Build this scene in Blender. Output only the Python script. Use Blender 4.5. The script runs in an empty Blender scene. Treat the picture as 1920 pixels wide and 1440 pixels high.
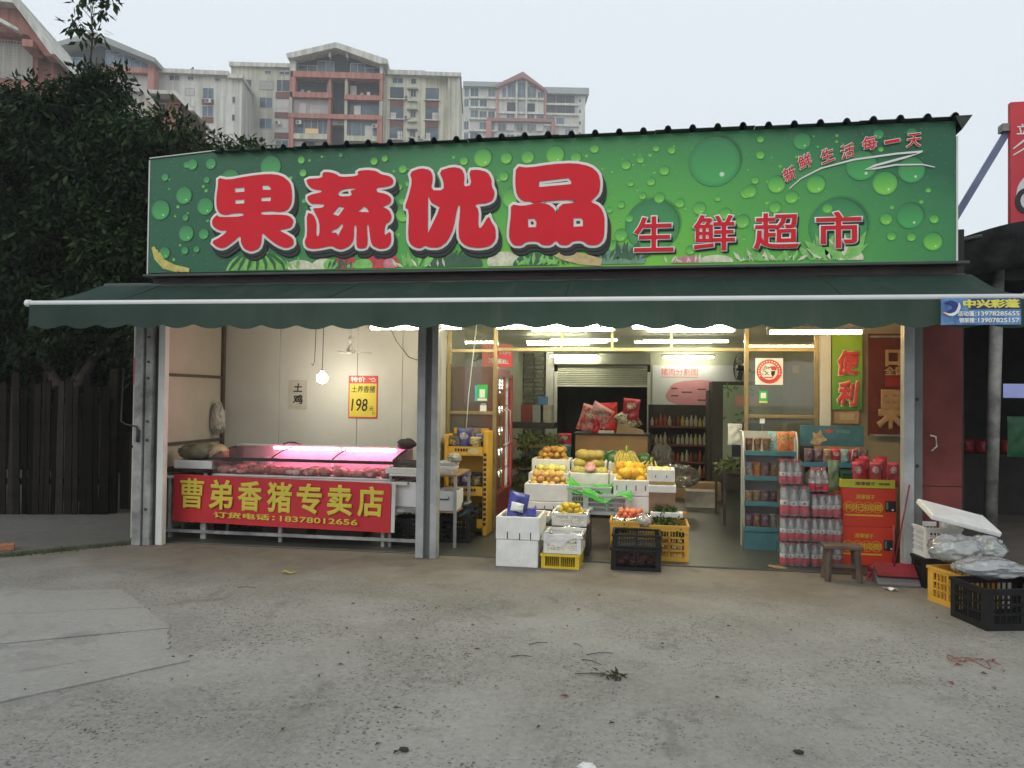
import bpy, math, random
import numpy as np
from mathutils import Matrix, Vector, noise as mnoise
SC = bpy.context.scene
COL = SC.collection
PI = math.pi
rad = math.radians
rnd = random.Random(7)

# ---------------------------------------------------------------- camera
cam_d = bpy.data.cameras.new('camera')
cam_d.sensor_width = 36.0
cam_d.lens = 36.0 * 1442 / 1920
cam_d.clip_start = 0.05
cam_d.clip_end = 2000
cam = bpy.data.objects.new('camera', cam_d)
COL.objects.link(cam)
cam.matrix_world = Matrix.Translation((4.82, -6.80, 1.475)) @ Matrix.Rotation(rad(9.6), 4, 'Z') @ Matrix.Rotation(rad(91.0), 4, 'X') @ Matrix.Rotation(rad(0.68), 4, 'Z')
SC.camera = cam

# ---------------------------------------------------------------- sky, sun, exposure (overcast dusk)
world = bpy.data.worlds.new('World')
SC.world = world
world.use_nodes = True
wn, wl = world.node_tree.nodes, world.node_tree.links
for n in list(wn): wn.remove(n)
w_out = wn.new('ShaderNodeOutputWorld'); w_bg = wn.new('ShaderNodeBackground')
sky = wn.new('ShaderNodeTexSky'); sky.sky_type = 'NISHITA'; sky.sun_disc = False
sky.sun_elevation = rad(38); sky.sun_rotation = rad(200); sky.dust_density = 4.0; sky.air_density = 1.0
w_mix = wn.new('ShaderNodeMix'); w_mix.data_type = 'RGBA'
w_mix.inputs[0].default_value = 0.93
w_mix.inputs[7].default_value = (7.0, 7.6, 8.05, 1)      # even cloud layer
wl.new(sky.outputs[0], w_mix.inputs[6]); wl.new(w_mix.outputs[2], w_bg.inputs[0])
w_bg.inputs[1].default_value = 0.115
wl.new(w_bg.outputs[0], w_out.inputs[0])
sun_d = bpy.data.lights.new('sun', 'SUN'); sun_d.energy = 0.75; sun_d.angle = rad(40); sun_d.color = (1.0, 0.96, 0.9)
sun = bpy.data.objects.new('sun', sun_d); COL.objects.link(sun)
sun.rotation_euler = (rad(52), 0, rad(-20))
SC.view_settings.view_transform = 'Standard'; SC.view_settings.look = 'None'
SC.view_settings.exposure = 0.13; SC.view_settings.gamma = 1.0; SC.view_settings.use_curve_mapping = False
SC.render.engine = 'CYCLES'
SC.cycles.use_denoising = True
SC.cycles.max_bounces = 7; SC.cycles.volume_bounces = 2; SC.cycles.diffuse_bounces = 4; SC.cycles.transparent_max_bounces = 16
SC.cycles.sample_clamp_indirect = 4.0

# ---------------------------------------------------------------- materials
def lin(r, g, b):
    f = lambda c: (c / 255 / 12.92) if c <= 10 else ((c / 255 + 0.055) / 1.055) ** 2.4
    return (f(r), f(g), f(b))
MATS = {}
def mat(name, col, rough=0.6, var=0.12, scale=6.0, bump=0.0, bscale=40.0, metal=0.0, spec=0.4, col2=None, detail=4.0, coat=0.0, orand=0.0, streak=0.0):
    """principled surface whose colour wanders between two tones by noise, with fine relief"""
    if name in MATS: return MATS[name]
    m = bpy.data.materials.new(name); m.use_nodes = True
    nt = m.node_tree; b = nt.nodes['Principled BSDF']
    b.inputs['Roughness'].default_value = rough; b.inputs['Metallic'].default_value = metal
    b.inputs['Specular IOR Level'].default_value = spec; b.inputs['Coat Weight'].default_value = coat
    tc = nt.nodes.new('ShaderNodeTexCoord')
    n = nt.nodes.new('ShaderNodeTexNoise'); n.inputs['Scale'].default_value = scale; n.inputs['Detail'].default_value = detail; n.inputs['Roughness'].default_value = 0.62
    nt.links.new(tc.outputs['Object'], n.inputs['Vector'])
    r = nt.nodes.new('ShaderNodeValToRGB')
    a = tuple(max(0, c * (1 - var)) for c in col); z = col2 or tuple(min(1, c * (1 + var)) for c in col)
    r.color_ramp.elements[0].position = 0.32; r.color_ramp.elements[0].color = (*a, 1)
    r.color_ramp.elements[1].position = 0.68; r.color_ramp.elements[1].color = (*z, 1)
    nt.links.new(n.outputs['Fac'], r.inputs[0]); out = r.outputs[0]
    if orand:          # each piece its own tone
        oi = nt.nodes.new('ShaderNodeObjectInfo'); hs = nt.nodes.new('ShaderNodeHueSaturation')
        for sock, a0, a1 in (('Value', 1-orand, 1+orand*.6), ('Hue', .5-orand*.05, .5+orand*.05)):
            mr = nt.nodes.new('ShaderNodeMapRange'); mr.inputs[3].default_value = a0; mr.inputs[4].default_value = a1; nt.links.new(oi.outputs['Random'], mr.inputs[0]); nt.links.new(mr.outputs[0], hs.inputs[sock])
        nt.links.new(out, hs.inputs['Color']); out = hs.outputs[0]
    if streak:         # rain and dust streaks running down
        mp = nt.nodes.new('ShaderNodeMapping'); mp.inputs['Scale'].default_value = (2.2, 2.2, .12); nt.links.new(tc.outputs['Object'], mp.inputs[0])
        ns = nt.nodes.new('ShaderNodeTexNoise'); ns.inputs['Scale'].default_value = 1.0; ns.inputs['Detail'].default_value = 6; nt.links.new(mp.outputs[0], ns.inputs['Vector'])
        rs = nt.nodes.new('ShaderNodeValToRGB'); rs.color_ramp.elements[0].position = .40; rs.color_ramp.elements[0].color = (1-streak,)*3 + (1,); rs.color_ramp.elements[1].position = .58; rs.color_ramp.elements[1].color = (1,1,1,1); nt.links.new(ns.outputs['Fac'], rs.inputs[0])
        mu = nt.nodes.new('ShaderNodeMix'); mu.data_type = 'RGBA'; mu.blend_type = 'MULTIPLY'; mu.inputs[0].default_value = 1; nt.links.new(out, mu.inputs[6]); nt.links.new(rs.outputs[0], mu.inputs[7]); out = mu.outputs[2]
    nt.links.new(out, b.inputs['Base Color'])
    if bump:
        n2 = nt.nodes.new('ShaderNodeTexNoise'); n2.inputs['Scale'].default_value = bscale; n2.inputs['Detail'].default_value = 4
        nt.links.new(tc.outputs['Object'], n2.inputs['Vector'])
        bp = nt.nodes.new('ShaderNodeBump'); bp.inputs['Strength'].default_value = bump; bp.inputs['Distance'].default_value = 0.01
        nt.links.new(n2.outputs['Fac'], bp.inputs['Height']); nt.links.new(bp.outputs[0], b.inputs['Normal'])
    MATS[name] = m
    return m
def glow(name, col, strength):
    if name in MATS: return MATS[name]
    m = bpy.data.materials.new(name); m.use_nodes = True
    nt = m.node_tree; nt.nodes.remove(nt.nodes['Principled BSDF'])
    e = nt.nodes.new('ShaderNodeEmission'); e.inputs[0].default_value = (*col, 1); e.inputs[1].default_value = strength
    nt.links.new(e.outputs[0], nt.nodes['Material Output'].inputs[0])
    MATS[name] = m
    return m
def film(name, col, alpha, rough=0.1, gloss=0.25, bump=0.0, bscale=20):
    """thin glass or plastic film: see-through, tinted, with fresnel gloss on top and a little haze"""
    if name in MATS: return MATS[name]
    m = bpy.data.materials.new(name); m.use_nodes = True
    nt = m.node_tree; nt.nodes.remove(nt.nodes['Principled BSDF']); N = nt.nodes.new; L = nt.links.new
    tr = N('ShaderNodeBsdfTransparent'); tr.inputs[0].default_value = (*[min(1, .6 + .4 * c) for c in col], 1)
    df = N('ShaderNodeBsdfDiffuse'); df.inputs[0].default_value = (*col, 1)
    gl = N('ShaderNodeBsdfGlossy'); gl.inputs['Roughness'].default_value = rough
    m1 = N('ShaderNodeMixShader'); m1.inputs[0].default_value = alpha
    L(tr.outputs[0], m1.inputs[1]); L(df.outputs[0], m1.inputs[2])
    fr = N('ShaderNodeFresnel'); fr.inputs[0].default_value = 1.5
    mu = N('ShaderNodeMath'); mu.operation = 'MULTIPLY_ADD'; mu.inputs[1].default_value = gloss * 3.2; mu.inputs[2].default_value = gloss * 0.04; mu.use_clamp = True
    L(fr.outputs[0], mu.inputs[0])
    m2 = N('ShaderNodeMixShader'); L(mu.outputs[0], m2.inputs[0]); L(m1.outputs[0], m2.inputs[1]); L(gl.outputs[0], m2.inputs[2])
    if bump:
        tc = N('ShaderNodeTexCoord'); n2 = N('ShaderNodeTexNoise'); n2.inputs['Scale'].default_value = bscale
        L(tc.outputs['Object'], n2.inputs['Vector'])
        bp = N('ShaderNodeBump'); bp.inputs['Strength'].default_value = bump; bp.inputs['Distance'].default_value = 0.02
        L(n2.outputs['Fac'], bp.inputs['Height']); L(bp.outputs[0], gl.inputs['Normal']); L(bp.outputs[0], df.inputs['Normal'])
    L(m2.outputs[0], nt.nodes['Material Output'].inputs[0])
    MATS[name] = m
    return m

# ---------------------------------------------------------------- mesh builder
class MB:
    def __init__(s): s.v = []; s.f = []
    def add(s, vs, fs):
        o = len(s.v); s.v += [tuple(p) for p in vs]; s.f += [tuple(i + o for i in f) for f in fs]; return s
    def box(s, x0, y0, z0, x1, y1, z1):
        return s.add([(x0,y0,z0),(x1,y0,z0),(x1,y1,z0),(x0,y1,z0),(x0,y0,z1),(x1,y0,z1),(x1,y1,z1),(x0,y1,z1)],
                     [(0,3,2,1),(4,5,6,7),(0,1,5,4),(1,2,6,5),(2,3,7,6),(3,0,4,7)])
    def bar(s, p, q, w, h=None):
        p, q = Vector(p), Vector(q); d = (q - p).normalized(); h = h or w
        u = d.cross(Vector((0,0,1)));
        if u.length < 1e-4: u = Vector((1,0,0))
        u.normalize(); n = u.cross(d); vs = []
        for c in (p, q):
            for a, b in ((-1,-1),(1,-1),(1,1),(-1,1)): vs.append(c + u * a * w / 2 + n * b * h / 2)
        return s.add(vs, [(0,1,2,3),(7,6,5,4),(0,4,5,1),(1,5,6,2),(2,6,7,3),(3,7,4,0)])
    def cyl(s, p, q, r0, r1=None, n=12):
        return s.tube([p, q], [r0, r0 if r1 is None else r1], n)
    def tube(s, pts, r, n=8):
        pts = [Vector(p) for p in pts]; k = len(pts)
        rs = r if isinstance(r, (list, tuple)) else [r] * k
        vs, fs = [], []
        for i, p in enumerate(pts):
            d = (pts[min(i+1,k-1)] - pts[max(i-1,0)]).normalized()
            u = d.cross(Vector((0,0,1)))
            if u.length < 1e-3: u = d.cross(Vector((0,1,0)))
            u.normalize(); w = u.cross(d)
            for j in range(n):
                a = 2 * PI * j / n; vs.append(p + (u * math.cos(a) + w * math.sin(a)) * rs[i])
        for i in range(k - 1):
            for j in range(n): fs.append((i*n+j, i*n+(j+1)%n, (i+1)*n+(j+1)%n, (i+1)*n+j))
        fs += [tuple(range(n))[::-1], tuple((k-1)*n + j for j in range(n))]
        return s.add(vs, fs)
    def lathe(s, prof, n=16, c=(0,0,0)):
        vs, fs = [], []
        for r, z in prof:
            for j in range(n): a = 2*PI*j/n; vs.append((c[0]+r*math.cos(a), c[1]+r*math.sin(a), c[2]+z))
        for i in range(len(prof)-1):
            for j in range(n): fs.append((i*n+j, i*n+(j+1)%n, (i+1)*n+(j+1)%n, (i+1)*n+j))
        if prof[0][0] > 1e-6: fs.append(tuple(range(n))[::-1])
        if prof[-1][0] > 1e-6: fs.append(tuple((len(prof)-1)*n + j for j in range(n)))
        return s.add(vs, fs)
    def ball(s, c, rx, ry=None, rz=None, nu=12, nv=8, lump=0.0, seed=0):
        ry = ry or rx; rz = rz or rx; q = random.Random(seed); vs, fs = [], []
        for i in range(nv + 1):
            t = PI * i / nv
            for j in range(nu):
                a = 2*PI*j/nu; k = 1 + lump * (q.random() - .5)
                vs.append((c[0]+rx*k*math.sin(t)*math.cos(a), c[1]+ry*k*math.sin(t)*math.sin(a), c[2]-rz*k*math.cos(t)))
        for i in range(nv):
            for j in range(nu): fs.append((i*nu+j, i*nu+(j+1)%nu, (i+1)*nu+(j+1)%nu, (i+1)*nu+j))
        return s.add(vs, fs)
    def prism(s, poly, y0, y1):
        """poly in (x, z), swept from y0 to y1 (y0 in front)"""
        n = len(poly); a = sum(poly[i][0]*poly[(i+1)%n][1]-poly[(i+1)%n][0]*poly[i][1] for i in range(n))
        if a < 0: poly = poly[::-1]
        vs = [(x, y0, z) for x, z in poly] + [(x, y1, z) for x, z in poly]
        return s.add(vs, [tuple(range(n)), tuple(range(2*n-1, n-1, -1))] + [(i, i+n, (i+1)%n+n, (i+1)%n) for i in range(n)])
    def prismz(s, poly, z0, z1):
        n = len(poly); a = sum(poly[i][0]*poly[(i+1)%n][1]-poly[(i+1)%n][0]*poly[i][1] for i in range(n))
        if a < 0: poly = poly[::-1]
        vs = [(x, y, z0) for x, y in poly] + [(x, y, z1) for x, y in poly]
        return s.add(vs, [tuple(range(n))[::-1], tuple(range(n, 2*n))] + [(i, (i+1)%n, (i+1)%n+n, i+n) for i in range(n)])
    def prismx(s, poly, x0, x1):
        """poly in (y, z)"""
        n = len(poly); a = sum(poly[i][0]*poly[(i+1)%n][1]-poly[(i+1)%n][0]*poly[i][1] for i in range(n))
        if a < 0: poly = poly[::-1]
        vs = [(x0, y, z) for y, z in poly] + [(x1, y, z) for y, z in poly]
        return s.add(vs, [tuple(range(n))[::-1], tuple(range(n, 2*n))] + [(i, (i+1)%n, (i+1)%n+n, i+n) for i in range(n)])
    def grid(s, fn, nu, nv):
        vs = [fn(i/nu, j/nv) for j in range(nv+1) for i in range(nu+1)]
        return s.add(vs, [(j*(nu+1)+i, j*(nu+1)+i+1, (j+1)*(nu+1)+i+1, (j+1)*(nu+1)+i) for j in range(nv) for i in range(nu)])
    def xf(s, M):
        s.v = [tuple(M @ Vector(p)) for p in s.v]; return s
    def build(s, name, m, parent=None, smooth=False, bevel=0.0, loc=None, solid=0.0, seg=2, rz=0.0):
        me = bpy.data.meshes.new(name); me.from_pydata(s.v, [], s.f); me.materials.append(m)
        if smooth: me.polygons.foreach_set('use_smooth', [True] * len(me.polygons))
        return put(name, me, parent, bevel, loc, solid, seg, rz)
def put(name, me, parent=None, bevel=0.0, loc=None, solid=0.0, seg=2, rz=0.0):
    o = bpy.data.objects.new(name, me); COL.objects.link(o)
    if parent is not None: o.parent = parent
    if loc is not None: o.location = loc
    if rz: o.rotation_euler = (0, 0, rz)
    if solid:
        md = o.modifiers.new('thickness', 'SOLIDIFY'); md.thickness = solid; md.offset = 0
    if bevel:
        md = o.modifiers.new('bevel', 'BEVEL'); md.width = bevel; md.segments = seg; md.limit_method = 'ANGLE'
    return o
def box(name, m, parent, x0, y0, z0, x1, y1, z1, bevel=0.0):
    return MB().box(x0,y0,z0,x1,y1,z1).build(name, m, parent, bevel=bevel)
def tag(o, label=None, cat=None, group=None, kind=None):
    if label: o['label'] = label
    if cat: o['category'] = cat
    if group: o['group'] = group
    if kind: o['kind'] = kind
    return o
def thing(name, label, cat, loc=(0,0,0), rz=0.0, group=None):
    o = bpy.data.objects.new(name, None); COL.objects.link(o); o.empty_display_size = 0.1
    o.location = loc; o.rotation_euler = (0, 0, rz)
    return tag(o, label, cat, group)
def dup(o, loc=None, rz=None, parent=None, label=None, group=None):
    """copy a thing with its parts and sub-parts"""
    kids = list(o.children)
    c = o.copy(); COL.objects.link(c); c.parent = parent
    if loc is not None: c.location = loc
    if rz is not None: c.rotation_euler = (0, 0, rz)
    if label: c['label'] = label
    if group: c['group'] = group
    for k in kids: dup(k, parent=c)
    return c

# ---------------------------------------------------------------- lettering (flat print, drawn as thin shapes)
def curve_mesh(c, thick):
    o = bpy.data.objects.new('t', c); COL.objects.link(o)
    bpy.context.view_layer.update()
    me = bpy.data.meshes.new_from_object(o.evaluated_get(bpy.context.evaluated_depsgraph_get()))
    bpy.data.objects.remove(o); bpy.data.curves.remove(c)
    n = len(me.vertices); a = np.zeros(n*3); me.vertices.foreach_get('co', a); a = a.reshape(-1, 3)
    zr = max(1e-9, a[:,2].max() - a[:,2].min()); a[:,2] = (a[:,2] - a[:,2].max()) / zr * thick + thick
    return me, a
def lettering(body, m, parent, x0, z0, x1, z1, y, bold=0.02, name='lettering', rot=0.0, shear=0.0):
    """text squeezed into the upright rectangle x0..x1, z0..z1 on the plane y, facing -y"""
    c = bpy.data.curves.new('t', 'FONT'); c.body = body; c.size = 1; c.extrude = 0.004
    c.bevel_depth = bold; c.bevel_resolution = 0; c.resolution_u = 3; c.shear = shear
    me, a = curve_mesh(c, 0.0014)
    mn, mx = a.min(0), a.max(0)
    w, h = x1 - x0, z1 - z0
    a[:,0] = ((a[:,0]-mn[0]) / max(1e-6, mx[0]-mn[0]) - .5) * w; a[:,1] = ((a[:,1]-mn[1]) / max(1e-6, mx[1]-mn[1]) - .5) * h
    me.vertices.foreach_set('co', a.ravel()); me.materials.clear(); me.materials.append(m); me.update()
    o = put(name, me, parent, loc=((x0+x1)/2, y, (z0+z1)/2))
    o.rotation_euler = (PI/2, 0, 0)
    if rot: o.rotation_mode = 'XYZ'; o.rotation_euler = (PI/2, -rot, 0)
    return o
def outline_shape(polys, m, parent, y, grow=0.0, name='shape', off=(0,0), smooth=1, thick=0.0014):
    """polygons with holes given in (x, z); grow widens every edge"""
    def chaikin(p):
        q = []
        for i in range(len(p)):
            a, b = p[i], p[(i+1) % len(p)]
            q += [(a[0]*.78+b[0]*.22, a[1]*.78+b[1]*.22), (a[0]*.22+b[0]*.78, a[1]*.22+b[1]*.78)]
        return q
    c = bpy.data.curves.new('t', 'CURVE'); c.dimensions = '2D'; c.fill_mode = 'BOTH'; c.extrude = 0.002
    c.bevel_depth = grow; c.bevel_resolution = 1
    for p in polys:
        for _ in range(smooth if len(p) > 6 else 0): p = chaikin(p)
        s = c.splines.new('POLY'); s.points.add(len(p)-1); s.use_cyclic_u = True
        for i, q in enumerate(p): s.points[i].co = (q[0], q[1], 0, 1)
    me, a = curve_mesh(c, thick)
    cx, cz = (a[:,0].min()+a[:,0].max())/2, (a[:,1].min()+a[:,1].max())/2
    a[:,0] -= cx; a[:,1] -= cz
    me.vertices.foreach_set('co', a.ravel()); me.materials.clear(); me.materials.append(m); me.update()
    o = put(name, me, parent, loc=(cx + off[0], y, cz + off[1])); o.rotation_euler = (PI/2, 0, 0)
    return o
def ribbon(name, m, parent, pts, w, y):
    """painted stroke following (x, z) points"""
    b = MB(); n = len(pts); vs = []
    for i, (x, z) in enumerate(pts):
        a, c = pts[max(i-1,0)], pts[min(i+1,n-1)]; dx, dz = c[0]-a[0], c[1]-a[1]; l = math.hypot(dx, dz) or 1
        k = w/2 * (0.35 + 0.65*math.sin(PI*min(1, (i+.4)/n)))
        vs += [(x-dz/l*k, y - i*0.0001, z+dx/l*k), (x+dz/l*k, y - i*0.0001, z-dx/l*k)]
    return b.add(vs, [(2*i, 2*i+1, 2*i+3, 2*i+2) for i in range(n-1)]).build(name, m, parent)
GLYPHS = {
 'guo': [
  [(0.904,3.492),(1,3.467),(1.206,3.496),(1.405,3.51),(1.537,3.49),(1.625,3.42),(1.643,3.327),(1.64,3.224),(1.597,3.164),(1.521,3.151),(1.455,3.163),(1.34,3.161),(1.34,3.132),(1.521,3.13),(1.62,3.117),(1.664,3.07),(1.644,3.009),(1.568,2.99),(1.502,2.994),(1.59,2.949),(1.662,2.906),(1.668,2.844),(1.593,2.815),(1.505,2.848),(1.416,2.912),(1.354,2.97),(1.35,2.882),(1.329,2.821),(1.253,2.791),(1.18,2.819),(1.146,2.876),(1.141,2.949),(1.062,2.883),(0.973,2.828),(0.906,2.84),(0.848,2.893),(0.938,2.933),(1.015,2.993),(0.925,2.996),(0.857,3.039),(0.85,3.097),(0.9,3.147),(0.923,3.121),(1.166,3.122),(1.166,3.153),(1.062,3.153),(0.984,3.137),(0.922,3.157),(0.893,3.215),(0.89,3.32),(0.905,3.413)],
  [(1.072,3.387),(1.17,3.392),(1.173,3.352),(1.081,3.347)],
  [(1.349,3.405),(1.407,3.401),(1.435,3.373),(1.43,3.359),(1.352,3.365)],
  [(1.08,3.277),(1.173,3.28),(1.172,3.243),(1.083,3.241)],
  [(1.34,3.29),(1.436,3.294),(1.434,3.256),(1.341,3.258)],
 ],
 'shu': [
  [(1.777,3.45),(1.933,3.45),(1.937,3.505),(2.002,3.503),(2.061,3.486),(2.104,3.454),(2.279,3.457),(2.268,3.503),(2.362,3.51),(2.447,3.497),(2.489,3.465),(2.573,3.447),(2.61,3.41),(2.6,3.365),(2.533,3.348),(2.449,3.346),(2.455,3.305),(2.544,3.287),(2.591,3.25),(2.587,3.205),(2.546,3.182),(2.493,3.178),(2.567,3.146),(2.599,3.085),(2.584,3.035),(2.538,3.016),(2.529,2.906),(2.591,2.955),(2.597,2.845),(2.562,2.8),(2.489,2.792),(2.426,2.818),(2.404,2.859),(2.381,3.02),(2.365,3.021),(2.378,2.839),(2.353,2.8),(2.279,2.801),(2.268,2.842),(2.27,3.013),(2.244,3.009),(2.246,2.883),(2.205,2.823),(2.131,2.794),(2.078,2.805),(2.034,2.832),(1.939,2.813),(1.853,2.805),(1.788,2.821),(1.771,2.873),(1.797,2.933),(1.788,3.138),(1.847,3.126),(1.886,3.054),(1.883,2.921),(1.915,2.926),(1.913,3.053),(1.857,3.156),(1.846,3.177),(1.943,3.179),(1.964,3.209),(1.889,3.217),(1.829,3.218),(1.791,3.26),(1.796,3.296),(1.946,3.327),(1.94,3.337),(1.843,3.351),(1.794,3.393)],
  [(2.08,3.302),(2.127,3.343),(2.26,3.349),(2.254,3.337),(2.202,3.329),(2.224,3.279),(2.112,3.276)],
  [(2.098,3.185),(2.151,3.173),(2.094,3.099),(2.038,3.121)],
  [(2.279,3.134),(2.336,3.178),(2.368,3.157),(2.384,3.126)],
  [(2.032,2.969),(2.091,2.987),(2.129,3.032),(2.143,3.006),(2.112,2.956),(2.089,2.896),(2.08,2.952),(2.035,2.946)],
 ],
 'you': [
  [(2.759,3.474),(2.861,3.507),(2.947,3.488),(2.975,3.425),(2.955,3.305),(3.073,3.301),(3.072,3.379),(3.028,3.475),(3.15,3.507),(3.235,3.488),(3.262,3.425),(3.253,3.326),(3.327,3.339),(3.299,3.47),(3.383,3.474),(3.467,3.448),(3.505,3.385),(3.505,3.323),(3.534,3.271),(3.522,3.204),(3.471,3.175),(3.35,3.168),(3.393,3.12),(3.39,2.966),(3.416,2.955),(3.482,3.066),(3.504,3.014),(3.546,2.952),(3.548,2.849),(3.496,2.794),(3.392,2.78),(3.286,2.798),(3.222,2.856),(3.211,2.95),(3.229,3.161),(3.202,3.162),(3.168,2.961),(3.116,2.848),(3.043,2.793),(2.946,2.795),(2.914,2.816),(2.86,2.786),(2.785,2.814),(2.751,2.877),(2.758,3.139),(2.715,3.156),(2.756,3.275),(2.782,3.39)],
  [(2.931,3.259),(2.962,3.195),(3.038,3.152),(3.017,3.09),(2.934,2.92)],
 ],
 'pin': [
  [(3.721,3.49),(3.83,3.473),(4.034,3.496),(4.227,3.499),(4.368,3.465),(4.438,3.402),(4.454,3.321),(4.445,3.231),(4.39,3.177),(4.371,3.158),(4.451,3.12),(4.491,3.038),(4.493,2.918),(4.484,2.828),(4.434,2.784),(4.354,2.786),(4.304,2.827),(4.219,2.824),(4.184,2.789),(4.113,2.791),(4.077,2.837),(4.032,2.792),(3.961,2.794),(3.914,2.83),(3.817,2.828),(3.776,2.793),(3.704,2.799),(3.667,2.856),(3.666,2.938),(3.68,3.061),(3.679,3.158),(3.782,3.14),(3.885,3.157),(3.869,3.176),(3.782,3.181),(3.73,3.233),(3.713,3.347)],
  [(3.874,3.178),(4.25,3.181),(4.23,3.155),(4.109,3.145),(4.078,3.05),(4.059,3.111),(3.997,3.154)],
  [(3.924,3.35),(4.178,3.371),(4.203,3.34),(4.203,3.317),(3.924,3.301)],
  [(3.83,3.026),(3.886,3.027),(3.905,2.999),(3.903,2.953),(3.834,2.953)],
  [(4.227,3.022),(4.292,3.021),(4.307,2.998),(4.308,2.951),(4.227,2.947)],
 ],
}
DROPS = [(5.40,3.47,0.223),(6.38,2.90,0.226),(4.89,2.94,0.226),(6.10,3.61,0.132),(6.21,3.25,0.074),(6.74,3.24,0.095),(6.94,3.34,0.103),(6.93,2.97,0.103),(7.10,2.76,0.072),(7.11,2.94,0.034),(7.26,3.32,0.077),(7.28,2.96,0.059),(6.56,3.39,0.121),(6.69,3.64,0.073),(6.94,3.64,0.077),(5.66,3.20,0.049),(6.02,3.15,0.053),(6.30,3.05,0.039),(6.75,2.95,0.047),(6.79,2.81,0.034),(6.94,2.80,0.034),(5.90,3.26,0.071),(5.89,3.07,0.048),(5.69,3.21,0.053),(5.28,3.08,0.054),(4.95,3.18,0.045),(5.12,3.13,0.040),(4.06,3.58,0.079),(3.82,3.57,0.056),(4.24,3.55,0.046),(4.40,3.62,0.037),(4.67,3.47,0.041),(4.79,3.51,0.032),(4.99,3.41,0.041),(4.88,3.32,0.036),(5.77,3.51,0.035),(5.73,3.30,0.031),(5.77,3.64,0.027),(5.05,3.58,0.032),(4.92,3.60,0.027),(4.63,3.13,0.032),(4.53,3.09,0.027),(4.81,3.20,0.032),(4.71,3.31,0.027),(5.43,3.16,0.027),(5.63,2.96,0.058),(5.49,3.03,0.049),(3.42,3.58,0.080),(3.63,3.57,0.051),(3.25,3.56,0.038),(2.10,3.66,0.175),(1.42,3.58,0.128),(1.72,3.63,0.034),(1.74,3.51,0.034),(0.63,3.63,0.085),(0.82,3.63,0.055),(0.57,3.63,0.030),(0.35,3.52,0.035),(0.78,3.48,0.030),(0.55,3.34,0.080),(0.31,3.21,0.101),(0.77,3.23,0.080),(0.57,3.13,0.030),(0.58,2.98,0.075),(0.76,2.97,0.050),(0.36,2.80,0.055),(0.57,2.82,0.035),(0.69,2.83,0.030),(1.02,3.48,0.090),(2.52,3.61,0.029),(2.42,3.59,0.034),(2.69,3.51,0.038),(2.69,3.22,0.033),(2.70,3.10,0.067),(2.66,3.35,0.029),(3.61,3.41,0.042),(3.69,3.22,0.093),(4.63,2.87,0.055),(4.57,2.78,0.046),(5.84,2.82,0.040),(5.21,2.73,0.040),(4.70,3.01,0.032)]
# ================================================================ ground
def node_mat(name):
    m = bpy.data.materials.new(name); m.use_nodes = True; MATS[name] = m
    return m, m.node_tree, m.node_tree.nodes.new, m.node_tree.links.new, m.node_tree.nodes['Principled BSDF']
def ramp(N, L, src, p0, p1, c0, c1):
    r = N('ShaderNodeValToRGB'); e = r.color_ramp.elements
    e[0].position, e[1].position = p0, p1; e[0].color, e[1].color = (*c0, 1), (*c1, 1)
    L(src, r.inputs[0]); return r.outputs[0]
def noise(N, L, vec, scale, detail=5, rough=.6, dist=0):
    n = N('ShaderNodeTexNoise'); n.inputs['Scale'].default_value = scale; n.inputs['Detail'].default_value = detail
    n.inputs['Roughness'].default_value = rough; n.inputs['Distortion'].default_value = dist; L(vec, n.inputs['Vector']); return n.outputs['Fac']
def mix(N, L, fac, a, b, mode='MIX'):
    x = N('ShaderNodeMix'); x.data_type = 'RGBA'; x.blend_type = mode
    for s, v in ((0, fac), (6, a), (7, b)):
        if isinstance(v, (int, float)): x.inputs[s].default_value = v
        elif isinstance(v, tuple): x.inputs[s].default_value = (*v, 1)
        else: L(v, x.inputs[s])
    return x.outputs[2]
W3, K3 = (1,1,1), (0,0,0)
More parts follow.
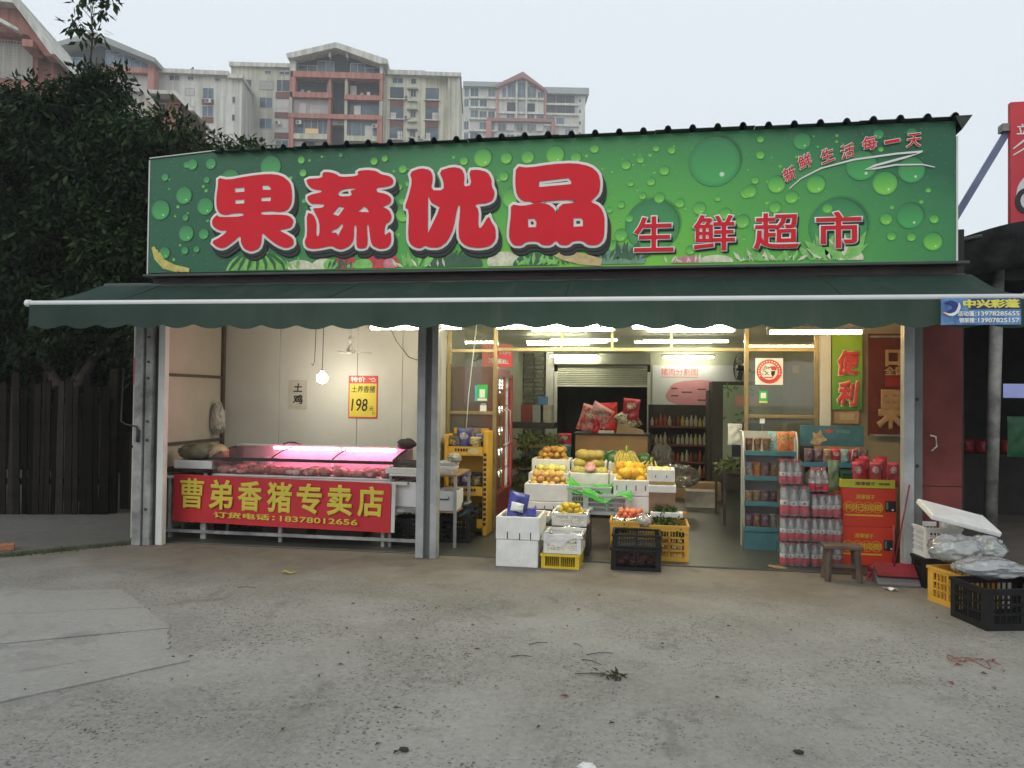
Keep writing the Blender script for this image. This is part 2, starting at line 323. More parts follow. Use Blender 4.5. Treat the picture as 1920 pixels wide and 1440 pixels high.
def ground_material(name, lo, hi, dirt, dirt_amount, grit):
    m, nt, N, L, b = node_mat(name)
    v0 = N('ShaderNodeTexCoord').outputs['Object']
    wn_ = N('ShaderNodeTexNoise'); wn_.inputs['Scale'].default_value = 30; L(v0, wn_.inputs['Vector'])
    vm = N('ShaderNodeVectorMath'); vm.operation = 'MULTIPLY_ADD'; vm.inputs[1].default_value = (.035,.035,0); L(wn_.outputs['Color'], vm.inputs[0]); L(v0, vm.inputs[2]); v = vm.outputs[0]
    base = ramp(N, L, noise(N, L, v, .9, 6, .62, .4), .34, .66, lo, hi)
    base = mix(N, L, .40, base, ramp(N, L, noise(N, L, v, 26, 8, .78), .33, .67, tuple(c*.68 for c in lo), tuple(min(1,c*1.22) for c in hi)))
    # exposed aggregate: small stones, only where the surface is worn
    vo = N('ShaderNodeTexVoronoi'); vo.inputs['Scale'].default_value = 55; L(v, vo.inputs['Vector'])
    stones = ramp(N, L, vo.outputs['Distance'], .25, .50, W3, K3)
    pick = N('ShaderNodeSeparateColor'); L(vo.outputs['Color'], pick.inputs[0])
    dark = ramp(N, L, pick.outputs[0], .45, .75, K3, W3)
    worn = ramp(N, L, noise(N, L, v, 1.5, 6, .68), .42, .58, (.06,.06,.06), W3)
    def mul(a, c):
        q = N('ShaderNodeMath'); q.operation = 'MULTIPLY'; q.use_clamp = True; L(a, q.inputs[0])
        if isinstance(c, (int, float)): q.inputs[1].default_value = c
        else: L(c, q.inputs[1])
        return q.outputs[0]
    base = mix(N, L, mul(mul(stones, dark), mul(worn, grit)), base, tuple(c*.34 for c in lo))
    base = mix(N, L, mul(mul(stones, ramp(N, L, pick.outputs[1], .6, .85, K3, W3)), mul(worn, grit * .35)), base, tuple(min(1, c*1.4) for c in hi))
    vo2 = N('ShaderNodeTexVoronoi'); vo2.inputs['Scale'].default_value = 17; L(v, vo2.inputs['Vector'])
    p2 = N('ShaderNodeSeparateColor'); L(vo2.outputs['Color'], p2.inputs[0])
    base = mix(N, L, mul(mul(ramp(N, L, vo2.outputs['Distance'], .07, .16, W3, K3), ramp(N, L, p2.outputs[0], .8, .84, K3, W3)), grit * .9), base, tuple(c*.3 for c in lo))
    # trodden earth along the shop front
    sx = N('ShaderNodeSeparateXYZ'); L(v, sx.inputs[0])
    wob = N('ShaderNodeMath'); wob.operation = 'MULTIPLY_ADD'; wob.inputs[1].default_value = 2.0; L(noise(N, L, v, 1.4, 5, .6), wob.inputs[0]); L(sx.outputs[1], wob.inputs[2])
    band = ramp(N, L, wob.outputs[0], 0, 1, K3, W3)
    mr = N('ShaderNodeMapRange'); mr.inputs[1].default_value = -.75; mr.inputs[2].default_value = .65; L(wob.outputs[0], mr.inputs[0])
    base = mix(N, L, mul(mr.outputs[0], dirt_amount), base, mix(N, L, noise(N, L, v, 5, 5, .65), tuple(c*.62 for c in dirt), tuple(c*1.3 for c in dirt)))
    v3 = N('ShaderNodeTexVoronoi'); v3.feature = 'DISTANCE_TO_EDGE'; v3.inputs['Scale'].default_value = .42; L(v, v3.inputs['Vector'])
    base = mix(N, L, mul(mul(ramp(N, L, v3.outputs['Distance'], .003, .009, W3, K3), ramp(N, L, noise(N, L, v, .7, 3), .52, .62, K3, W3)), .16), base, tuple(c*.4 for c in lo))
    wash = ramp(N, L, noise(N, L, v, .38, 4, .6, 1.2), .50, .62, K3, W3)
    base = mix(N, L, mul(wash, .22), base, tuple(min(1, c*1.12) for c in hi))
    stain = ramp(N, L, noise(N, L, v, 2.3, 4, .55, .8), .60, .70, K3, W3)
    base = mix(N, L, mul(stain, .34), base, tuple(c*.45 for c in lo))
    L(base, b.inputs['Base Color']); b.inputs['Roughness'].default_value = .88; b.inputs['Specular IOR Level'].default_value = .25
    bp = N('ShaderNodeBump'); bp.inputs['Strength'].default_value = .55; bp.inputs['Distance'].default_value = .012
    h = N('ShaderNodeMath'); h.operation = 'ADD'; L(noise(N, L, v, 38, 6, .7), h.inputs[0]); L(mul(mul(stones, worn), grit), h.inputs[1])
    L(h.outputs[0], bp.inputs['Height']); L(bp.outputs[0], b.inputs['Normal'])
    return m
M_lot = ground_material('lot_concrete', (.160,.154,.138), (.305,.300,.278), (.165,.142,.115), .97, 1.0)
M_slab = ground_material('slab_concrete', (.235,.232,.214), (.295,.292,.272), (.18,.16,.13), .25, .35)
M_pathc = ground_material('tree_shaded_path_concrete', (.075,.073,.066), (.15,.148,.136), (.10,.09,.075), .5, .6)  # path concrete darkened: the shade of the trees is put into its colour
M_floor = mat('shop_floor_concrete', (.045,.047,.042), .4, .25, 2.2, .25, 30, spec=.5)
tag(MB().add([(-400,-200,0),(400,-200,0),(400,500,0),(-400,500,0)], [(0,1,2,3)]).build('ground', M_lot), kind='structure')
# old slabs at the left, with open joints
pave = bpy.data.objects.new('concrete_apron', None); COL.objects.link(pave); tag(pave, kind='structure')
Lp = [(.18,-1.82),(.68,-2.33),(1.16,-2.86),(1.54,-3.27),(1.85,-3.60)]
Rp = [(.99,-1.57),(1.47,-1.99),(1.92,-2.38),(2.14,-2.74),(2.38,-2.90)]
q = random.Random(2)
for i in range(4):
    def ext(k, g):
        a, b = Lp[k], Rp[k]; dx, dy = a[0]-b[0], a[1]-b[1]; l = math.hypot(dx, dy)
        return (a[0]+dx/l*4.5, a[1]+dy/l*4.5+g), (b[0], b[1]+g)
    (a0, b0), (a1, b1) = ext(i, -.010), ext(i+1, .010)
    def rough(p, r, n, w):        # broken concrete edge
        return [(p[0]+(r[0]-p[0])*t/n + q.gauss(0,w)*(0 < t < n), p[1]+(r[1]-p[1])*t/n + q.gauss(0,w)*(0 < t < n)) for t in range(n)]
    MB().prismz(rough(a1,b1,26,.006) + rough(b1,b0,16,.007) + rough(b0,a0,26,.006) + [a0], -.01, .006 + .002*(i % 2)).build('slab', M_slab, pave)
# raised path by the fence
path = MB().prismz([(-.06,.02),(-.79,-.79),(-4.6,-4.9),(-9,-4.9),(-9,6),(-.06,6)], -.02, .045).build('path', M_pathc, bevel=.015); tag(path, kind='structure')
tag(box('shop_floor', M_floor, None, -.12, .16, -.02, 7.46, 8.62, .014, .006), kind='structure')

# ================================================================ shop shell
M_steel = mat('grey_painted_steel', (.30,.31,.31), .5, .18, 3.5, .12, 60, spec=.4, col2=(.40,.41,.41))
M_galv = mat('weathered_galvanised', (.17,.175,.17), .6, .3, 5, .2, 45, col2=(.36,.36,.345))
M_white = mat('white_painted_metal', (.60,.60,.57), .5, .08, 4)
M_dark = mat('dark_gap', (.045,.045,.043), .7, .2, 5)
M_panel = mat('cream_sandwich_panel', (.58,.57,.52), .42, .06, 1.6, .04, 8)
M_panelp = mat('dusty_side_panel', (.46,.41,.345), .6, .08, 2.2, .05, 10)
M_ceil = mat('ceiling_sheet', (.60,.60,.54), .5, .07, 2)
M_wallin = mat('pale_plaster', (.40,.42,.33), .7, .1, 1.8)
M_roof = mat('dark_roof_sheet', (.05,.058,.055), .55, .25, 4, .1, 20)
M_brown = mat('brown_frame', (.09,.07,.05), .5, .2, 8)
shop = thing('shop_building', 'single storey shop front with grey posts, pale wall panels and dark corrugated roof', 'building')
# stall walls
for i, (z0, z1) in enumerate(((.0,.93),(.955,1.66),(1.685,2.42))):
    box('side_panel', M_panelp, shop, -.16, .1, z0, -.1, 1.65, z1, .003)
for z in (.942, 1.672): box('wall_rail', M_brown, shop, -.1, .1, z-.016, -.075, 1.64, z+.016)
box('corner_post', M_brown, shop, -.098, 1.60, 0, -.065, 1.649, 2.42)
xs = [-.16, .62, 1.58, 2.12, 2.46]
for i in range(4): box('wall_panel', M_panel, shop, xs[i]+.002, 1.65, 0, xs[i+1]-.002, 1.72, 2.42, .004)
box('partition_wall', M_panel, shop, 2.62, .62, 0, 2.68, 1.648, 2.42, .004)
box('partition_wall', M_wallin, shop, 2.38, 1.722, 0, 2.46, 8.6, 2.42)
box('eaves_beam', M_brown, shop, -.16, .1, 2.26, 7.3, .16, 2.36)
box('ceiling', M_ceil, shop, -.16, .1, 2.42, 7.52, 8.7, 2.46)
box('side_wall', M_wallin, shop, 7.46, .45, 0, 7.52, 8.6, 2.42)
box('upper_wall', M_roof, shop, .88, .1, 2.47, .94, 8.7, 3.35); box('upper_wall', M_roof, shop, 7.32, .1, 2.47, 7.38, 8.7, 3.35)
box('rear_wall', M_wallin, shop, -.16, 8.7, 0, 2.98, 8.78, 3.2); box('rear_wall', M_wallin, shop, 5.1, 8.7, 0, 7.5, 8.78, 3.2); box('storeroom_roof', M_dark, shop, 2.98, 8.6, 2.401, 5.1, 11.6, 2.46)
# inner back wall round the shutter opening
for a in ((2.46,2.90,0,2.42),(4.98,7.46,0,2.42),(3.10,4.98,2.14,2.42)): box('back_wall', M_wallin, shop, a[0], 8.5, a[2], a[1], 8.58, a[3])
M_brick = mat('dull_brick', (.16,.17,.14), .8, .3, 9)
k = 0
for z in np.arange(.0, 2.38, .085):
    k += 1
    for x in (2.50, 2.71):
        box('brick', M_brick, shop, x + (.0 if k % 2 else -.03), 8.43 - .006*rnd.random(), z, x + .195 + (.0 if k % 2 else -.03), 8.499, z + .072)
box('pilaster', M_white, shop, 2.93, 8.40, 0, 3.09, 8.499, 2.42)
box('guide_rail', M_white, shop, 3.10, 8.38, 0, 3.16, 8.46, 2.0); box('guide_rail', M_white, shop, 4.92, 8.38, .7, 4.98, 8.46, 2.0)
M_shut = mat('shutter_slats', (.42,.43,.36), .45, .1, 3)
sh = MB()
for i in range(11): z = 1.74 + i*.036; sh.prismx([(8.42,z),(8.405,z+.018),(8.42,z+.034),(8.44,z+.034),(8.44,z)], 3.16, 4.92)
sh.build('shutter_curtain', M_shut, shop); box('shutter_box', M_shut, shop, 3.1, 8.3, 2.142, 4.98, 8.495, 2.36, .01); box('shutter_foot_bar', M_white, shop, 3.16, 8.40, 1.705, 4.92, 8.45, 1.739)
# the store room beyond the shutter
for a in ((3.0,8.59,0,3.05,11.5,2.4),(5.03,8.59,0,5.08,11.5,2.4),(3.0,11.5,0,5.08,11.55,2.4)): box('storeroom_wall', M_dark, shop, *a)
# posts
p = box('post', M_galv, shop, -.05, -.04, 0, .045, .06, 2.44, .006)
box('post', M_galv, shop, .055, -.02, 0, .13, .07, 2.44, .006)
for z in (.35, 1.02, 1.2, 1.62, 1.78, 2.02): MB().cyl((.09,-.021,z),(.09,-.034,z),.012,n=8).build('bolt', M_dark, shop)
box('post', M_white, shop, .165, .02, 0, .235, .09, 2.44, .005); box('post_gap', M_dark, shop, .13, .03, 0, .165, .08, 2.44)
for x0, x1 in ((2.79,2.865),(2.925,2.985)): box('post', M_steel, shop, x0, .0, 0, x1, .12, 2.44, .005)
box('post_channel', mat('post_channel_grey', (.13,.13,.125), .6), shop, 2.865, .05, 0, 2.925, .12, 2.44)
box('post', M_steel, shop, 6.955, .0, 0, 7.035, .1, 2.44, .005); box('post_channel', MATS['post_channel_grey'], shop, 7.036, .04, 0, 7.11, .1, 2.44)
for z in (.45,.95,1.5): MB().ball((7.07,.035,z), .014, nu=8, nv=6).build('hinge', M_dark, shop)
M_handle = mat('black_iron', (.03,.03,.03), .5)
MB().tube([(-.17,-.03,1.72),(-.175,-.05,1.20),(-.12,-.055,1.17),(.0,-.058,1.15),(.012,-.058,1.10)], .008).build('door_bolt', M_handle, shop, True)
MB().cyl((.012,-.058,1.12),(.012,-.058,1.0),.016).build('bolt_grip', M_handle, shop, True)
box('sticker', mat('pink_sticker', (.62,.10,.16), .5, .2, 30), shop, -.056, -.045, 1.55, -.048, .0, 1.82)
# roof: corrugated sheets with ribs, each sheet a piece
def roof_y(t): return -.27 + t * 9.2
def roof_z(t): return 3.729 - .30 * t
xe = .86
for i in range(8):
    prof = []
    w = .81; n = 4
    for j in range(n):
        x = xe + i*w + j*.2025
        prof += [(x, 0), (x+.075, 0), (x+.088, .028), (x+.105, .035), (x+.122, .028), (x+.135, 0)]
    prof.append((xe + (i+1)*w - .001, 0))
    b = MB(); m_ = len(prof); dz = .006 * (i % 2)
    vs = [(x, roof_y(t), roof_z(t) + z + dz) for t in (0, 1) for x, z in prof]
    b.add(vs, [(q, q+1, m_+q+1, m_+q) for q in range(m_-1)]).build('roof_sheet', M_roof, shop, solid=.004)
b = MB().add([(7.24,-.275,3.738),(7.37,-.26,3.745),(7.37,8.9,3.46),(7.24,8.9,3.46),(7.30,-.24,3.64),(7.30,8.9,3.25)], [(0,1,2,3),(0,4,1),(1,4,5,2)]).build('verge_flashing', M_roof, shop, solid=.004)

# red end wall beside the right post
M_redw = mat('dark_red_paint', (.13,.024,.020), .6, .25, 2.5, .1, 25, spec=.25, col2=(.175,.040,.033))
box('red_end_panel', M_redw, shop, 7.115, .14, .78, 7.45, .22, 2.44, .004); box('red_end_panel', M_redw, shop, 7.115, .14, 0, 7.45, .22, .772, .004)
MB().tube([(7.20,.13,1.2),(7.235,.105,1.19),(7.24,.1,1.11),(7.21,.13,1.07)], .007).build('door_pull', M_white, shop, True)

# ================================================================ roof sign
def sign_print():
    m, nt, N, L, b = node_mat('sign_print_green')
    v = N('ShaderNodeTexCoord').outputs['Object']
    mp = N('ShaderNodeMapping'); mp.inputs['Location'].default_value = (-4.45/3.6, 0, -2.55/1.5); mp.inputs['Scale'].default_value = (1/3.6, 0.0, 1/1.5); L(v, mp.inputs[0])
    g = N('ShaderNodeVectorMath'); g.operation = 'LENGTH'; L(mp.outputs[0], g.inputs[0])
    wob = N('ShaderNodeMath'); wob.operation = 'MULTIPLY_ADD'; wob.inputs[1].default_value = .16; L(noise(N, L, v, 1.2, 3), wob.inputs[0]); L(g.outputs['Value'], wob.inputs[2])
    r = N('ShaderNodeValToRGB'); L(wob.outputs[0], r.inputs[0]); e = r.color_ramp.elements
    e[0].position = .10; e[0].color = (.24,.62,.05,1); e[1].position = 1.22; e[1].color = (.022,.115,.058,1)
    x = e.new(.5); x.color = (.105,.42,.075,1); x = e.new(.86); x.color = (.048,.225,.082,1)
    sp = N('ShaderNodeTexVoronoi'); sp.inputs['Scale'].default_value = 26; L(v, sp.inputs['Vector'])
    s = ramp(N, L, sp.outputs['Distance'], .05, .16, W3, K3)
    col = mix(N, L, .28, r.outputs[0], mix(N, L, s, r.outputs[0], (.30,.72,.30)))
    L(col, b.inputs['Base Color']); b.inputs['Roughness'].default_value = .42; b.inputs['Specular IOR Level'].default_value = .35
    bp = N('ShaderNodeBump'); bp.inputs['Strength'].default_value = .25; bp.inputs['Distance'].default_value = .03; L(noise(N, L, v, 1.7, 2), bp.inputs['Height']); L(bp.outputs[0], b.inputs['Normal'])
    return m
def drop_print(name, hi, lo):
    """printed water drop: dark upper rim, light lower belly, in the coordinates of each unit disc"""
    m, nt, N, L, b = node_mat(name)
    v = N('ShaderNodeTexCoord').outputs['Object']
    s = N('ShaderNodeSeparateXYZ'); L(v, s.inputs[0])
    ln = N('ShaderNodeVectorMath'); ln.operation = 'LENGTH'; L(v, ln.inputs[0])
    mr = N('ShaderNodeMapRange'); mr.inputs[1].default_value = .9; mr.inputs[2].default_value = -.8; L(s.outputs[2], mr.inputs[0])
    c = mix(N, L, mr.outputs[0], lo, hi)
    rim = ramp(N, L, ln.outputs['Value'], .78, 1.0, K3, W3)
    q = N('ShaderNodeMath'); q.operation = 'MULTIPLY'; q.inputs[1].default_value = .55; L(rim, q.inputs[0])
    c = mix(N, L, q.outputs[0], c, tuple(a*.75 for a in lo))
    o = N('ShaderNodeVectorMath'); o.operation = 'DISTANCE'; o.inputs[1].default_value = (.30, 0, -.52); L(v, o.inputs[0])
    c = mix(N, L, ramp(N, L, o.outputs['Value'], .07, .11, W3, K3), c, (.55,.70,.50))
    L(c, b.inputs['Base Color']); b.inputs['Roughness'].default_value = .4
    return m
SY = -.20
sign = thing('shop_sign', 'long green roof sign with red Chinese characters, water drops and printed fruit', 'sign')
M_sign = sign_print()
MB().prism([(.19,2.615),(7.27,2.60),(7.27,3.725),(2.2,3.725),(.86,3.745),(.19,3.70)], SY, SY+.10).build('sign_panel', M_sign, sign)
box('edge_trim', M_white, sign, 7.272, SY-.01, 2.60, 7.285, SY+.1, 3.60); box('edge_trim', M_white, sign, .178, SY-.006, 2.60, .189, SY+.1, 3.69)
MB().tube([(.19,SY-.012,3.705),(.86,SY-.012,3.75)], .006).build('edge_trim', M_white, sign)
box('bottom_flashing', M_roof, sign, .16, SY-.04, 2.575, 7.36, SY+.1, 2.598, .003)
M_d1, M_d2 = drop_print('drop_bright', (.20,.60,.07), (.045,.30,.06)), drop_print('drop_deep', (.055,.37,.09), (.030,.21,.07))
disc = MB().add([(math.cos(2*PI*i/28), 0, math.sin(2*PI*i/28)) for i in range(28)], [tuple(range(28))])
sm_, nt, N, L, b = node_mat('drop_shadow_print'); v = N('ShaderNodeTexCoord').outputs['Object']; ln = N('ShaderNodeVectorMath'); ln.operation = 'LENGTH'; L(v, ln.inputs[0])
b.inputs['Base Color'].default_value = (.022,.135,.050,1); b.inputs['Roughness'].default_value = .45; tb_ = N('ShaderNodeBsdfTransparent'); mx_ = N('ShaderNodeMixShader'); L(ramp(N, L, ln.outputs['Value'], .80, 1.0, (.75,.75,.75), K3), mx_.inputs[0]); L(tb_.outputs[0], mx_.inputs[1]); L(b.outputs[0], mx_.inputs[2]); L(mx_.outputs[0], nt.nodes['Material Output'].inputs[0])
me_sh = bpy.data.meshes.new('printed_drop_shadow'); me_sh.from_pydata(disc.v, [], disc.f); me_sh.materials.append(sm_)
for j, mm in enumerate((M_d1, M_d2)):
    me = bpy.data.meshes.new('printed_drop'); me.from_pydata(disc.v, [], disc.f); me.materials.append(mm)
    for i, (x, z, r) in enumerate(DROPS):
        deep = (r > .1) or x < 1.1 or (x > 6.6 and z > 3.3)
        if deep != bool(j): continue
        r = min(r, (x-.2)*.85, (7.265-x)*.85, 3.68-z if z > 3.3 else 9); o = put('printed_drop', me, sign, loc=(x, SY - .0045 - .00005*i, z)); o.scale = (r, 1, r)
        if r > .03: o = put('printed_drop_shadow', me_sh, sign, loc=(x+.10*r, SY - .0012 - .00002*i, z+.10*r)); o.scale = (r*1.04, 1, r*1.04)
q = random.Random(3)
for i in range(170):
    x, z, r = q.uniform(.3,7.2), q.uniform(2.68,3.66), q.uniform(.007,.02)
    o = put('printed_drop', bpy.data.meshes['printed_drop'], sign, loc=(x, SY - .001 - .00001*i, z)); o.scale = (r, 1, r)
# printed fruit and vegetables along the foot
def pm(name, c): return mat('print_' + name, c, .45, .25, 14)
def leafy(x, z0, w, h, n, m, name='printed_leaves', s=1):
    q = random.Random(int(x*100)+s)
    b = MB()
    for i in range(n):
        a = rad(q.uniform(25,155)); l = h*q.uniform(.6,1.05); cx = x + w*(i+.5)/n
        dx, dz = math.cos(a)*l, math.sin(a)*l; y = SY-.0088-.00008*i; k = .14*l
        b.add([(cx,y,z0),(cx+dx*.5-dz/l*k,y,z0+dz*.5+dx/l*k),(cx+dx,y,z0+dz),(cx+dx*.5+dz/l*k,y,z0+dz*.5-dx/l*k)],[(0,3,2,1)])
    b.build(name, m, sign)
def blob(cx, cz, rx, rz, m, name, top=False, k=0, n=26):
    z0 = 2.622; pts = []
    for i in range(n):
        a = 2*PI*i/n; pts.append((cx+rx*math.cos(a), max(z0, cz+rz*math.sin(a))))
    b = MB().add([(x, SY-.0072-.00008*k, z) for x, z in pts], [tuple(range(n))]); return b.build(name, m, sign)
M_ban, M_lf, M_dlf, M_redp = pm('banana',(.52,.46,.12)), pm('leaf',(.20,.50,.12)), pm('darkleaf',(.045,.12,.06)), pm('red',(.55,.06,.07))
M_crm, M_wm, M_wmd = pm('cream',(.62,.62,.44)), pm('melon',(.19,.46,.10)), pm('melondark',(.02,.12,.03))
for i in range(3):
    ribbon('printed_banana', M_ban, sign, [(.24+.03*i,2.86-.03*i),(.28+.03*i,2.76-.02*i),(.36+.05*i,2.68-.01*i),(.50+.06*i,2.632)], .06, SY-.0085-.0006*i)
blob(1.30,2.60,.31,.20,M_wm,'printed_watermelon')
for i in range(7):
    a = -0.27 + .09*i
    ribbon('printed_stripe', M_wmd, sign, [(1.30+a*1.02,2.625),(1.30+a*.9+.01,2.68),(1.30+a*.62,2.745+.03*(1-abs(a)*3.2)),(1.30+a*.4,2.775)], .034, SY-.0092)
M_purple, M_pink = pm('purple',(.06,.02,.06)), pm('pink',(.55,.22,.25))
for i,(x,z,rx,rz,m,nm) in enumerate([(1.72,2.64,.14,.07,M_crm,'printed_mushroom'),(1.95,2.63,.12,.09,M_crm,'printed_onion'),(2.16,2.66,.11,.09,M_redp,'printed_apple'),(2.02,2.66,.07,.05,M_lf,'printed_pea'),(2.50,2.66,.17,.11,M_redp,'printed_apple'),(2.33,2.65,.09,.06,M_lf,'printed_pear'),(2.58,2.66,.06,.05,M_pink,'printed_apple'),(2.42,2.80,.05,.07,M_purple,'printed_grape'),(2.50,2.84,.05,.08,M_purple,'printed_grape'),(2.47,2.76,.05,.06,M_purple,'printed_grape'),(3.05,2.66,.15,.13,M_dlf,'printed_melon'),(3.28,2.64,.15,.10,M_dlf,'printed_melon'),(3.62,2.66,.15,.09,M_crm,'printed_cabbage'),(3.9,2.63,.2,.10,M_dlf,'printed_greens'),(4.62,2.66,.22,.13,pm('greygreen',(.16,.30,.20)),'printed_cabbage'),(5.20,2.63,.15,.05,M_pink,'printed_shrimp'),(5.42,2.63,.14,.055,M_crm,'printed_shrimp'),(6.48,2.64,.10,.07,M_crm,'printed_radish')]):
    blob(x,z,rx,rz,m,nm,k=i)
ribbon('printed_carrot', pm('corn',(.55,.42,.20)), sign, [(4.02,2.75),(4.15,2.71),(4.30,2.67),(4.47,2.64)], .10, SY-.0102)
for a in ((1.45,2.622,.3,.12,8,M_lf),(1.98,2.622,.25,.12,8,M_dlf),(2.70,2.622,.24,.18,9,M_lf),(2.62,2.622,.5,.10,8,M_crm),(3.0,2.70,.4,.09,9,M_dlf),(3.72,2.622,.4,.12,14,M_lf),(4.02,2.622,.25,.09,8,M_dlf),(4.42,2.66,.4,.16,9,M_dlf),(5.60,2.622,.45,.13,20,M_lf),(5.58,2.622,.5,.11,16,M_crm),(6.15,2.622,.34,.27,16,M_lf),(6.2,2.622,.28,.22,12,M_crm),(5.0,2.622,.4,.08,12,M_crm),(4.45,2.65,.35,.2,8,M_dlf),(5.72,2.622,.3,.07,8,M_dlf),(2.14,2.622,.18,.09,6,M_lf)): leafy(*a)
M_red = mat('sign_red', (.64,.018,.032), .6, .05, 3, spec=.2); M_out = mat('sign_outline', (.68,.69,.64), .5, .04); M_shad = mat('sign_black_print', (.020,.026,.022), .5, .1)
for key in ('guo','shu','you','pin'):
    ch = outline_shape(GLYPHS[key], M_red, sign, SY-.022, 0, 'character')
    a = outline_shape(GLYPHS[key], M_out, sign, SY-.016, .024, 'character_outline')
    c = outline_shape(GLYPHS[key], M_shad, sign, SY-.0125, .026, 'character_shadow', (.028,-.062))
    c2 = outline_shape(GLYPHS[key], M_shad, sign, SY-.0143, .026, 'character_shadow', (.015,-.030))
for i, (t, x0, x1) in enumerate((('生',4.74,5.07),('鲜',5.23,5.57),('超',5.72,6.08),('市',6.21,6.56))):
    lettering(t, M_shad, sign, x0+.012, 2.70, x1+.022, 3.0, SY-.012, .035, 'character_shadow')
    lettering(t, M_out, sign, x0-.012, 2.71, x1+.012, 3.03, SY-.015, .042, 'character_outline')
    lettering(t, M_red, sign, x0, 2.72, x1, 3.02, SY-.018, .016, 'character')
for i, (t, x, z) in enumerate((('新',6.00,3.34),('鲜',6.12,3.44),('生',6.29,3.48),('活',6.45,3.51),('每',6.62,3.57),('一',6.79,3.575),('天',6.95,3.575))):
    h = .055 if t != '一' else .012
    lettering(t, M_out, sign, x-.064, z-h-.006, x+.064, z+h+.006, SY-.015, .05, 'character_outline', rot=.5-.07*i, shear=.2)
    lettering(t, M_red, sign, x-.058, z-h, x+.058, z+h, SY-.018, .012, 'character', rot=.5-.07*i, shear=.2)
ribbon('printed_flourish', M_out, sign, [(6.00,3.22),(6.09,3.30),(6.25,3.38),(6.50,3.44),(6.82,3.475),(7.02,3.485),(6.90,3.445),(6.66,3.385),(6.59,3.355),(6.66,3.36),(6.82,3.385),(7.02,3.38),(7.11,3.355)], .018, SY-.012)
box('fascia_board', mat('old_fascia', (.05,.045,.042), .6, .5, 3, col2=(.085,.05,.045)), sign, .2, -.14, 2.45, 7.3, -.10, 2.574)

# ================================================================ awning
def cloth_mat(name, c, trans):
    m, nt, N, L, b = node_mat(name)
    v = N('ShaderNodeTexCoord').outputs['Object']
    mp = N('ShaderNodeMapping'); mp.inputs['Scale'].default_value = (9, 1.2, 1.2); L(v, mp.inputs[0])
    col = mix(N, L, noise(N, L, v, 2.6, 5, .65), tuple(a*.65 for a in c), tuple(a*1.35 for a in c))
    col = mix(N, L, ramp(N, L, noise(N, L, mp.outputs[0], 1, 6, .7), .52, .75, K3, (.35,.35,.35)), col, (.10,.11,.095))
    L(col, b.inputs['Base Color']); b.inputs['Roughness'].default_value = .7; b.inputs['Specular IOR Level'].default_value = .1
    t = N('ShaderNodeBsdfTranslucent'); L(col, t.inputs[0])
    ms = N('ShaderNodeMixShader'); ms.inputs[0].default_value = trans; L(b.outputs[0], ms.inputs[1]); L(t.outputs[0], ms.inputs[2])
    L(ms.outputs[0], nt.nodes['Material Output'].inputs[0]); return m
M_awn = cloth_mat('awning_canvas', (.026,.050,.041), .12)
M_val = cloth_mat('awning_valance_canvas', (.044,.074,.063), .35)
awn = thing('awning', 'dark green retractable awning with white front bar and scalloped edge', 'awning')
def canopy(u, v):
    x = -.34 + 7.74*u; y = -.16 - .84*v
    return (x, y, 2.50 - .275*v - .03*math.sin(PI*v)*(.6+.4*math.sin(x*1.9)) + .007*math.sin(x*5.3+v*3)*v*(1-v)*4 + .003*math.sin(x*13.7-v*5))
MB().grid(canopy, 120, 10).build('canopy', M_awn, awn, True)
for xs_ in (.2, .82, 1.42, 2.06):
    MB().tube([tuple(Vector(canopy(xs_/2.26*.9+.05 if False else (xs_*3.2)/7.74, v/8)) + Vector((0,0,.002))) for v in range(9)], .0035, 5).build('seam', M_awn, awn, True)
MB().cyl((-.36,-1.01,2.232),(7.42,-1.01,2.208),.022,n=14).build('front_bar', mat('bar_white', (.72,.73,.72), .35, .04), awn, True)
for x, z in ((-.365,2.232),(7.425,2.208)): MB().cyl((x-.02,-1.01,z),(x+.02,-1.01,z),.03,n=14).build('bar_cap', MATS['bar_white'], awn, True)
def valance(u, v):
    x = -.34 + 7.74*u; ph = (x*3.35) % 1.0
    low = .170 + .034*abs(math.sin(PI*ph)) - .005*math.sin(x*2.1)
    return (x, -1.03 + .012*math.sin(x*9.1)*v + .006*math.sin(x*23)*v, 2.215 - .003*x - low*v)
MB().grid(valance, 260, 6).build('valance', M_val, awn, True)
for x in (.9, 3.5, 6.4): MB().tube([(x,-.12,2.42),(x+.28,-.55,2.28),(x+.05,-.99,2.2)], .018).build('folding_arm', M_steel, awn, True)
MB().cyl((-.3,-.14,2.49),(7.36,-.14,2.47),.04,n=14).build('roller_tube', M_roof, awn, True)
plq = thing('awning_maker_plate', 'blue plaque with white phone numbers hung at the awning end', 'sign', (7.11,-1.06,2.0))
M_plq = mat('plaque_blue', (.05,.13,.45), .35, .5, 5, col2=(.20,.42,.70))
box('plate', M_plq, plq, -.253, -.006, .012, .253, .006, .196, .002)
M_yel, M_wp = mat('print_yellow', (.72,.66,.10), .5, .05), mat('print_white', (.75,.76,.74), .5, .03)
box('title_band', mat('plaque_navy', (.03,.035,.12), .4), plq, -.08, -.0085, .118, .250, -.0065, .192)
lettering('中兴彩蓬', M_yel, plq, -.115, .125, .245, .186, -.0105, .05)
lettering('活动蓬：', M_wp, plq, -.15, .070, -.03, .106, -.0105, .03); lettering('13978285655', M_wp, plq, -.02, .072, .24, .104, -.0105, .03)
lettering('钢架棚：', M_wp, plq, -.14, .024, -.03, .060, -.0105, .03); lettering('13907825157', M_wp, plq, -.02, .026, .24, .058, -.0105, .03)
outline_shape([[(-.235,.165),(-.19,.18),(-.15,.16),(-.16,.12),(-.20,.095),(-.235,.09),(-.17,.13),(-.19,.155)]], mat('logo_navy', (.02,.04,.2), .4), plq, -.010, .004, 'emblem')
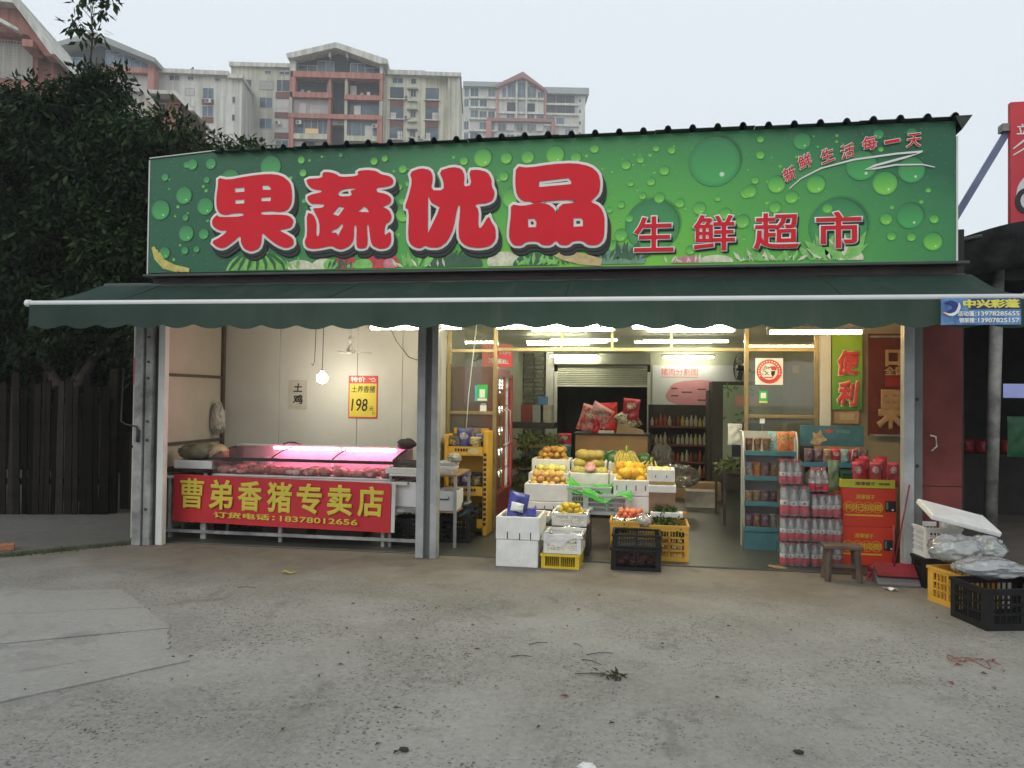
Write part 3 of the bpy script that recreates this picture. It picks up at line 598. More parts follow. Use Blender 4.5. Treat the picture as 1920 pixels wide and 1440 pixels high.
outline_shape([[(-.24,.10),(-.20,.085),(-.16,.10),(-.145,.135),(-.14,.17),(-.13,.13),(-.15,.09),(-.19,.07)]], M_wp, plq, -.011, .002, 'emblem')
ribbon('emblem_underline', mat('logo_orange', (.7,.2,.05), .4), plq, [(-.245,.098),(-.21,.082),(-.165,.088)], .014, -.012)

# ================================================================ shop window frames and panes
M_gold = mat('bronze_aluminium', (.30,.235,.115), .35, .15, 6, metal=.5)
M_pane = film('window_glass', (.55,.6,.52), .05, .02, .34)
M_paned = film('window_glass_dusty', (.5,.53,.45), .10, .03, .40)
def window(name, label, x0, x1, bars, ztop, y, split=None):
    t = thing(name, label, 'window', (x0, y, 0)); w = x1 - x0
    box('frame_post', M_gold, t, 0, -.03, 0, .04, .03, ztop, .003); box('frame_post', M_gold, t, w-.04, -.03, 0, w, .03, ztop, .003)
    zs = [0] + bars + [ztop]
    for z in bars: box('frame_bar', M_gold, t, .04, -.026, z-.018, w-.04, .026, z+.018, .003)
    for a, b in zip(zs[:-1], zs[1:]):
        if b - a > .1: box('pane', M_paned, t, .04, -.003, a + (.018 if a else 0), w-.04, .003, b - (.018 if b < ztop else 0))
    return t
window('shop_window', 'bronze framed glass panel behind the yellow snack rack', 2.69, 3.25, [.06,.62,1.30,1.985], 2.36, 1.5)
window('shop_window', 'bronze framed glass panel with round red and white sticker', 5.87, 6.60, [.06,.62,1.31,2.0], 2.36, 1.5)
tr = thing('transom_window', 'row of bronze framed glass lights above the open doorway', 'window', (3.26, 1.5, 1.98))
box('frame_bar', M_gold, tr, 0, -.03, 0, 2.60, .03, .04, .003); box('frame_bar', M_gold, tr, 0, -.03, .33, 2.60, .03, .37, .003)
for x in (.70, 1.24, 1.86): box('frame_post', M_gold, tr, x-.012, -.024, .04, x+.012, .024, .33)
for a, b in ((0,.688),(.712,1.228),(1.252,1.848),(1.872,2.60)): box('pane', M_pane, tr, a, -.003, .04, b, .003, .33)
box('pilaster', M_panel, shop, 6.61, 1.43, 0, 6.71, 1.56, 2.42, .004); box('front_wall', mat('tan_board', (.30,.25,.18), .6, .2, 3), shop, 6.711, 1.48, 0, 7.459, 1.55, 2.42)
box('transom_head', M_ceil, shop, 2.69, 1.46, 2.362, 6.608, 1.54, 2.418)
# small notices on the glass
M_green, M_stickr = mat('notice_green', (.04,.42,.10), .5, .1), mat('sticker_red', (.58,.06,.06), .5, .08)
n1 = thing('green_notice', 'green payment card on the glass behind the yellow rack', 'notice', (3.09,1.492,1.49))
box('card', M_green, n1, -.062, -.004, -.06, .055, 0, .12); box('window_square', M_wp, n1, -.032, -.006, -.02, .028, -.0042, .07); box('foot_strip', M_wp, n1, -.055, -.006, -.055, .05, -.0042, -.03); box('side_strip', mat('strip_cyan', (.10,.42,.62)), n1, -.085, -.004, -.06, -.064, 0, .11)
n2 = thing('paper_notice', 'small white paper notice on the glass beneath the green card', 'notice', (3.10,1.492,1.35)); box('sheet', M_wp, n2, -.035, -.004, -.03, .035, 0, .035); box('strip', M_green, n2, -.035, -.004, -.05, .035, 0, -.034); box('upper_strip', mat('tape_grey', (.35,.35,.33)), n2, -.03, -.004, .04, .03, 0, .055)
n3 = thing('small_green_notice', 'small green framed card under the round sticker', 'notice', (6.06,1.492,1.52)); box('card', M_green, n3, -.042, -.004, -.05, .042, 0, .055); box('window_square', M_wp, n3, -.026, -.006, -.022, .026, -.0042, .034); box('foot_strip', mat('strip_yellow', (.6,.55,.15)), n3, -.042, -.004, -.072, .042, 0, -.052)
n4 = thing('small_white_notice', 'small white and blue card low on the sticker window', 'notice', (6.05,1.492,1.27)); box('card', mat('card_slate', (.10,.14,.2)), n4, -.032, -.004, -.04, .032, 0, .05); box('window_square', M_wp, n4, -.024, -.006, -.032, .024, -.0042, .02)
n5 = thing('paper_square', 'small cream paper square behind the sticker window', 'notice', (6.38,1.512,1.80)); box('sheet', mat('paper_cream', (.6,.52,.36)), n5, -.03, -.003, -.035, .035, 0, .04)
st = thing('round_sticker', 'white square sticker with a red ring on the right window', 'sticker', (6.115,1.490,1.775))
box('backing', M_wp, st, -.138, -.004, -.138, .138, 0, .138)
ring = [[(.125*math.cos(2*PI*i/40), .125*math.sin(2*PI*i/40)) for i in range(40)], [(.085*math.cos(2*PI*i/40), .085*math.sin(2*PI*i/40)) for i in range(40)]]
outline_shape(ring, M_stickr, st, -.0075, 0, 'ring', smooth=0)
q = random.Random(5)
for i in range(16):
    a = rad(205 - 14.5*i) if i < 16 else 0
    box('ring_letter', M_wp, st, .104*math.cos(a)-.006, -.0098, .104*math.sin(a)-.007, .104*math.cos(a)+.006, -.0078, .104*math.sin(a)+.007)
ink = mat('ink_black', (.02,.02,.02), .6)
for i in range(14):
    x, z = q.uniform(-.065,.02), q.uniform(-.04,.05); ribbon('print_stroke', ink, st, [(x,z),(x+q.uniform(-.015,.02),z+q.uniform(-.014,.014)),(x+q.uniform(.005,.03),z+q.uniform(-.014,.016))], .007, -.0065 - .0001*i)
outline_shape([[(.01,.04),(.05,.06),(.075,.04),(.07,.01),(.03,.015)]], M_stickr, st, -.0065, 0, 'print_patch'); outline_shape([[(.02,.005),(.06,.005),(.055,-.03),(.035,-.06),(.02,-.03)]], ink, st, -.0072, 0, 'print_patch')
box('print_line', M_stickr, st, -.05, -.0062, -.068, .035, -.0044, -.055)

# ================================================================ vertical banners at the right
bn = thing('green_banner', 'narrow green hanging banner with two red characters', 'banner', (6.865,1.44,0))
gm, nt, N, L, b = node_mat('banner_green')
v = N('ShaderNodeTexCoord').outputs['Object']; s_ = N('ShaderNodeSeparateXYZ'); L(v, s_.inputs[0])
mr = N('ShaderNodeMapRange'); mr.inputs[1].default_value = 1.4; mr.inputs[2].default_value = 2.1; L(s_.outputs[2], mr.inputs[0])
L(mix(N, L, mr.outputs[0], (.07,.24,.05), (.28,.46,.04)), b.inputs['Base Color']); b.inputs['Roughness'].default_value = .6
MB().grid(lambda u, v: (-.145+.29*u, -.006*math.sin(u*6+v*3), 1.39+.77*v), 16, 20).build('cloth', gm, bn, True)
for t, z0, z1 in (('便',1.74,1.99),('利',1.43,1.68)):
    lettering(t, mat('banner_outline', (.66,.55,.35)), bn, -.105, z0-.012, .125, z1+.012, -.012, .07, 'character_outline', shear=.15)
    lettering(t, M_stickr, bn, -.095, z0, .115, z1, -.016, .04, 'character', shear=.15)
cd = thing('cardboard_notice', 'plain brown cardboard notice under the green banner', 'notice', (6.86,1.468,1.265)); box('card', mat('cardboard_tan', (.36,.25,.15), .8, .15, 8), cd, -.115, -.01, -.015, .125, 0, .12); box('print_patch', mat('cardboard_print', (.45,.34,.22)), cd, -.06, -.0125, .02, .08, -.0105, .09)
db = thing('dark_red_banner', 'dark maroon poster with large pale characters beside the right post', 'banner', (7.245,1.44,0))
box('cloth', mat('maroon_cloth', (.115,.022,.02), .6, .3, 4), db, -.18, -.006, 1.13, .20, 0, 2.16); box('red_band', mat('maroon_band', (.24,.02,.02)), db, -.02, -.0085, 1.63, .169, -.0063, 1.73)
M_tan = mat('banner_tan', (.40,.24,.13), .6, .15)
lettering('口', M_tan, db, -.02, 1.83, .13, 2.0, -.010, .05, 'character'); lettering('全国', M_tan, db, -.03, 1.74, .165, 1.83, -.010, .04, 'character'); lettering('果', M_tan, db, -.10, 1.20, .168, 1.60, -.012, .05, 'character')
box('batten', M_galv, db, -.165, -.014, 1.13, .175, .002, 1.149); box('batten', M_galv, db, -.165, -.014, 2.121, .175, .002, 2.14)
# ================================================================ apartment blocks beyond
def bm(name, c, v=.08, s=.6): return mat(name, c, .75, v, s, .0, spec=.2, streak=.28 if name.startswith('render') else 0)
B_beige, B_pink, B_white, B_brown, B_grey = bm('render_beige',(.50,.48,.40)), bm('render_pink',(.44,.20,.165)), bm('render_white',(.60,.59,.53)), bm('spandrel_brown',(.17,.085,.075)), bm('roof_grey',(.33,.35,.34))
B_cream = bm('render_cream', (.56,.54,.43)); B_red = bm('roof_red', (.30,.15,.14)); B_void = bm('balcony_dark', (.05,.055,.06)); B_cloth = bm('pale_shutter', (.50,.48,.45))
B_glass = mat('far_glass', (.06,.09,.12), .12, .3, .35, spec=.5, col2=(.13,.18,.22)); B_glassd = mat('far_glass_dark', (.045,.06,.08), .15, .3, .3, spec=.5); B_frame = bm('far_frame', (.45,.46,.45)); B_fdark = bm('far_frame_dark', (.10,.105,.11))
class Block:
    """a building drawn in elevation; e() turns drawing units into metres on the facade (x right, z up)"""
    def __init__(s, label, loc, rz, k, px, pz, zap):
        s.t = thing('apartment_building', label, 'building', (loc[0], loc[1], 0), rz); s.k, s.px, s.pz, s.zap = k, px, pz, zap
    def X(s, x): return (x - s.px) / s.k
    def Z(s, z): return s.zap - (z - s.pz) / s.k
    def slab(s, name, m, x0, z0, x1, z1, y0, y1, parent=None, ground=False):
        return box(name, m, parent or s.t, s.X(x0), y0, 0 if ground else s.Z(z1), s.X(x1), y1, s.Z(z0))
    def win(s, x0, z0, x1, z1, glass=None, bars=(), y=0.0, rail=False, frame=None):
        f = frame or B_frame; X0, X1, Z0, Z1 = s.X(x0), s.X(x1), s.Z(z1), s.Z(z0); t = .07
        b = MB().box(X0,y-.06,Z0,X1,y+.02,Z0+t).box(X0,y-.06,Z1-t,X1,y+.02,Z1).box(X0,y-.06,Z0+t,X0+t,y+.02,Z1-t).box(X1-t,y-.06,Z0+t,X1,y+.02,Z1-t)
        for u in bars: xx = X0 + (X1-X0)*u; b.box(xx-t*.5,y-.05,Z0+t,xx+t*.5,y+.02,Z1-t)
        if rail: b.box(X0+t,y-.05,Z0+(Z1-Z0)*.32,X1-t,y+.02,Z0+(Z1-Z0)*.32+t*.7)
        w = b.build('window', f, s.t); box('pane', glass or B_glass, w, X0+t, y-.02, Z0+t, X1-t, y+.01, Z1-t)
        return w
    def poly(s, name, m, pts, y0, y1): return MB().prism([(s.X(x), s.Z(z)) for x, z in pts], y0, y1).build(name, m, s.t)
    def ac(s, x, z, y=-.3):
        X, Z = s.X(x), s.Z(z); o = box('air_conditioner', B_white, s.t, X-.4, y-.3, Z-.28, X+.4, y, Z+.28); MB().cyl((X-.1,y-.33,Z),(X-.1,y-.3,Z),.22,n=14).build('fan_grille', B_fdark, o)
    def grille(s, x0, z0, x1, z1, y, nx, nz, m=None):
        b = MB(); X0, X1, Z0, Z1 = s.X(x0), s.X(x1), s.Z(z1), s.Z(z0)
        for i in range(nx+1): x = X0+(X1-X0)*i/nx; b.box(x-.02,y-.04,Z0,x+.02,y,Z1)
        for i in range(nz+1): z = Z0+(Z1-Z0)*i/nz; b.box(X0,y-.06,z-.02,X1,y-.041,z+.02)
        b.build('window_grille', m or B_frame, s.t)
# centre block with the big gable (drawing: 4.8 units per photo pixel)
c3 = Block('beige and pink apartment block with broad pale gable above the sign', (-42.17,105), rad(12), 58.6, 635, 134, 55.4)
c3.slab('wall', B_beige, 215, 260, 1050, 2300, 2.2, 16, ground=True)
c3.slab('wall', B_cream, 1050, 365, 1640, 2300, 1.0, 15, ground=True); c3.slab('wall', B_cream, 1640, 372, 1750, 2300, .2, 15, ground=True); c3.slab('wall', B_beige, -320, 330, 215, 2300, .6, 15, ground=True)
c3.slab('parapet', B_white, 1090, 322, 1430, 365, .2, 15.2); c3.slab('parapet', B_white, 1425, 345, 1762, 380, -.4, 15.4); c3.slab('parapet', B_white, -330, 295, 214, 332, .1, 15.2); c3.slab('roof_finial', B_fdark, 1220, 300, 1228, 322, 3, 3.3)
c3.poly('gable_roof', B_white, [(190,235),(635,118),(1098,258),(1098,298),(1030,300),(635,168),(260,268),(205,272)], -1.0, 12)
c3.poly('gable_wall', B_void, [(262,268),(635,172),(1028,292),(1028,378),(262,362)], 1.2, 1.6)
for a in ((275,275,445,358),(450,228,600,360),(745,215,880,370),(885,258,1020,374)):
    ztop = 285 - (a[0]-270)*.25 if a[0] < 600 else 215 + (a[2]-740)*.27
    c3.win(a[0], max(a[1], ztop), a[2], a[3], B_glassd if a[0] in (275,885) else B_glass, (.5,), 1.1)
for x in (572, 728): c3.slab('gable_bracket', B_white, x-8, 190, x+8, 235, -.2, .9)
for a in ((245,366,1052,420),(245,556,592,604),(708,570,1048,614),(212,750,1050,792)): c3.slab('balcony_band', B_pink, *a, -.1, 1.3)
for a in ((215,272,268,365),(1022,300,1052,366),(215,420,268,556),(1022,420,1052,570),(215,792,255,2300),(1005,792,1050,2300)): c3.slab('pier', B_pink if a[1] > 365 else B_white, *a, 0, 2.2)
for a in ((215,604,238,750),(1022,614,1052,750)): c3.slab('pier', B_beige, *a, 0, 2.2)
for a in ((560,420,585,2300),(708,420,733,2300)): c3.slab('stair_pier', B_pink if a[0] < 600 else B_beige, a[0], a[1], a[2], a[3], .2, 2.2)
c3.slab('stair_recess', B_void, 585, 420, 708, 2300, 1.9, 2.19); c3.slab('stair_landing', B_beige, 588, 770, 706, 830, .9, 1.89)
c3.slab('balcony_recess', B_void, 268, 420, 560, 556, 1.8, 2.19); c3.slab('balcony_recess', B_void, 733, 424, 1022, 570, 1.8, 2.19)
c3.slab('balcony_curtain', B_cloth, 745, 450, 800, 568, 1.5, 1.79); c3.slab('balcony_curtain', B_grey, 532, 430, 560, 556, 1.4, 1.79)
c3.win(242, 606, 558, 748, B_cloth, (.12,.28,.44,.6,.78), .9); c3.grille(242, 606, 558, 748, .8, 9, 4)
c3.win(748, 618, 1018, 750, B_glass, (.17,.45,.70,.87), .9, frame=B_fdark)
c3.win(258, 792, 552, 928, B_glass, (.28,.5,.7,.86), .8, frame=B_frame); c3.win(736, 800, 1002, 936, B_glass, (.14,.45,.86), .8)
c3.slab('lit_curtain', mat('lit_room', (.75,.55,.25), .6), 350, 870, 470, 915, .74, .76)
for a in ((256,930,558,978),(736,938,1004,985)): c3.slab('balcony_band', B_cream, *a, .1, 1.3)
c3.win(256, 985, 345, 1120, B_cloth, (.5,), .9); c3.slab('balcony_recess', B_void, 352, 980, 436, 1120, 1.6, 2.19); c3.grille(440, 985, 558, 1060, .8, 10, 3); c3.slab('balcony_recess', B_void, 736, 987, 1003, 1120, 1.6, 2.19)
for x0, x1 in ((1112,1236),(1436,1556)):
    for i, z in enumerate((465,650,835)):
        c3.win(x0, z, x1, z+108, B_glass if i or x0 > 1400 else B_glassd, (.5,.82) if i else (.5,), 1.0, rail=True, frame=B_fdark)
        c3.slab('spandrel', B_brown, x0, z+120, x1, z+178, .86, .99); c3.slab('sill', B_white, x0-12, z+109, x1+12, z+119, .6, .99)
for z in (490,680,862):
    c3.win(1298, z, 1350, z+62, B_glassd, (.5,), 1.0); c3.slab('window_hood', B_grey, 1270, z-16, 1368, z-2, .3, .99)
    c3.slab('ledge', B_cream, 1275, z+95, 1362, z+108, .4, .99)
c3.ac(1305, 940, .9)
c3.win(1130, 378, 1230, 430, B_glassd, (.5,), 1.0); c3.win(1300, 380, 1350, 432, B_glassd, (), 1.0)
c3.slab('drain_pipe', B_white, 1655, 400, 1663, 2300, .05, .19, ground=True); c3.slab('drain_pipe', B_white, 1085, 380, 1092, 2300, .8, .99, ground=True); c3.slab('corner_strip', B_white, 1722, 380, 1750, 2300, .05, .19)
for i, z in enumerate((435,615,800,985)):
    if i: c3.win(85, z, 205, z+118, B_cloth if i < 3 else B_glass, (.5,), .6, True); c3.slab('spandrel', B_brown, 80, z+120, 212, z+172, .46, .59)
    else: c3.win(90, z, 214, z+112, B_glassd, (.4,), .6); c3.slab('spandrel', B_brown, 85, z+116, 213, z+172, .46, .59)
c3.win(-60, 450, 58, 530, B_cloth, (.5,), .6); c3.grille(-60, 450, 58, 530, .5, 8, 2); c3.win(110, 360, 210, 392, B_glassd, (.5,), .6); c3.win(-20, 355, 40, 388, B_glassd, (), .6)
for z in (600,790): c3.win(-60, z, 58, z+100, B_glass, (.5,), .6)
for z in (440,620,800): c3.win(-250, z, -130, z+108, B_glassd, (.5,), .6, True); c3.slab('spandrel', B_brown, -250, z+112, -130, z+165, .46, .59)
c3.ac(112, 838, .3); c3.ac(1265, 560, .9); c3.ac(1265, 745, .9); c3.ac(1390, 925, .9); c3.ac(300, 830, .3); c3.ac(985, 845, .3)
for x, z, w, h in ((1120,700,50,55),(1500,690,50,60),(1445,880,40,60),(1185,870,45,65),(790,650,60,95),(890,830,70,100),(300,640,60,100)): c3.slab('curtain', B_cloth, x, z, x+w, z+h, .955 if x > 1100 else .72, .965 if x > 1100 else .74)
for x, z in ((300,505),(360,515),(840,520),(900,510),(960,525)): c3.slab('laundry', (B_white, B_brown, B_grey)[(x//60) % 3], x, z, x+28, z+40, 1.2, 1.22)
# far block at the right (drawing: 6.857 units per photo pixel)
c4 = Block('distant hazy apartment block with red gable right of the others', (-27.4,195), rad(11), 48.4, 900, 140, 87.9)
c4.slab('wall', B_white, 100, 300, 1180, 2300, 1.6, 16, ground=True); c4.slab('wall', B_white, 1180, 360, 1725, 2300, 1.6, 16, ground=True)
c4.slab('eaves', B_grey, 130, 238, 640, 300, .2, 16); c4.slab('eaves', B_grey, 1180, 290, 1765, 372, .2, 16.4); c4.slab('penthouse', B_cream, 655, 138, 1060, 300, 4, 12)
c4.poly('gable_roof', B_red, [(540,300),(900,112),(1215,340),(1215,372),(1175,345),(1090,285),(960,215),(900,190),(830,215),(690,268),(560,330)], -.6, 8)
c4.poly('gable_wall', B_white, [(560,320),(900,185),(1180,350),(1180,700),(560,700)], 1.2, 1.6)
for x0, x1, z in ((640,690,300),(706,815,250),(840,942,222),(968,1080,262),(1098,1172,340)): c4.win(x0, z, x1, 425, B_glass, (.5,), 1.15)
for x in (824, 952): c4.slab('pier', B_white, x-12, 200, x+12, 720, .3, 1.19)
for x0, x1, z0, z1 in ((700,812,485,600),(840,925,470,605),(965,1065,495,610)): c4.slab('balcony_recess', B_void if x0 != 840 else B_grey, x0, z0, x1, z1, 1.0, 1.19)
rows = [(300,415),(440,545),(590,690),(735,845),(880,975)]
for i, (z0, z1) in enumerate(rows):
    for j, (x0, x1) in enumerate(((145,205),(225,330),(345,440),(455,545))):
        c4.win(x0, z0 + 8*(j>1), x1, z1, (B_glass, B_glassd, B_cloth, B_glass)[(i*3+j) % 4], (.5,), 1.6)
    for j, (x0, x1) in enumerate(((1215,1330),(1345,1450),(1465,1575))):
        zz0, zz1 = z0+70+8*j*.3, z1+65
        if i < 2: c4.slab('balcony_recess', B_void, x0, zz0, x1+8, zz1, 1.3, 1.59)
        else: c4.win(x0, zz0, x1, zz1, (B_glass, B_cloth, B_glass)[(i+j) % 3], (.3,.65), 1.6)
    c4.slab('floor_band', B_white, 210, z1+4, 580, z1+30, .9, 1.59); c4.slab('floor_band', B_white, 1190, z1+68, 1640, z1+96, .9, 1.59)
    c4.win(1640, z0+115, 1672, z0+160, B_glassd, (), 1.6)
    if i > 1:
        for x0, x1 in ((590,690),(700,800),(830,915),(965,1060),(1085,1180)): c4.win(x0, z0+25, x1, z1+10, (B_glass, B_cloth, B_glassd)[(i+x0//100) % 3], (.5,), 1.15)
c4.slab('floor_band', B_cream, 590, 428, 1180, 455, .6, 1.19); c4.slab('floor_band', B_white, 590, 612, 1180, 640, .6, 1.19)
c4.slab('red_beam', B_red, 440, 705, 1310, 745, .2, 1.19); c4.slab('red_pier', B_pink, 435, 746, 500, 1100, .2, 1.19); c4.slab('red_pier', B_pink, 1280, 746, 1330, 1100, .2, 1.19)
for x in (565, 1190): c4.slab('red_pier', B_pink, x, 330, x+24, 704, .5, 1.19)
c4.slab('roof_finial', B_fdark, 893, 95, 907, 118, 1, 1.4)
# block at the left with blue glazed gable (drawing: 6 units per photo pixel)
c2 = Block('pale apartment block with blue glazed gable behind the trees', (-72.2,90), rad(14), 79.8, 1060, 372, 52.2)
c2.slab('wall', B_beige, 520, 640, 1700, 3300, 2.0, 14, ground=True); c2.slab('wall', B_white, 1700, 700, 2640, 3300, 2.6, 14, ground=True)
c2.poly('gable_roof', B_grey, [(560,560),(1080,372),(1760,640),(1760,690),(1690,668),(1080,450),(600,590)], -1.2, 12)
c2.poly('gable_wall', B_void, [(640,600),(1080,452),(1640,650),(1640,712),(640,712)], 1.2, 1.9)
for x0, x1, z in ((1145,1245,505),(1255,1430,540),(1440,1630,600),(660,900,600)): c2.win(x0, z, x1, 708, mat('blue_glass', (.09,.17,.27), .15, .3, .3), (.5,), 1.1)
c2.slab('balcony_band', B_pink, 1150, 712, 1645, 772, .2, 1.9); c2.slab('pier', B_pink, 1640, 660, 1712, 1100, .2, 1.99); c2.win(1230, 775, 1635, 960, B_cloth, (.2,.4,.6,.8), 1.2)
c2.slab('parapet', B_white, 1700, 655, 2500, 705, 1.8, 14.2); c2.slab('parapet', B_white, 2490, 690, 2660, 730, 1.9, 14.2)
c2.poly('pavilion_roof', B_red, [(1790,640),(2005,535),(2180,640)], 5, 9); c2.slab('pavilion_wall', B_pink, 1850, 640, 2150, 662, 5.2, 8.8); c2.slab('stair_head', B_cream, 2120, 590, 2320, 660, 6, 10); c2.slab('roof_finial', B_fdark, 1999, 515, 2011, 536, 5.2, 5.5)
for a in ((1810,710,1930,770),(2020,715,2090,760),(2330,720,2390,760)): c2.win(*a, B_glassd, (.5,), 2.6)
for z in (850, 1060): c2.win(1990, z, 2100, z+90, B_cloth, (.5,), 2.6); c2.win(2190, z-10, 2320, z+120, B_glass, (.5,), 2.6); c2.slab('spandrel', B_brown, 2190, z+126, 2320, z+190, 2.46, 2.59); c2.win(2530, z+80, 2570, z+160, B_glassd, (), 2.6)
c2.ac(2270, 1010, 2.2)
# near pink block cut off by the left edge (drawing: 6 units per photo pixel)
c1 = Block('pink block with pale sloping eaves at the far left corner', (-42.8,45), rad(20), 146, 240, 30, 31.6)
c1.slab('wall', B_pink, -1200, 330, 340, 3600, 1.5, 12, ground=True); c1.slab('wall', B_pink, 300, 560, 460, 3600, 2.2, 12, ground=True)
c1.poly('gable_roof', B_white, [(-900,10),(240,15),(250,60),(650,640),(600,640),(215,110),(180,100),(-900,95)], -.9, 10)
c1.poly('gable_soffit', B_pink, [(-900,100),(180,105),(560,600),(480,600),(300,380),(-900,330)], .2, 1.49)
c1.slab('eaves_beam', B_pink, 290, 480, 400, 560, -.6, 1.49)
c1.poly('sunshade', B_white, [(-200,180),(20,250),(260,375),(255,405),(0,290),(-200,215)], -.8, 0)
c1.slab('balcony_recess', B_void, -600, 255, 240, 330, 1.2, 1.48); c1.win(-300, 420, 285, 830, B_cloth, (.25,.5,.75), 1.5); c1.grille(-300, 400, 285, 830, 1.3, 18, 12, B_white)
# little pavilion roof among the tree tops
c5 = Block('small pink house with pale pitched roof showing above the tree crowns', (-37.5,55), rad(14), 122, 1340, 900, 27.9)
c5.slab('wall', B_pink, 1200, 905, 1500, 3600, 1.0, 8, ground=True); c5.poly('gable_roof', B_white, [(1110,845),(1500,855),(1690,1060),(1640,1060),(1480,890),(1210,890),(1290,1010),(1250,1010)], -.4, 9); c5.win(1250, 935, 1340, 990, B_void, (), 1.0)

# ================================================================ trees
def leaf_mat(name, lo, hi):
    m, nt, N, L, b = node_mat(name)
    g = N('ShaderNodeNewGeometry')
    r = ramp(N, L, g.outputs['Random Per Island'], .1, .95, lo, hi)
    L(r, b.inputs['Base Color']); b.inputs['Roughness'].default_value = .6; b.inputs['Specular IOR Level'].default_value = .12
    t = N('ShaderNodeBsdfTranslucent'); L(r, t.inputs[0]); ms = N('ShaderNodeMixShader'); ms.inputs[0].default_value = .22
    L(b.outputs[0], ms.inputs[1]); L(t.outputs[0], ms.inputs[2]); L(ms.outputs[0], nt.nodes['Material Output'].inputs[0]); return m
M_leaf = leaf_mat('foliage_dark', (.007,.018,.008), (.034,.062,.022)); M_leaf2 = leaf_mat('foliage_mid', (.010,.026,.010), (.050,.082,.028)); M_leafy = leaf_mat('foliage_young', (.10,.17,.03), (.22,.27,.04))
M_bark = mat('bark', (.07,.055,.042), .9, .3, 12, .6, 25)
def leaves(centres, radii, count, size, seed, droop=.35):
    """count leaves in sprays round each centre; folded diamond blades"""
    R = np.random.default_rng(seed); C = np.repeat(np.array(centres), count, 0); rr = np.repeat(np.array(radii), count)
    n = len(C); d = R.normal(size=(n,3)); d /= np.linalg.norm(d, axis=1)[:,None]
    p = C + d * (rr * R.uniform(.35,1.0,n))[:,None]
    a = d * .7 + R.normal(size=(n,3)) * .55; a[:,2] -= droop; a /= np.linalg.norm(a, axis=1)[:,None]
    up = R.normal(size=(n,3)) * .45 + np.array([0,0,1.0]); s = np.cross(a, up); s /= np.linalg.norm(s, axis=1)[:,None] + 1e-9; u = np.cross(s, a)
    l = size * R.uniform(.65,1.25,n)[:,None]; w = l * .19
    v = np.stack([p, p + a*l*.45 + s*w - u*w*.3, p + a*l - u*l*.12, p + a*l*.45 - s*w - u*w*.3], 1).reshape(-1,3)
    i = np.arange(n) * 4
    f = np.concatenate([np.stack([i,i+1,i+2],1), np.stack([i,i+2,i+3],1)], 0)
    return v, f
def crown(name, m, parent, centres, radii, count, size, seed, smooth=False):
    v, f = leaves(centres, radii, count, size, seed)
    me = bpy.data.meshes.new(name); me.vertices.add(len(v)); me.vertices.foreach_set('co', v.ravel().astype(np.float32))
    me.loops.add(f.size); me.loops.foreach_set('vertex_index', f.ravel().astype(np.int32)); me.polygons.add(len(f))
    me.polygons.foreach_set('loop_start', np.arange(0, f.size, 3, dtype=np.int32)); me.polygons.foreach_set('loop_total', np.full(len(f), 3, dtype=np.int32))
    me.update(); me.materials.append(m); return put(name, me, parent)
def tree(label, x, y, h, masses, seed, n_clump, count, size, m, group=None, trunk_r=.14):
    """masses: ellipsoids (dx, dy, z, rx, ry, rz) filled with leaf clumps, thicker at their skin"""
    t = thing('tree', label, 'tree', (x, y, 0), 0, group); q = random.Random(seed)
    fork = Vector((q.uniform(-.15,.15), q.uniform(-.1,.1), h*.32))
    MB().tube([(0,0,-.05),(fork.x*.4,0,h*.15),tuple(fork)], [trunk_r*1.25, trunk_r, trunk_r*.8], 12).build('trunk', M_bark, t, True)
    cs, rs = [], []
    for mi, (dx, dy, z, rx, ry, rz) in enumerate(masses):
        mid = Vector((dx, dy, z)); k = fork.lerp(mid, .5) + Vector((q.uniform(-.2,.2), q.uniform(-.2,.2), .1))
        MB().tube([tuple(fork), tuple(k), tuple(mid), tuple(mid + Vector((0,0,rz*.75)))], [trunk_r*.6, trunk_r*.42, trunk_r*.2, .008], 8).build('limb', M_bark, t, True)
        for i in range(int(n_clump * rx*ry*rz) + 8):
            a, b_ = q.uniform(0, 2*PI), math.acos(q.uniform(-1,1)); r = q.uniform(.35,1) ** .5
            c = (dx + rx*r*math.sin(b_)*math.cos(a), dy + ry*r*math.sin(b_)*math.sin(a), z + rz*r*math.cos(b_)); cs.append(c); rs.append(q.uniform(.20,.40))
    crown('crown', m, t, cs, rs, count, size, seed); return t
tree('dark leafy tree with a bare sprig rising from its top', -3.3, 3.2, 6.4, [(.0,0,4.95,1.0,1.1,1.1),(.85,-.2,4.1,1.1,1.1,1.1),(-.8,.1,4.4,1.2,1.1,1.2),(.1,-.4,3.1,1.3,1.0,1.0),(.2,0,6.05,.26,.35,.45),(-.3,-.4,2.2,1.3,.8,.8)], 11, 55, 160, .125, M_leaf)
tree('dark leafy tree cut by the left picture edge', -5.3, 3.0, 6.0, [(.2,0,5.0,1.25,1.1,1.2),(.6,-.3,3.8,1.3,1.1,1.2),(-.9,0,3.9,1.2,1.1,1.3),(.3,-.3,2.5,1.3,1.0,1.1)], 12, 55, 160, .125, M_leaf)
tree('mid green tree leaning over the sign left end', -1.35, 3.0, 5.6, [(-.3,0,4.4,1.1,1.0,.95),(.45,.3,4.25,.65,.8,.75),(-.5,-.2,3.4,1.1,.9,1.1),(.3,0,3.5,.9,.8,1.0),(.1,0,2.4,1.2,.8,.9)], 13, 55, 160, .12, M_leaf2)
tree('lower tree filling the gap behind the fence', -2.6, 2.3, 4.2, [(0,0,2.7,1.3,.6,.9),(1.1,.1,2.6,.9,.6,.9),(-1.4,.1,2.8,1.0,.6,.9)], 14, 60, 140, .11, M_leaf)
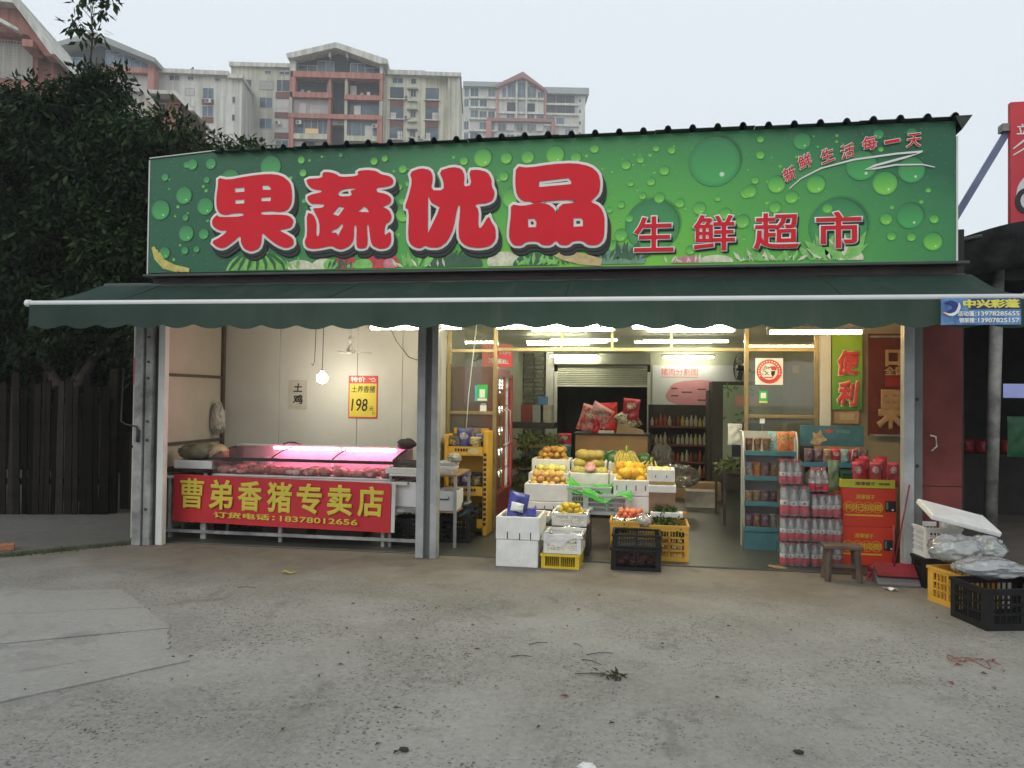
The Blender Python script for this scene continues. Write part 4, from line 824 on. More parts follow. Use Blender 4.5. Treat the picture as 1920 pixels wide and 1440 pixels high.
tree('small tree beyond the roof just left of the apartment blocks', -1.6, 4.8, 5.5, [(-.1,0,4.75,1.0,.8,.75),(.5,.1,4.75,.55,.5,.55),(-.3,0,3.7,1.0,.8,1.0),(-.9,0,5.0,.8,.7,.55)], 15, 55, 160, .115, M_leaf2)
tree('broad dark tree standing farthest behind the others', -4.2, 5.0, 7.0, [(-.2,0,5.3,1.3,.9,1.0),(1.4,0,4.7,1.3,.9,1.0),(-1.7,0,5.3,1.3,.9,1.2),(.3,0,4.2,2.0,.9,1.1)], 16, 36, 160, .14, M_leaf)
sp = thing('tree_sprig', 'thin sprig of leaves against the sky above the dark tree', 'tree', (-3.12,3.1,6.35))
MB().tube([(0,0,-.1),(.03,0,.3),(.0,0,.6),(.05,0,.95)], [.016,.012,.008,.004], 6).build('stem', M_bark, sp, True)
cs = [(-.22,0,.55),(-.30,0,.48),(.05,0,.72),(.22,0,.62),(.28,.05,.82),(-.05,0,.9),(.12,0,1.0),(.05,0,.35),(.15,0,.28),(-.15,0,.3),(.3,0,1.0),(-.2,0,.78)]
for c in cs: MB().tube([(.02,0,max(.1,c[2]-.25)), tuple(c)], [.006,.003], 5).build('twig', M_bark, sp)
crown('crown', M_leaf2, sp, cs, [.13]*len(cs), 16, .15, 5)
yl = thing('bright_shoot', 'single yellow green shoot on the dark tree at the left', 'plant', (-3.75,2.0,5.0)); MB().tube([(0,.5,-.15),(0,.2,0),(0,0,0)], [.012,.008,.004], 6).build('stem', M_bark, yl, True); crown('crown', M_leafy, yl, [(0,0,0),(-.08,-.03,.0),(.08,-.03,-.02)], [.10]*3, 18, .14, 8)
# ================================================================ fence and yard at the left
M_plank = [mat('fence_plank_%s' % k, c, .95, .35, 6, .3, 30, spec=.03) for k, c in (('dark',(.008,.0075,.006)),('brown',(.018,.0155,.012)),('grey',(.032,.029,.024)))]  # plank colours lowered to hold the shade of the canopy overhead
fc = thing('plank_fence', 'weathered fence of upright planks darkened to carry the shade under the trees', 'fence', (-1.35, 1.35, .04), rad(14))
q = random.Random(4); x = 0; i = 0
while x > -4.6:
    w = q.uniform(.035,.085); h = 1.57 + q.uniform(-.12,.10)
    MB().box(-w/2,-.012,0,w/2,.012,h).xf(Matrix.Rotation(q.uniform(-.022,.022),4,'Y')).build('plank', q.choice(M_plank), fc, loc=(x-w/2, q.uniform(-.012,.012), 0)); x -= w + q.uniform(.004,.022); i += 1
for z in (.35, 1.3): box('rail', M_plank[0], fc, -4.6, .02, z, 0, .06, z+.07)
for xx in (0, -1.6, -3.2): box('fence_post', M_plank[1], fc, xx-.045, .061, 0, xx+.045, .14, 1.72)
gt = thing('yard_gate', 'low dark plank gate next to the upright fence', 'gate', (-1.02,1.5,.04))
for j in range(4): box('plank', M_plank[j % 3], gt, -.30+.115*j, 0, .05, -.19+.115*j, .025, .95 + .02*(j % 2))
box('gate_post', M_plank[2], gt, .18, -.03, 0, .25, .04, 1.75); box('gate_rail', M_plank[0], gt, -.32, .026, .7, .2, .05, .76)
yt = thing('covered_table', 'dim cloth covered table in the dark yard opening', 'table', (-.72,1.7,.04))
M_cov = mat('grey_cover', (.05,.049,.045), .8, .2, 5)
MB().grid(lambda u, v: (-.3+.6*u, -.25+.5*v, .80+.03*math.sin(u*6)*math.cos(v*5)), 12, 10).build('cover_top', M_cov, yt, True)
MB().grid(lambda u, v: (-.3+.6*u, -.26-.02*math.sin(u*14), .80-.22*v-.05*math.sin(u*5)*v), 20, 4).build('cover_drape', M_cov, yt, True)
for sx in (-.27,.27):
    for sy in (-.2,.2): MB().cyl((sx,sy,0),(sx,sy,.79),.018,n=8).build('leg', M_plank[2], yt)
box('added_yard_block', M_plank[0], None, -9.5, 5.6, 0, -.2, 5.7, 2.6); tag(bpy.data.objects['added_yard_block'], 'long dark board added deep behind the trees to block light', 'wall'); bpy.data.objects['added_yard_block'].name = 'added_dark_board'  # dark backing added to block light between the crowns
br = box('brick', mat('loose_brick', (.30,.13,.07), .9, .3, 20, .3, 40), None, -.11, -.05, 0, .11, .05, .055, .006); br.location = (-.86,-.72,.045); br.rotation_euler = (0,0,rad(40)); tag(br, 'loose orange brick lying on the path edge', 'brick')
ms = MB(); q = random.Random(9)
for i in range(420):
    t = q.random(); x, y = -.08 - .72*t + q.gauss(0,.035), -.0 - .80*t + q.gauss(0,.035)
    a = q.uniform(0,6.3); l = q.uniform(.015,.04); ms.add([(x,y,.0),(x+.006,y+.004,.0),(x+math.cos(a)*l*.6,y+math.sin(a)*l*.6,l+.02)], [(0,1,2)])
tag(ms.build('kerb_grass', mat('moss_green', (.06,.085,.025), .9, .4, 8)), kind='stuff')

# ================================================================ neighbour at the right
M_blk = mat('shaded_shed_board', (.030,.029,.027), .8, .3, 3)  # near black boards: the dimness inside the shed is painted into them
nb = thing('neighbouring_shed', 'dark open shed with sagging roof to the right of the shop', 'building', (7.5,0,0))
MB().grid(lambda u, v: (.0+5.2*u, .75+5.6*v, 2.92+.42*u+.10*math.sin(u*7)*(.5+.5*math.cos(v*3))-.25*v), 18, 6).build('roof', M_roof, nb, True, solid=.03)
MB().grid(lambda u, v: (.0+3.2*u, .74+.03*math.sin(u*25), 2.92+.42*u+.10*math.sin(u*7)-.40*v), 40, 4).build('eaves_cloth', mat('eaves_tarp', (.016,.017,.017), .9, .5, 7, spec=.1), nb, True, solid=.004)
box('side_wall', M_blk, nb, .04, .5, 0, .10, 6.2, 3.0); box('rear_wall', M_blk, nb, .04, 6.2, 0, 2.83, 6.3, 3.0); box('rear_wall', M_blk, nb, 3.6, 6.2, 0, 5, 6.3, 3.0); box('far_wall', M_blk, nb, 5, .8, 0, 5.1, 6.2, 3.4); box('rear_lintel', M_blk, nb, 2.83, 6.2, 1.78, 3.6, 6.3, 3.0); box('rear_sill', M_blk, nb, 2.83, 6.2, 0, 3.6, 6.3, 1.56); box('counter', M_blk, nb, .5, 4.4, 0, 5, 5.0, .8, .01)
MB().cyl((.50,.98,0),(.58,.98,3.06),.055,n=16).build('pipe_post', mat('peeling_pipe', (.16,.16,.15), .7, .5, 5, .3, 30, col2=(.32,.31,.29)), nb, True)
box('tie_beam', M_blk, nb, .1, 1.0, 2.62, 5.0, 1.08, 2.72)
tn = thing('market_tent', 'pale violet tent roof seen through the dark shed', 'tent', (11.6,9.0,0))
MB().add([(-1.1,-1.1,1.52),(1.1,-1.1,1.52),(1.1,1.1,1.52),(-1.1,1.1,1.52),(0,0,2.2)], [(0,1,4),(1,2,4),(2,3,4),(3,0,4)]).build('canopy', mat('tent_violet', (.24,.26,.52), .6, .05), tn, solid=.004)
for sx in (-1.05,1.05):
    for sy in (-1.05,1.05): MB().cyl((sx,sy,0),(sx,sy,1.54),.02,n=8).build('leg', M_steel, tn)
def pillow(w, h, d, n=10, crimp=.06, seed=0, crumple=.0):
    """a filled bag: flat crimped top and bottom, bulging middle; origin at foot centre"""
    q = random.Random(seed); b = MB(); ph = [q.uniform(0,6.3) for _ in range(4)]
    def side(sgn):
        def fn(u, v):
            e = min(1, v/.18, (1-v)/.16); e = math.sin(e*PI/2) if e > 0 else 0
            bulge = d/2 * (math.sin(PI*u) ** .6 if 0 < u < 1 else 0) * (.12 + .88*e)
            x = (u-.5)*w*(1 - .05*math.sin(PI*v)) ; z = v*h
            k = crumple*(math.sin(u*9+ph[0]+v*5)*.5+math.sin(v*13+ph[1]-u*7)*.5)*math.sin(PI*u)*e
            return (x, sgn*(bulge + k) - .0 , z)
        return fn
    f = side(-1); g = side(1)
    b.grid(f, n, n); b.grid(lambda u, v: g(1-u, v), n, n); return b
hb = pillow(.24,.48,.05,seed=3,crumple=.01).build('green_snack_bag', mat('bag_green', (.02,.13,.05), .35, .3, 7), None, True, loc=(9.22,3.2,.84)); tag(hb, 'green bag hanging in the dark neighbouring shed', 'bag')
q = random.Random(6)
for i in range(9):
    o = pillow(.16,.18,.09,8,seed=i,crumple=.01).build('red_packet', mat('packet_red_dark', (.32,.02,.03), .35, .3, 9), None, True, loc=(8.75+.16*i,4.6+.05*(i%2),.80), rz=q.uniform(-.3,.3)); tag(o, 'small red packet on the counter of the dark neighbouring shed', 'packet', 'red packets in the neighbouring shed')
rb = thing('red_billboard', 'red billboard with a silver car cut by the right edge', 'billboard', (8.18,1.0,0))
M_bb = mat('billboard_red', (.52,.035,.05), .4, .12, 2)
box('board', M_bb, rb, 0, -.02, 2.90, 2.3, .04, 4.28, .004); MB().tube([(0,-.03,2.88),(1.1,-.03,2.87),(2.3,-.03,2.88)], .018).build('lower_hem', mat('hem_grey', (.12,.09,.08), .7, .4, 9), rb, True)
M_car = mat('print_car_silver', (.55,.57,.58), .35, .1, 4); M_tyre = mat('print_tyre', (.02,.02,.02), .5)
outline_shape([[(.04,3.38),(.06,3.50),(.12,3.58),(.22,3.62),(.42,3.76),(.75,3.78),(1.0,3.62),(1.2,3.57),(1.25,3.4),(1.2,3.32),(.1,3.30)]], M_car, rb, -.0225, 0, 'printed_car'); outline_shape([[(.32,3.62),(.45,3.73),(.72,3.75),(.9,3.63)]], mat('print_car_glass', (.06,.08,.09), .3), rb, -.0245, 0, 'printed_windscreen')
for x in (.13, 1.02):
    outline_shape([[(x+.095*math.cos(2*PI*i/24), 3.35+.12*math.sin(2*PI*i/24)) for i in range(24)]], M_tyre, rb, -.0255, 0, 'printed_wheel', smooth=0); outline_shape([[(x+.05*math.cos(2*PI*i/24), 3.35+.07*math.sin(2*PI*i/24)) for i in range(24)]], M_car, rb, -.0275, 0, 'printed_hub', smooth=0)
ribbon('printed_flourish', M_out, rb, [(.02,3.84),(.12,3.92),(.4,3.99),(.9,4.02)], .02, -.0235); ribbon('printed_flourish', M_out, rb, [(.02,3.78),(.15,3.86),(.4,3.91)], .016, -.0235); lettering('立', M_out, rb, .05, 3.97, .15, 4.07, -.024, .02, 'character')
MB().bar((-.44,.10,3.22),(.0,.06,4.02),.05,.06).build('steel_brace', mat('brace_blue', (.12,.15,.24), .5, .25, 4), rb); MB().bar((-.02,.06,3.3),(-.02,.06,4.1),.03,.03)
box('bracket', M_galv, rb, -.06, .0, 4.02, .02, .1, 4.09)
# ================================================================ crumpled film and printed packets
def crumpled(rx, ry, rz, seed, amp=.35, nu=54, nv=34, freq=2.6):
    """a thin bag pulled into folds: an ellipsoid pushed about by ridged noise"""
    off = Vector((seed*7.1, seed*3.3, seed*5.7))
    def fn(u, v):
        t = PI*max(.003, min(.997, v)); d = Vector((math.sin(t)*math.cos(2*PI*u), math.sin(t)*math.sin(2*PI*u), -math.cos(t)))
        k = 0; a = 1.0; f = freq
        for _ in range(3): k += a*(.5-abs(mnoise.noise(d*f+off))*2); a *= .5; f *= 2.1
        s = 1 + amp*(k-.2)*.6
        return (rx*s*d.x, ry*s*d.y, rz*s*d.z*(1 if d.z > -.6 else .8))
    return MB().grid(fn, nu, nv)
def packet_mat(name, c, c2, c3, scale=5.0, gloss=.28):
    """printed pouch: ground colour, a pale name oval, blotches of a picture, dark foot"""
    if name in MATS: return MATS[name]
    m, nt, N, L, b = node_mat(name)
    v = N('ShaderNodeTexCoord').outputs['Generated']; oi = N('ShaderNodeObjectInfo')
    ad = N('ShaderNodeVectorMath'); L(v, ad.inputs[0]); cx = N('ShaderNodeCombineXYZ'); L(oi.outputs['Random'], cx.inputs[0]); L(oi.outputs['Random'], cx.inputs[2]); L(cx.outputs[0], ad.inputs[1])
    nz = noise(N, L, ad.outputs[0], scale, 3, .6, 1.5)
    col = mix(N, L, ramp(N, L, nz, .50, .56, K3, W3), c, c2)
    s = N('ShaderNodeSeparateXYZ'); L(v, s.inputs[0])
    d = N('ShaderNodeVectorMath'); d.operation = 'DISTANCE'; mp = N('ShaderNodeMapping'); mp.inputs['Scale'].default_value = (1,0,2.0); L(v, mp.inputs[0]); L(mp.outputs[0], d.inputs[0]); d.inputs[1].default_value = (.5,0,1.36)
    oval = mix(N, L, ramp(N, L, noise(N, L, v, 22, 2), .48, .54, K3, W3), c3, tuple(a*.35 for a in c))
    col = mix(N, L, ramp(N, L, d.outputs['Value'], .27, .30, W3, K3), col, oval)
    col = mix(N, L, ramp(N, L, s.outputs[2], .90, .92, K3, W3), col, tuple(min(1,a*1.3+.05) for a in c))
    L(col, b.inputs['Base Color']); b.inputs['Roughness'].default_value = gloss; b.inputs['Specular IOR Level'].default_value = .5
    bp = N('ShaderNodeBump'); bp.inputs['Strength'].default_value = .5; bp.inputs['Distance'].default_value = .02; L(noise(N, L, ad.outputs[0], 9, 3, .6, 1.0), bp.inputs['Height']); L(bp.outputs[0], b.inputs['Normal'])
    return m
# ================================================================ lamps
M_tube = glow('tube_white', (1.0,.93,.66), 115); M_tubew = glow('tube_warm', (1.0,.66,.26), 70); M_tubei = glow('tube_inner', (1.0,.95,.70), 75)
M_fit = mat('lamp_fitting', (.65,.65,.60), .5, .05)
def tube_lamp(label, x0, x1, y, z, m, group='ceiling tube lamps'):
    t = thing('tube_lamp', label, 'lamp', ((x0+x1)/2, y, z), 0, group); w = (x1-x0)/2
    box('batten', M_fit, t, -w, -.022, .022, w, .022, .055, .004)
    MB().cyl((-w+.03,0,0),(w-.03,0,0),.014,n=12).build('tube', m, t, True)
    for s in (-1,1): box('lamp_holder', M_fit, t, s*(w-.015)-.012, -.014, -.015, s*(w-.015)+.012, .014, .022)
    return t
tube_lamp('lit tube lamp over the meat stall behind the middle post', 2.12, 3.10, .52, 2.15, M_tube)
tube_lamp('lit tube lamp over the doorway nearest the middle post', 3.40, 4.44, .52, 2.155, M_tube)
tube_lamp('lit tube lamp just behind the one nearest the middle post', 3.72, 4.56, .80, 2.155, M_tube)
tube_lamp('lit tube lamp over the doorway centre right', 4.70, 5.64, .52, 2.15, M_tube)
tube_lamp('lit tube lamp just behind the centre right one', 4.86, 5.70, .80, 2.145, M_tube)
tube_lamp('warm yellow lit tube lamp over the right snack racks', 5.95, 6.80, .58, 2.10, M_tubew)
tube_lamp('left tube lamp in the middle of the shop ceiling', 3.05, 4.05, 4.9, 2.30, M_tubei)
tube_lamp('right tube lamp in the middle of the shop ceiling', 4.80, 6.04, 4.4, 2.30, M_tubei)
tube_lamp('left tube lamp deep at the back by the shutter', 3.02, 4.0, 8.1, 2.29, M_tubei)
tube_lamp('right tube lamp deep at the back by the pig poster', 5.18, 6.18, 8.2, 2.28, M_tubei)
hb = thing('hanging_bulb', 'glowing bulb hanging on a cord over the meat case', 'lamp', (1.39,1.1,1.66))
MB().cyl((0,0,.09),(.01,0,.76),.004,n=6).build('cord', M_dark, hb); MB().cyl((0,0,.05),(0,0,.10),.02,n=10).build('socket', M_white, hb, True); MB().ball((0,0,0),.058,nu=20,nv=14).build('bulb', glow('bulb_glow', (1,.94,.76), 95), hb, True)

# ================================================================ meat stall
M_meatred, M_fat = mat('meat_red', (.50,.14,.14), .4, .4, 16, .2, 30, col2=(.70,.42,.38)), mat('meat_pale', (.62,.36,.33), .45, .3, 12, .2, 30, col2=(.70,.52,.46))
M_top = mat('board_white', (.55,.55,.52), .5, .12, 5); M_rub = mat('black_trim', (.03,.022,.022), .4, .2)
ct = thing('stall_counter', 'steel tube counter frame with white board top behind the red banner', 'counter', (0,0,0))
box('top_board', M_top, ct, .02, .34, .615, 2.60, 1.25, .645, .004)
for x in (.10, .46, 1.30, 2.36): box('leg', M_galv, ct, x-.016, .345, .016, x+.016, .377, .614)
for x in (.10, 1.30, 2.36): box('leg', M_galv, ct, x-.016, 1.2, .016, x+.016, 1.232, .614)
box('lower_rail', M_galv, ct, .02, .32, .075, 2.78, .344, .105); box('side_rail', M_galv, ct, 2.37, .33, .36, 2.78, .36, .385)
bz = thing('stall_banner', 'red cloth banner with large yellow characters hung on the counter', 'banner', (1.31,.30,.41))
M_bred, M_byel = mat('banner_red', (.50,.022,.030), .5, .1, 3, .08, 6), mat('banner_yellow', (.62,.50,.06), .5, .06)
MB().grid(lambda u, v: (-1.145+2.29*u, .006*math.sin(u*9+v*2)+.004*math.sin(u*31), -.235+.475*v), 60, 8).build('cloth', M_bred, bz, True)
for i, t in enumerate('曹弟香猪专卖店'):
    lettering(t, M_byel, bz, -1.06+.312*i, -.095, -1.06+.312*i+.262, .205, -.014, .014 if t == '曹' else .03, 'character')
lettering('订货电话：', M_byel, bz, -.69, -.175, -.03, -.115, -.014, .03); lettering('18378012656', M_byel, bz, .02, -.178, .82, -.122, -.014, .02)
bz.rotation_euler = (0, rad(.7), 0)
box('edge_board', M_top, bz, 1.15, .0, -.23, 1.185, .012, .24)
mc = thing('meat_case', 'glass topped meat display case lit pink inside', 'display case', (1.5,.40,.647))
M_steelb = mat('brushed_tray', (.55,.55,.53), .35, .1, 3, metal=.4)
box('tray', M_steelb, mc, -.98, .0, 0, .95, .62, .02, .004); box('back_panel', M_top, mc, -.98, .60, .021, .95, .62, .271); box('lamp_canopy', M_top, mc, -.98, .50, .272, .95, .62, .29, .004)
for x in (-.98, .93): MB().prismx([(0,.021),(.6,.021),(.6,.27),(.4,.265),(.2,.235),(.02,.19)], x, x+.02).build('end_panel', M_paned, mc)
box('front_rail', M_rub, mc, -.985, -.018, .160, .955, .012, .192, .004)
gl = film('case_glass', (.7,.55,.55), .03, .02, .14)
for x0, x1 in ((-.95,-.34),(-.31,.30),(.33,.92)):
    MB().grid(lambda u, v, a=x0, c=x1: (a+(c-a)*u, .0+.46*v, .192+.075*math.sin(v*PI/2)), 2, 10).build('curved_pane', gl, mc, True)
    box('front_pane', gl, mc, x0, -.004, .022, x1, .0, .159)
for x in (-.325,.315,-.965,.935): MB().tube([(x, .46*v, .196+.075*math.sin(v*PI/2)) for v in (0,.2,.4,.6,.8,1)], .008).build('glazing_bar', M_rub, mc, True)
M_pinkl = glow('pink_tube', (1.0,.20,.40), 75)
for x0, x1 in ((-.55,.18),(.22,.80)): MB().cyl((x0,.50,.258),(x1,.50,.258),.011,n=10).build('pink_tube', M_pinkl, mc, True)
q = random.Random(21)
for i in range(30):
    x, y = -.88+1.75*(i % 15)/14.5 + q.uniform(-.03,.03), .10+.24*(i//15) + q.uniform(-.04,.04)
    s = q.uniform(.045,.085); o = MB().ball((0,0,0), s*1.35, s, s*.6, 12, 8, .28, i).build('meat_piece', q.choice((M_meatred,M_fat,M_meatred)), None, True, loc=(1.5+x,.40+y,.668+s*.52), rz=q.uniform(0,3))
    tag(o, 'raw meat piece lying in the pink lit display case', 'meat', 'meat pieces in the display case')
o = MB().ball((0,0,0),.07,.08,.08,12,9,.15,3).build('plastic_bag', film('milky_bag', (.75,.7,.66), .55, .25, .4, .5, 40), None, True, loc=(.93,.72,.75)); tag(o, 'pale plastic bag inside the left end of the meat case', 'bag')
tl = thing('side_table', 'small board table left of the meat case', 'table', (.27,.52,0))
box('top_board', M_plank[2], tl, -.33, -.2, .68, .26, .3, .705, .004)
for sx in (-.3,.22):
    for sy in (-.17,.27): box('leg', M_galv, tl, sx-.014, sy-.014, .016, sx+.014, sy+.014, .679)
def tray(w, d, h, t=.02, base=.02):
    x, y = w/2, d; b = MB()
    o = [(-x,0),(x,0),(x,y),(-x,y)]; i = [(-x+t,t),(x-t,t),(x-t,y-t),(-x+t,y-t)]
    vs = [(a,c,0) for a,c in o]+[(a,c,h) for a,c in o]+[(a,c,h) for a,c in i]+[(a,c,base) for a,c in i]
    fs = [(3,2,1,0),(12,13,14,15)]
    for k in range(4):
        n = (k+1) % 4; fs += [(k,n,n+4,k+4),(k+4,n+4,n+8,k+8),(k+8,n+8,n+12,k+12)]
    return b.add(vs, fs)
M_foam = mat('white_foam', (.68,.675,.64), .75, .10, 7, .2, 70, col2=(.78,.78,.76), detail=8.0); M_foamd = mat('dusty_foam', (.62,.61,.56), .75, .1, 4, .12, 90)
o = tray(.42,.28,.085,.03).build('foam_tray', M_foam, None, bevel=.008, loc=(.30,.42,.707)); tag(o, 'shallow white foam tray on the left side table', 'tray')
o = crumpled(.22,.15,.10,5,.32,40,26,1.6).build('cloth_sack', mat('sack_olive', (.16,.145,.10), .9, .3, 9, .5, 25), None, True, loc=(.24,.62,.862)); tag(o, 'dull olive cloth sack behind the left foam tray', 'sack')
o = crumpled(.11,.10,.09,6,.35,30,20).build('paper_bundle', mat('bundle_tan', (.42,.32,.20), .8, .3, 9, .4, 25), None, True, loc=(.46,.62,.86)); tag(o, 'tan wrapped bundle next to the olive sack', 'bundle')
tr_ = thing('side_table', 'narrow table with trays right of the meat case by the middle post', 'table', (2.58,.36,0))
box('top_board', M_steelb, tr_, -.17, 0, .70, .19, .5, .72, .004)
box('shelf', M_galv, tr_, -.17, 0, .385, .19, .5, .40)
for sx in (-.155,.175):
    for sy in (.015,.485): box('leg', M_galv, tr_, sx-.013, sy-.013, .016, sx+.013, sy+.013, .699)
o = tray(.36,.3,.06,.015).build('foam_tray', M_foamd, None, bevel=.006, loc=(2.55,.37,.722)); tag(o, 'white foam tray right of the meat case', 'tray')
o = tray(.30,.24,.035,.01).build('knife_tray', M_dark, None, bevel=.004, loc=(2.62,.42,.80)); tag(o, 'dark shallow tray above the right foam tray', 'tray')
o = MB().ball((0,0,0),.10,.09,.055,12,8,.3,16).build('black_cloth', mat('cloth_black', (.035,.035,.035), .9, .3, 10), None, True, loc=(2.42,.88,.98)); tag(o, 'black cloth bundle lying behind the right end of the meat case', 'cloth')
o = MB().tube([(0,0,0),(.06,0,.02),(.13,0,.02),(.2,.0,.0)], [.012,.008,.012,.006], 8).build('cleaver_handle', M_dark, None, True, loc=(1.05,.9,.945)); tag(o, 'dark knife lying along the top of the meat case', 'knife')
o = tray(.31,.28,.24,.012,.012).build('white_bin', mat('bin_white', (.66,.66,.66), .45, .05), None, bevel=.015, loc=(2.585,.40,.402)); tag(o, 'plain white plastic bin on the shelf beside the red banner', 'bin')
ps = thing('price_poster', 'yellow price poster with red border on the stall wall', 'poster', (1.655,1.647,1.46))
box('red_sheet', M_stickr, ps, -.175, -.006, -.245, .175, 0, .245); box('yellow_field', mat('poster_yellow', (.70,.56,.06), .5, .06), ps, -.162, -.0085, -.228, .162, -.0062, .155)
lettering('特价', M_wp, ps, -.15, .17, .03, .235, -.0105, .03); ribbon('print_stroke', M_wp, ps, [(.07,.215),(.10,.20),(.12,.22),(.15,.20)], .01, -.0085); ribbon('print_stroke', M_wp, ps, [(.10,.18),(.15,.185)], .008, -.0085)
lettering('土养香猪', ink, ps, -.14, .05, .15, .13, -.0105, .006, shear=.1); lettering('198', ink, ps, -.14, -.165, .06, -.02, -.0105, .01, shear=.12); lettering('元', ink, ps, .08, -.16, .13, -.11, -.0105, .008); lettering('斤', ink, ps, .115, -.205, .15, -.17, -.0105, .008)
hp = thing('paper_sign', 'greyish paper sign with two black characters on the stall wall', 'notice', (.85,1.647,1.48))
box('sheet', mat('paper_grey', (.48,.45,.39), .8, .1, 8), hp, -.11, -.005, -.17, .115, 0, .17); lettering('土', ink, hp, -.05, .03, .06, .13, -.0075, .03, shear=.1); lettering('鸡', ink, hp, -.055, -.11, .07, .0, -.0075, .03, shear=.1)
fn = thing('ceiling_fan', 'white three blade ceiling fan over the meat stall', 'fan', (1.67,1.2,1.95))
MB().cyl((0,0,.05),(0,0,.46),.010,n=8).build('rod', M_white, fn, True); MB().lathe([(.0,-.02),(.05,-.01),(.055,.02),(.03,.05),(.014,.08)],16).build('motor', M_white, fn, True); MB().ball((0,0,.14),.035,nu=12,nv=8).build('canopy_cup', M_white, fn, True)
for i in range(3):
    MB().add([(.04,-.02,.0),(.22,-.035,.006),(.23,.03,-.008),(.04,.02,-.004)], [(0,1,2,3)]).xf(Matrix.Rotation(i*2*PI/3+.3,4,'Z')).build('blade', M_white, fn, solid=.004)
o = MB().tube([(0,0,.42),(-.005,0,.2),(-.01,0,.05),(-.03,0,.0),(-.045,0,.03)], .004, 6).build('wire_hook', M_dark, None, True, loc=(1.22,1.3,1.80)); tag(o, 'thin wire hook hanging left of the bulb', 'hook')
o = MB().tube([(1.95,1.63,2.30),(2.05,1.63,2.1),(2.2,1.63,1.92),(2.42,1.63,1.85),(2.56,1.60,1.86)], .004, 6).build('loose_cable', M_dark, None, True); tag(o, 'thin cable sagging down the stall wall to the socket', 'cable')
sk = thing('wall_socket', 'white wall socket with coiled cord beside the middle post', 'socket', (2.44,1.6,1.70)); box('plate', M_white, sk, -.05, -.02, -.06, .05, .0, .06, .006)
MB().tube([(0,-.03,-.02),(.03,-.04,.06),(0,-.045,.16),(-.03,-.04,.08),(0,-.04,-.05),(.03,-.03,-.18),(0,-.03,-.30),(-.02,-.03,-.40)], .005, 6).build('cord', M_dark, sk, True)
bgw = thing('hanging_bag', 'crumpled pale plastic bag hanging from the stall corner post', 'bag', (-.02,1.42,1.0)); 
crumpled(.085,.06,.20,4,.6).build('bag_body', film('hanging_bag_film', (.72,.68,.60), .6, .3, .35, .5, 30), bgw, True, loc=(0,0,.17)); MB().tube([(-.02,0,.35),(0,0,.44),(.02,0,.35)], .006, 6).build('bag_handle', M_foam, bgw, True)

# ================================================================ crates
def lattice(b, p, u, w, z0, h, n, t, cols, rows, hand=False):
    """a slotted wall starting at p, running along u for w"""
    def bx(a0, a1, c0, c1):
        a, c = p + u*a0, p + u*a1; n2 = n*t
        b.add([a+Vector((0,0,c0)), c+Vector((0,0,c0)), c+n2+Vector((0,0,c0)), a+n2+Vector((0,0,c0)), a+Vector((0,0,c1)), c+Vector((0,0,c1)), c+n2+Vector((0,0,c1)), a+n2+Vector((0,0,c1))],
              [(0,3,2,1),(4,5,6,7),(0,1,5,4),(1,2,6,5),(2,3,7,6),(3,0,4,7)])
    e = .11*w; bx(0, e, z0, z0+h); bx(w-e, w, z0, z0+h); bx(e, w-e, z0, z0+.16*h); bx(e, w-e, z0+h*.84, z0+h)
    if rows > 1:
        for r in range(1, rows): z = z0+h*(.16+.68*r/rows); bx(e, w-e, z-.022*h, z+.022*h)
    iw = w - 2*e
    for c in range(1, cols):
        x = e + iw*c/cols; k = .5 if c != cols//2 else 1.6; g = iw/cols*.36*k
        bx(x-g/2, x+g/2, z0+.16*h, z0+.84*h)
def crate(name, label, loc, w, d, h, m, rz=0.0, cols=10, rows=3, group=None, solid_floor=True, cat='crate'):
    b = MB(); t = .012; V = Vector
    lattice(b, V((-w/2,0,0)), V((1,0,0)), w, 0, h, V((0,1,0)), t, cols, rows); lattice(b, V((w/2,d,0)), V((-1,0,0)), w, 0, h, V((0,-1,0)), t, cols, rows)
    lattice(b, V((w/2,t+.001,0)), V((0,1,0)), d-2*t-.002, 0, h, V((-1,0,0)), t, cols, rows); lattice(b, V((-w/2,d-t-.001,0)), V((0,-1,0)), d-2*t-.002, 0, h, V((1,0,0)), t, cols, rows)
    b.box(-w/2+t+.001,t+.001,.006,w/2-t-.001,d-t-.001,.018)
    b.box(-w/2-.008,-.008,h-.02,w/2+.008,-.0005,h); b.box(-w/2-.008,d+.0005,h-.02,w/2+.008,d+.008,h); b.box(-w/2-.008,0,h-.02,-w/2-.0005,d,h); b.box(w/2+.0005,0,h-.02,w/2+.008,d,h)
    return tag(b.build(name, m, None, loc=loc, rz=rz), label, cat, group)
def foam_box(label, loc, w, d, h, rz=0.0, slots=(), m=None, dirty=False, t=.026):
    o = thing('foam_box', label, 'box', loc, rz); tray(w,d,h,t,.03).build('body', m or M_foam, o, bevel=.009, seg=3)
    for i, (x, z, hh) in enumerate(slots): box('vent_slot', M_dark, o, x*w-.005, -.0015, z*h, x*w+.004, .006, z*h+hh)
    return o
C_blk, C_yel, C_yor, C_gry, C_wht = mat('crate_black', (.011,.011,.011), .5, .2, 6, spec=.25), mat('crate_yellow', (.62,.44,.03), .45, .12, 5), mat('crate_amber', (.60,.33,.04), .45, .15, 5), mat('crate_grey', (.42,.45,.43), .5, .12, 5), mat('crate_white', (.66,.66,.64), .5, .06, 5)
crate('plastic_crate', 'black slotted crate under the stall side table by the middle post', (2.58,.45,.016), .36, .3, .26, C_blk, 0, 8, 5)
crate('plastic_crate', 'dark crate low in the shadow behind the stall counter legs', (.62,.8,.016), .6, .35, .3, C_blk, 0, 8, 4)
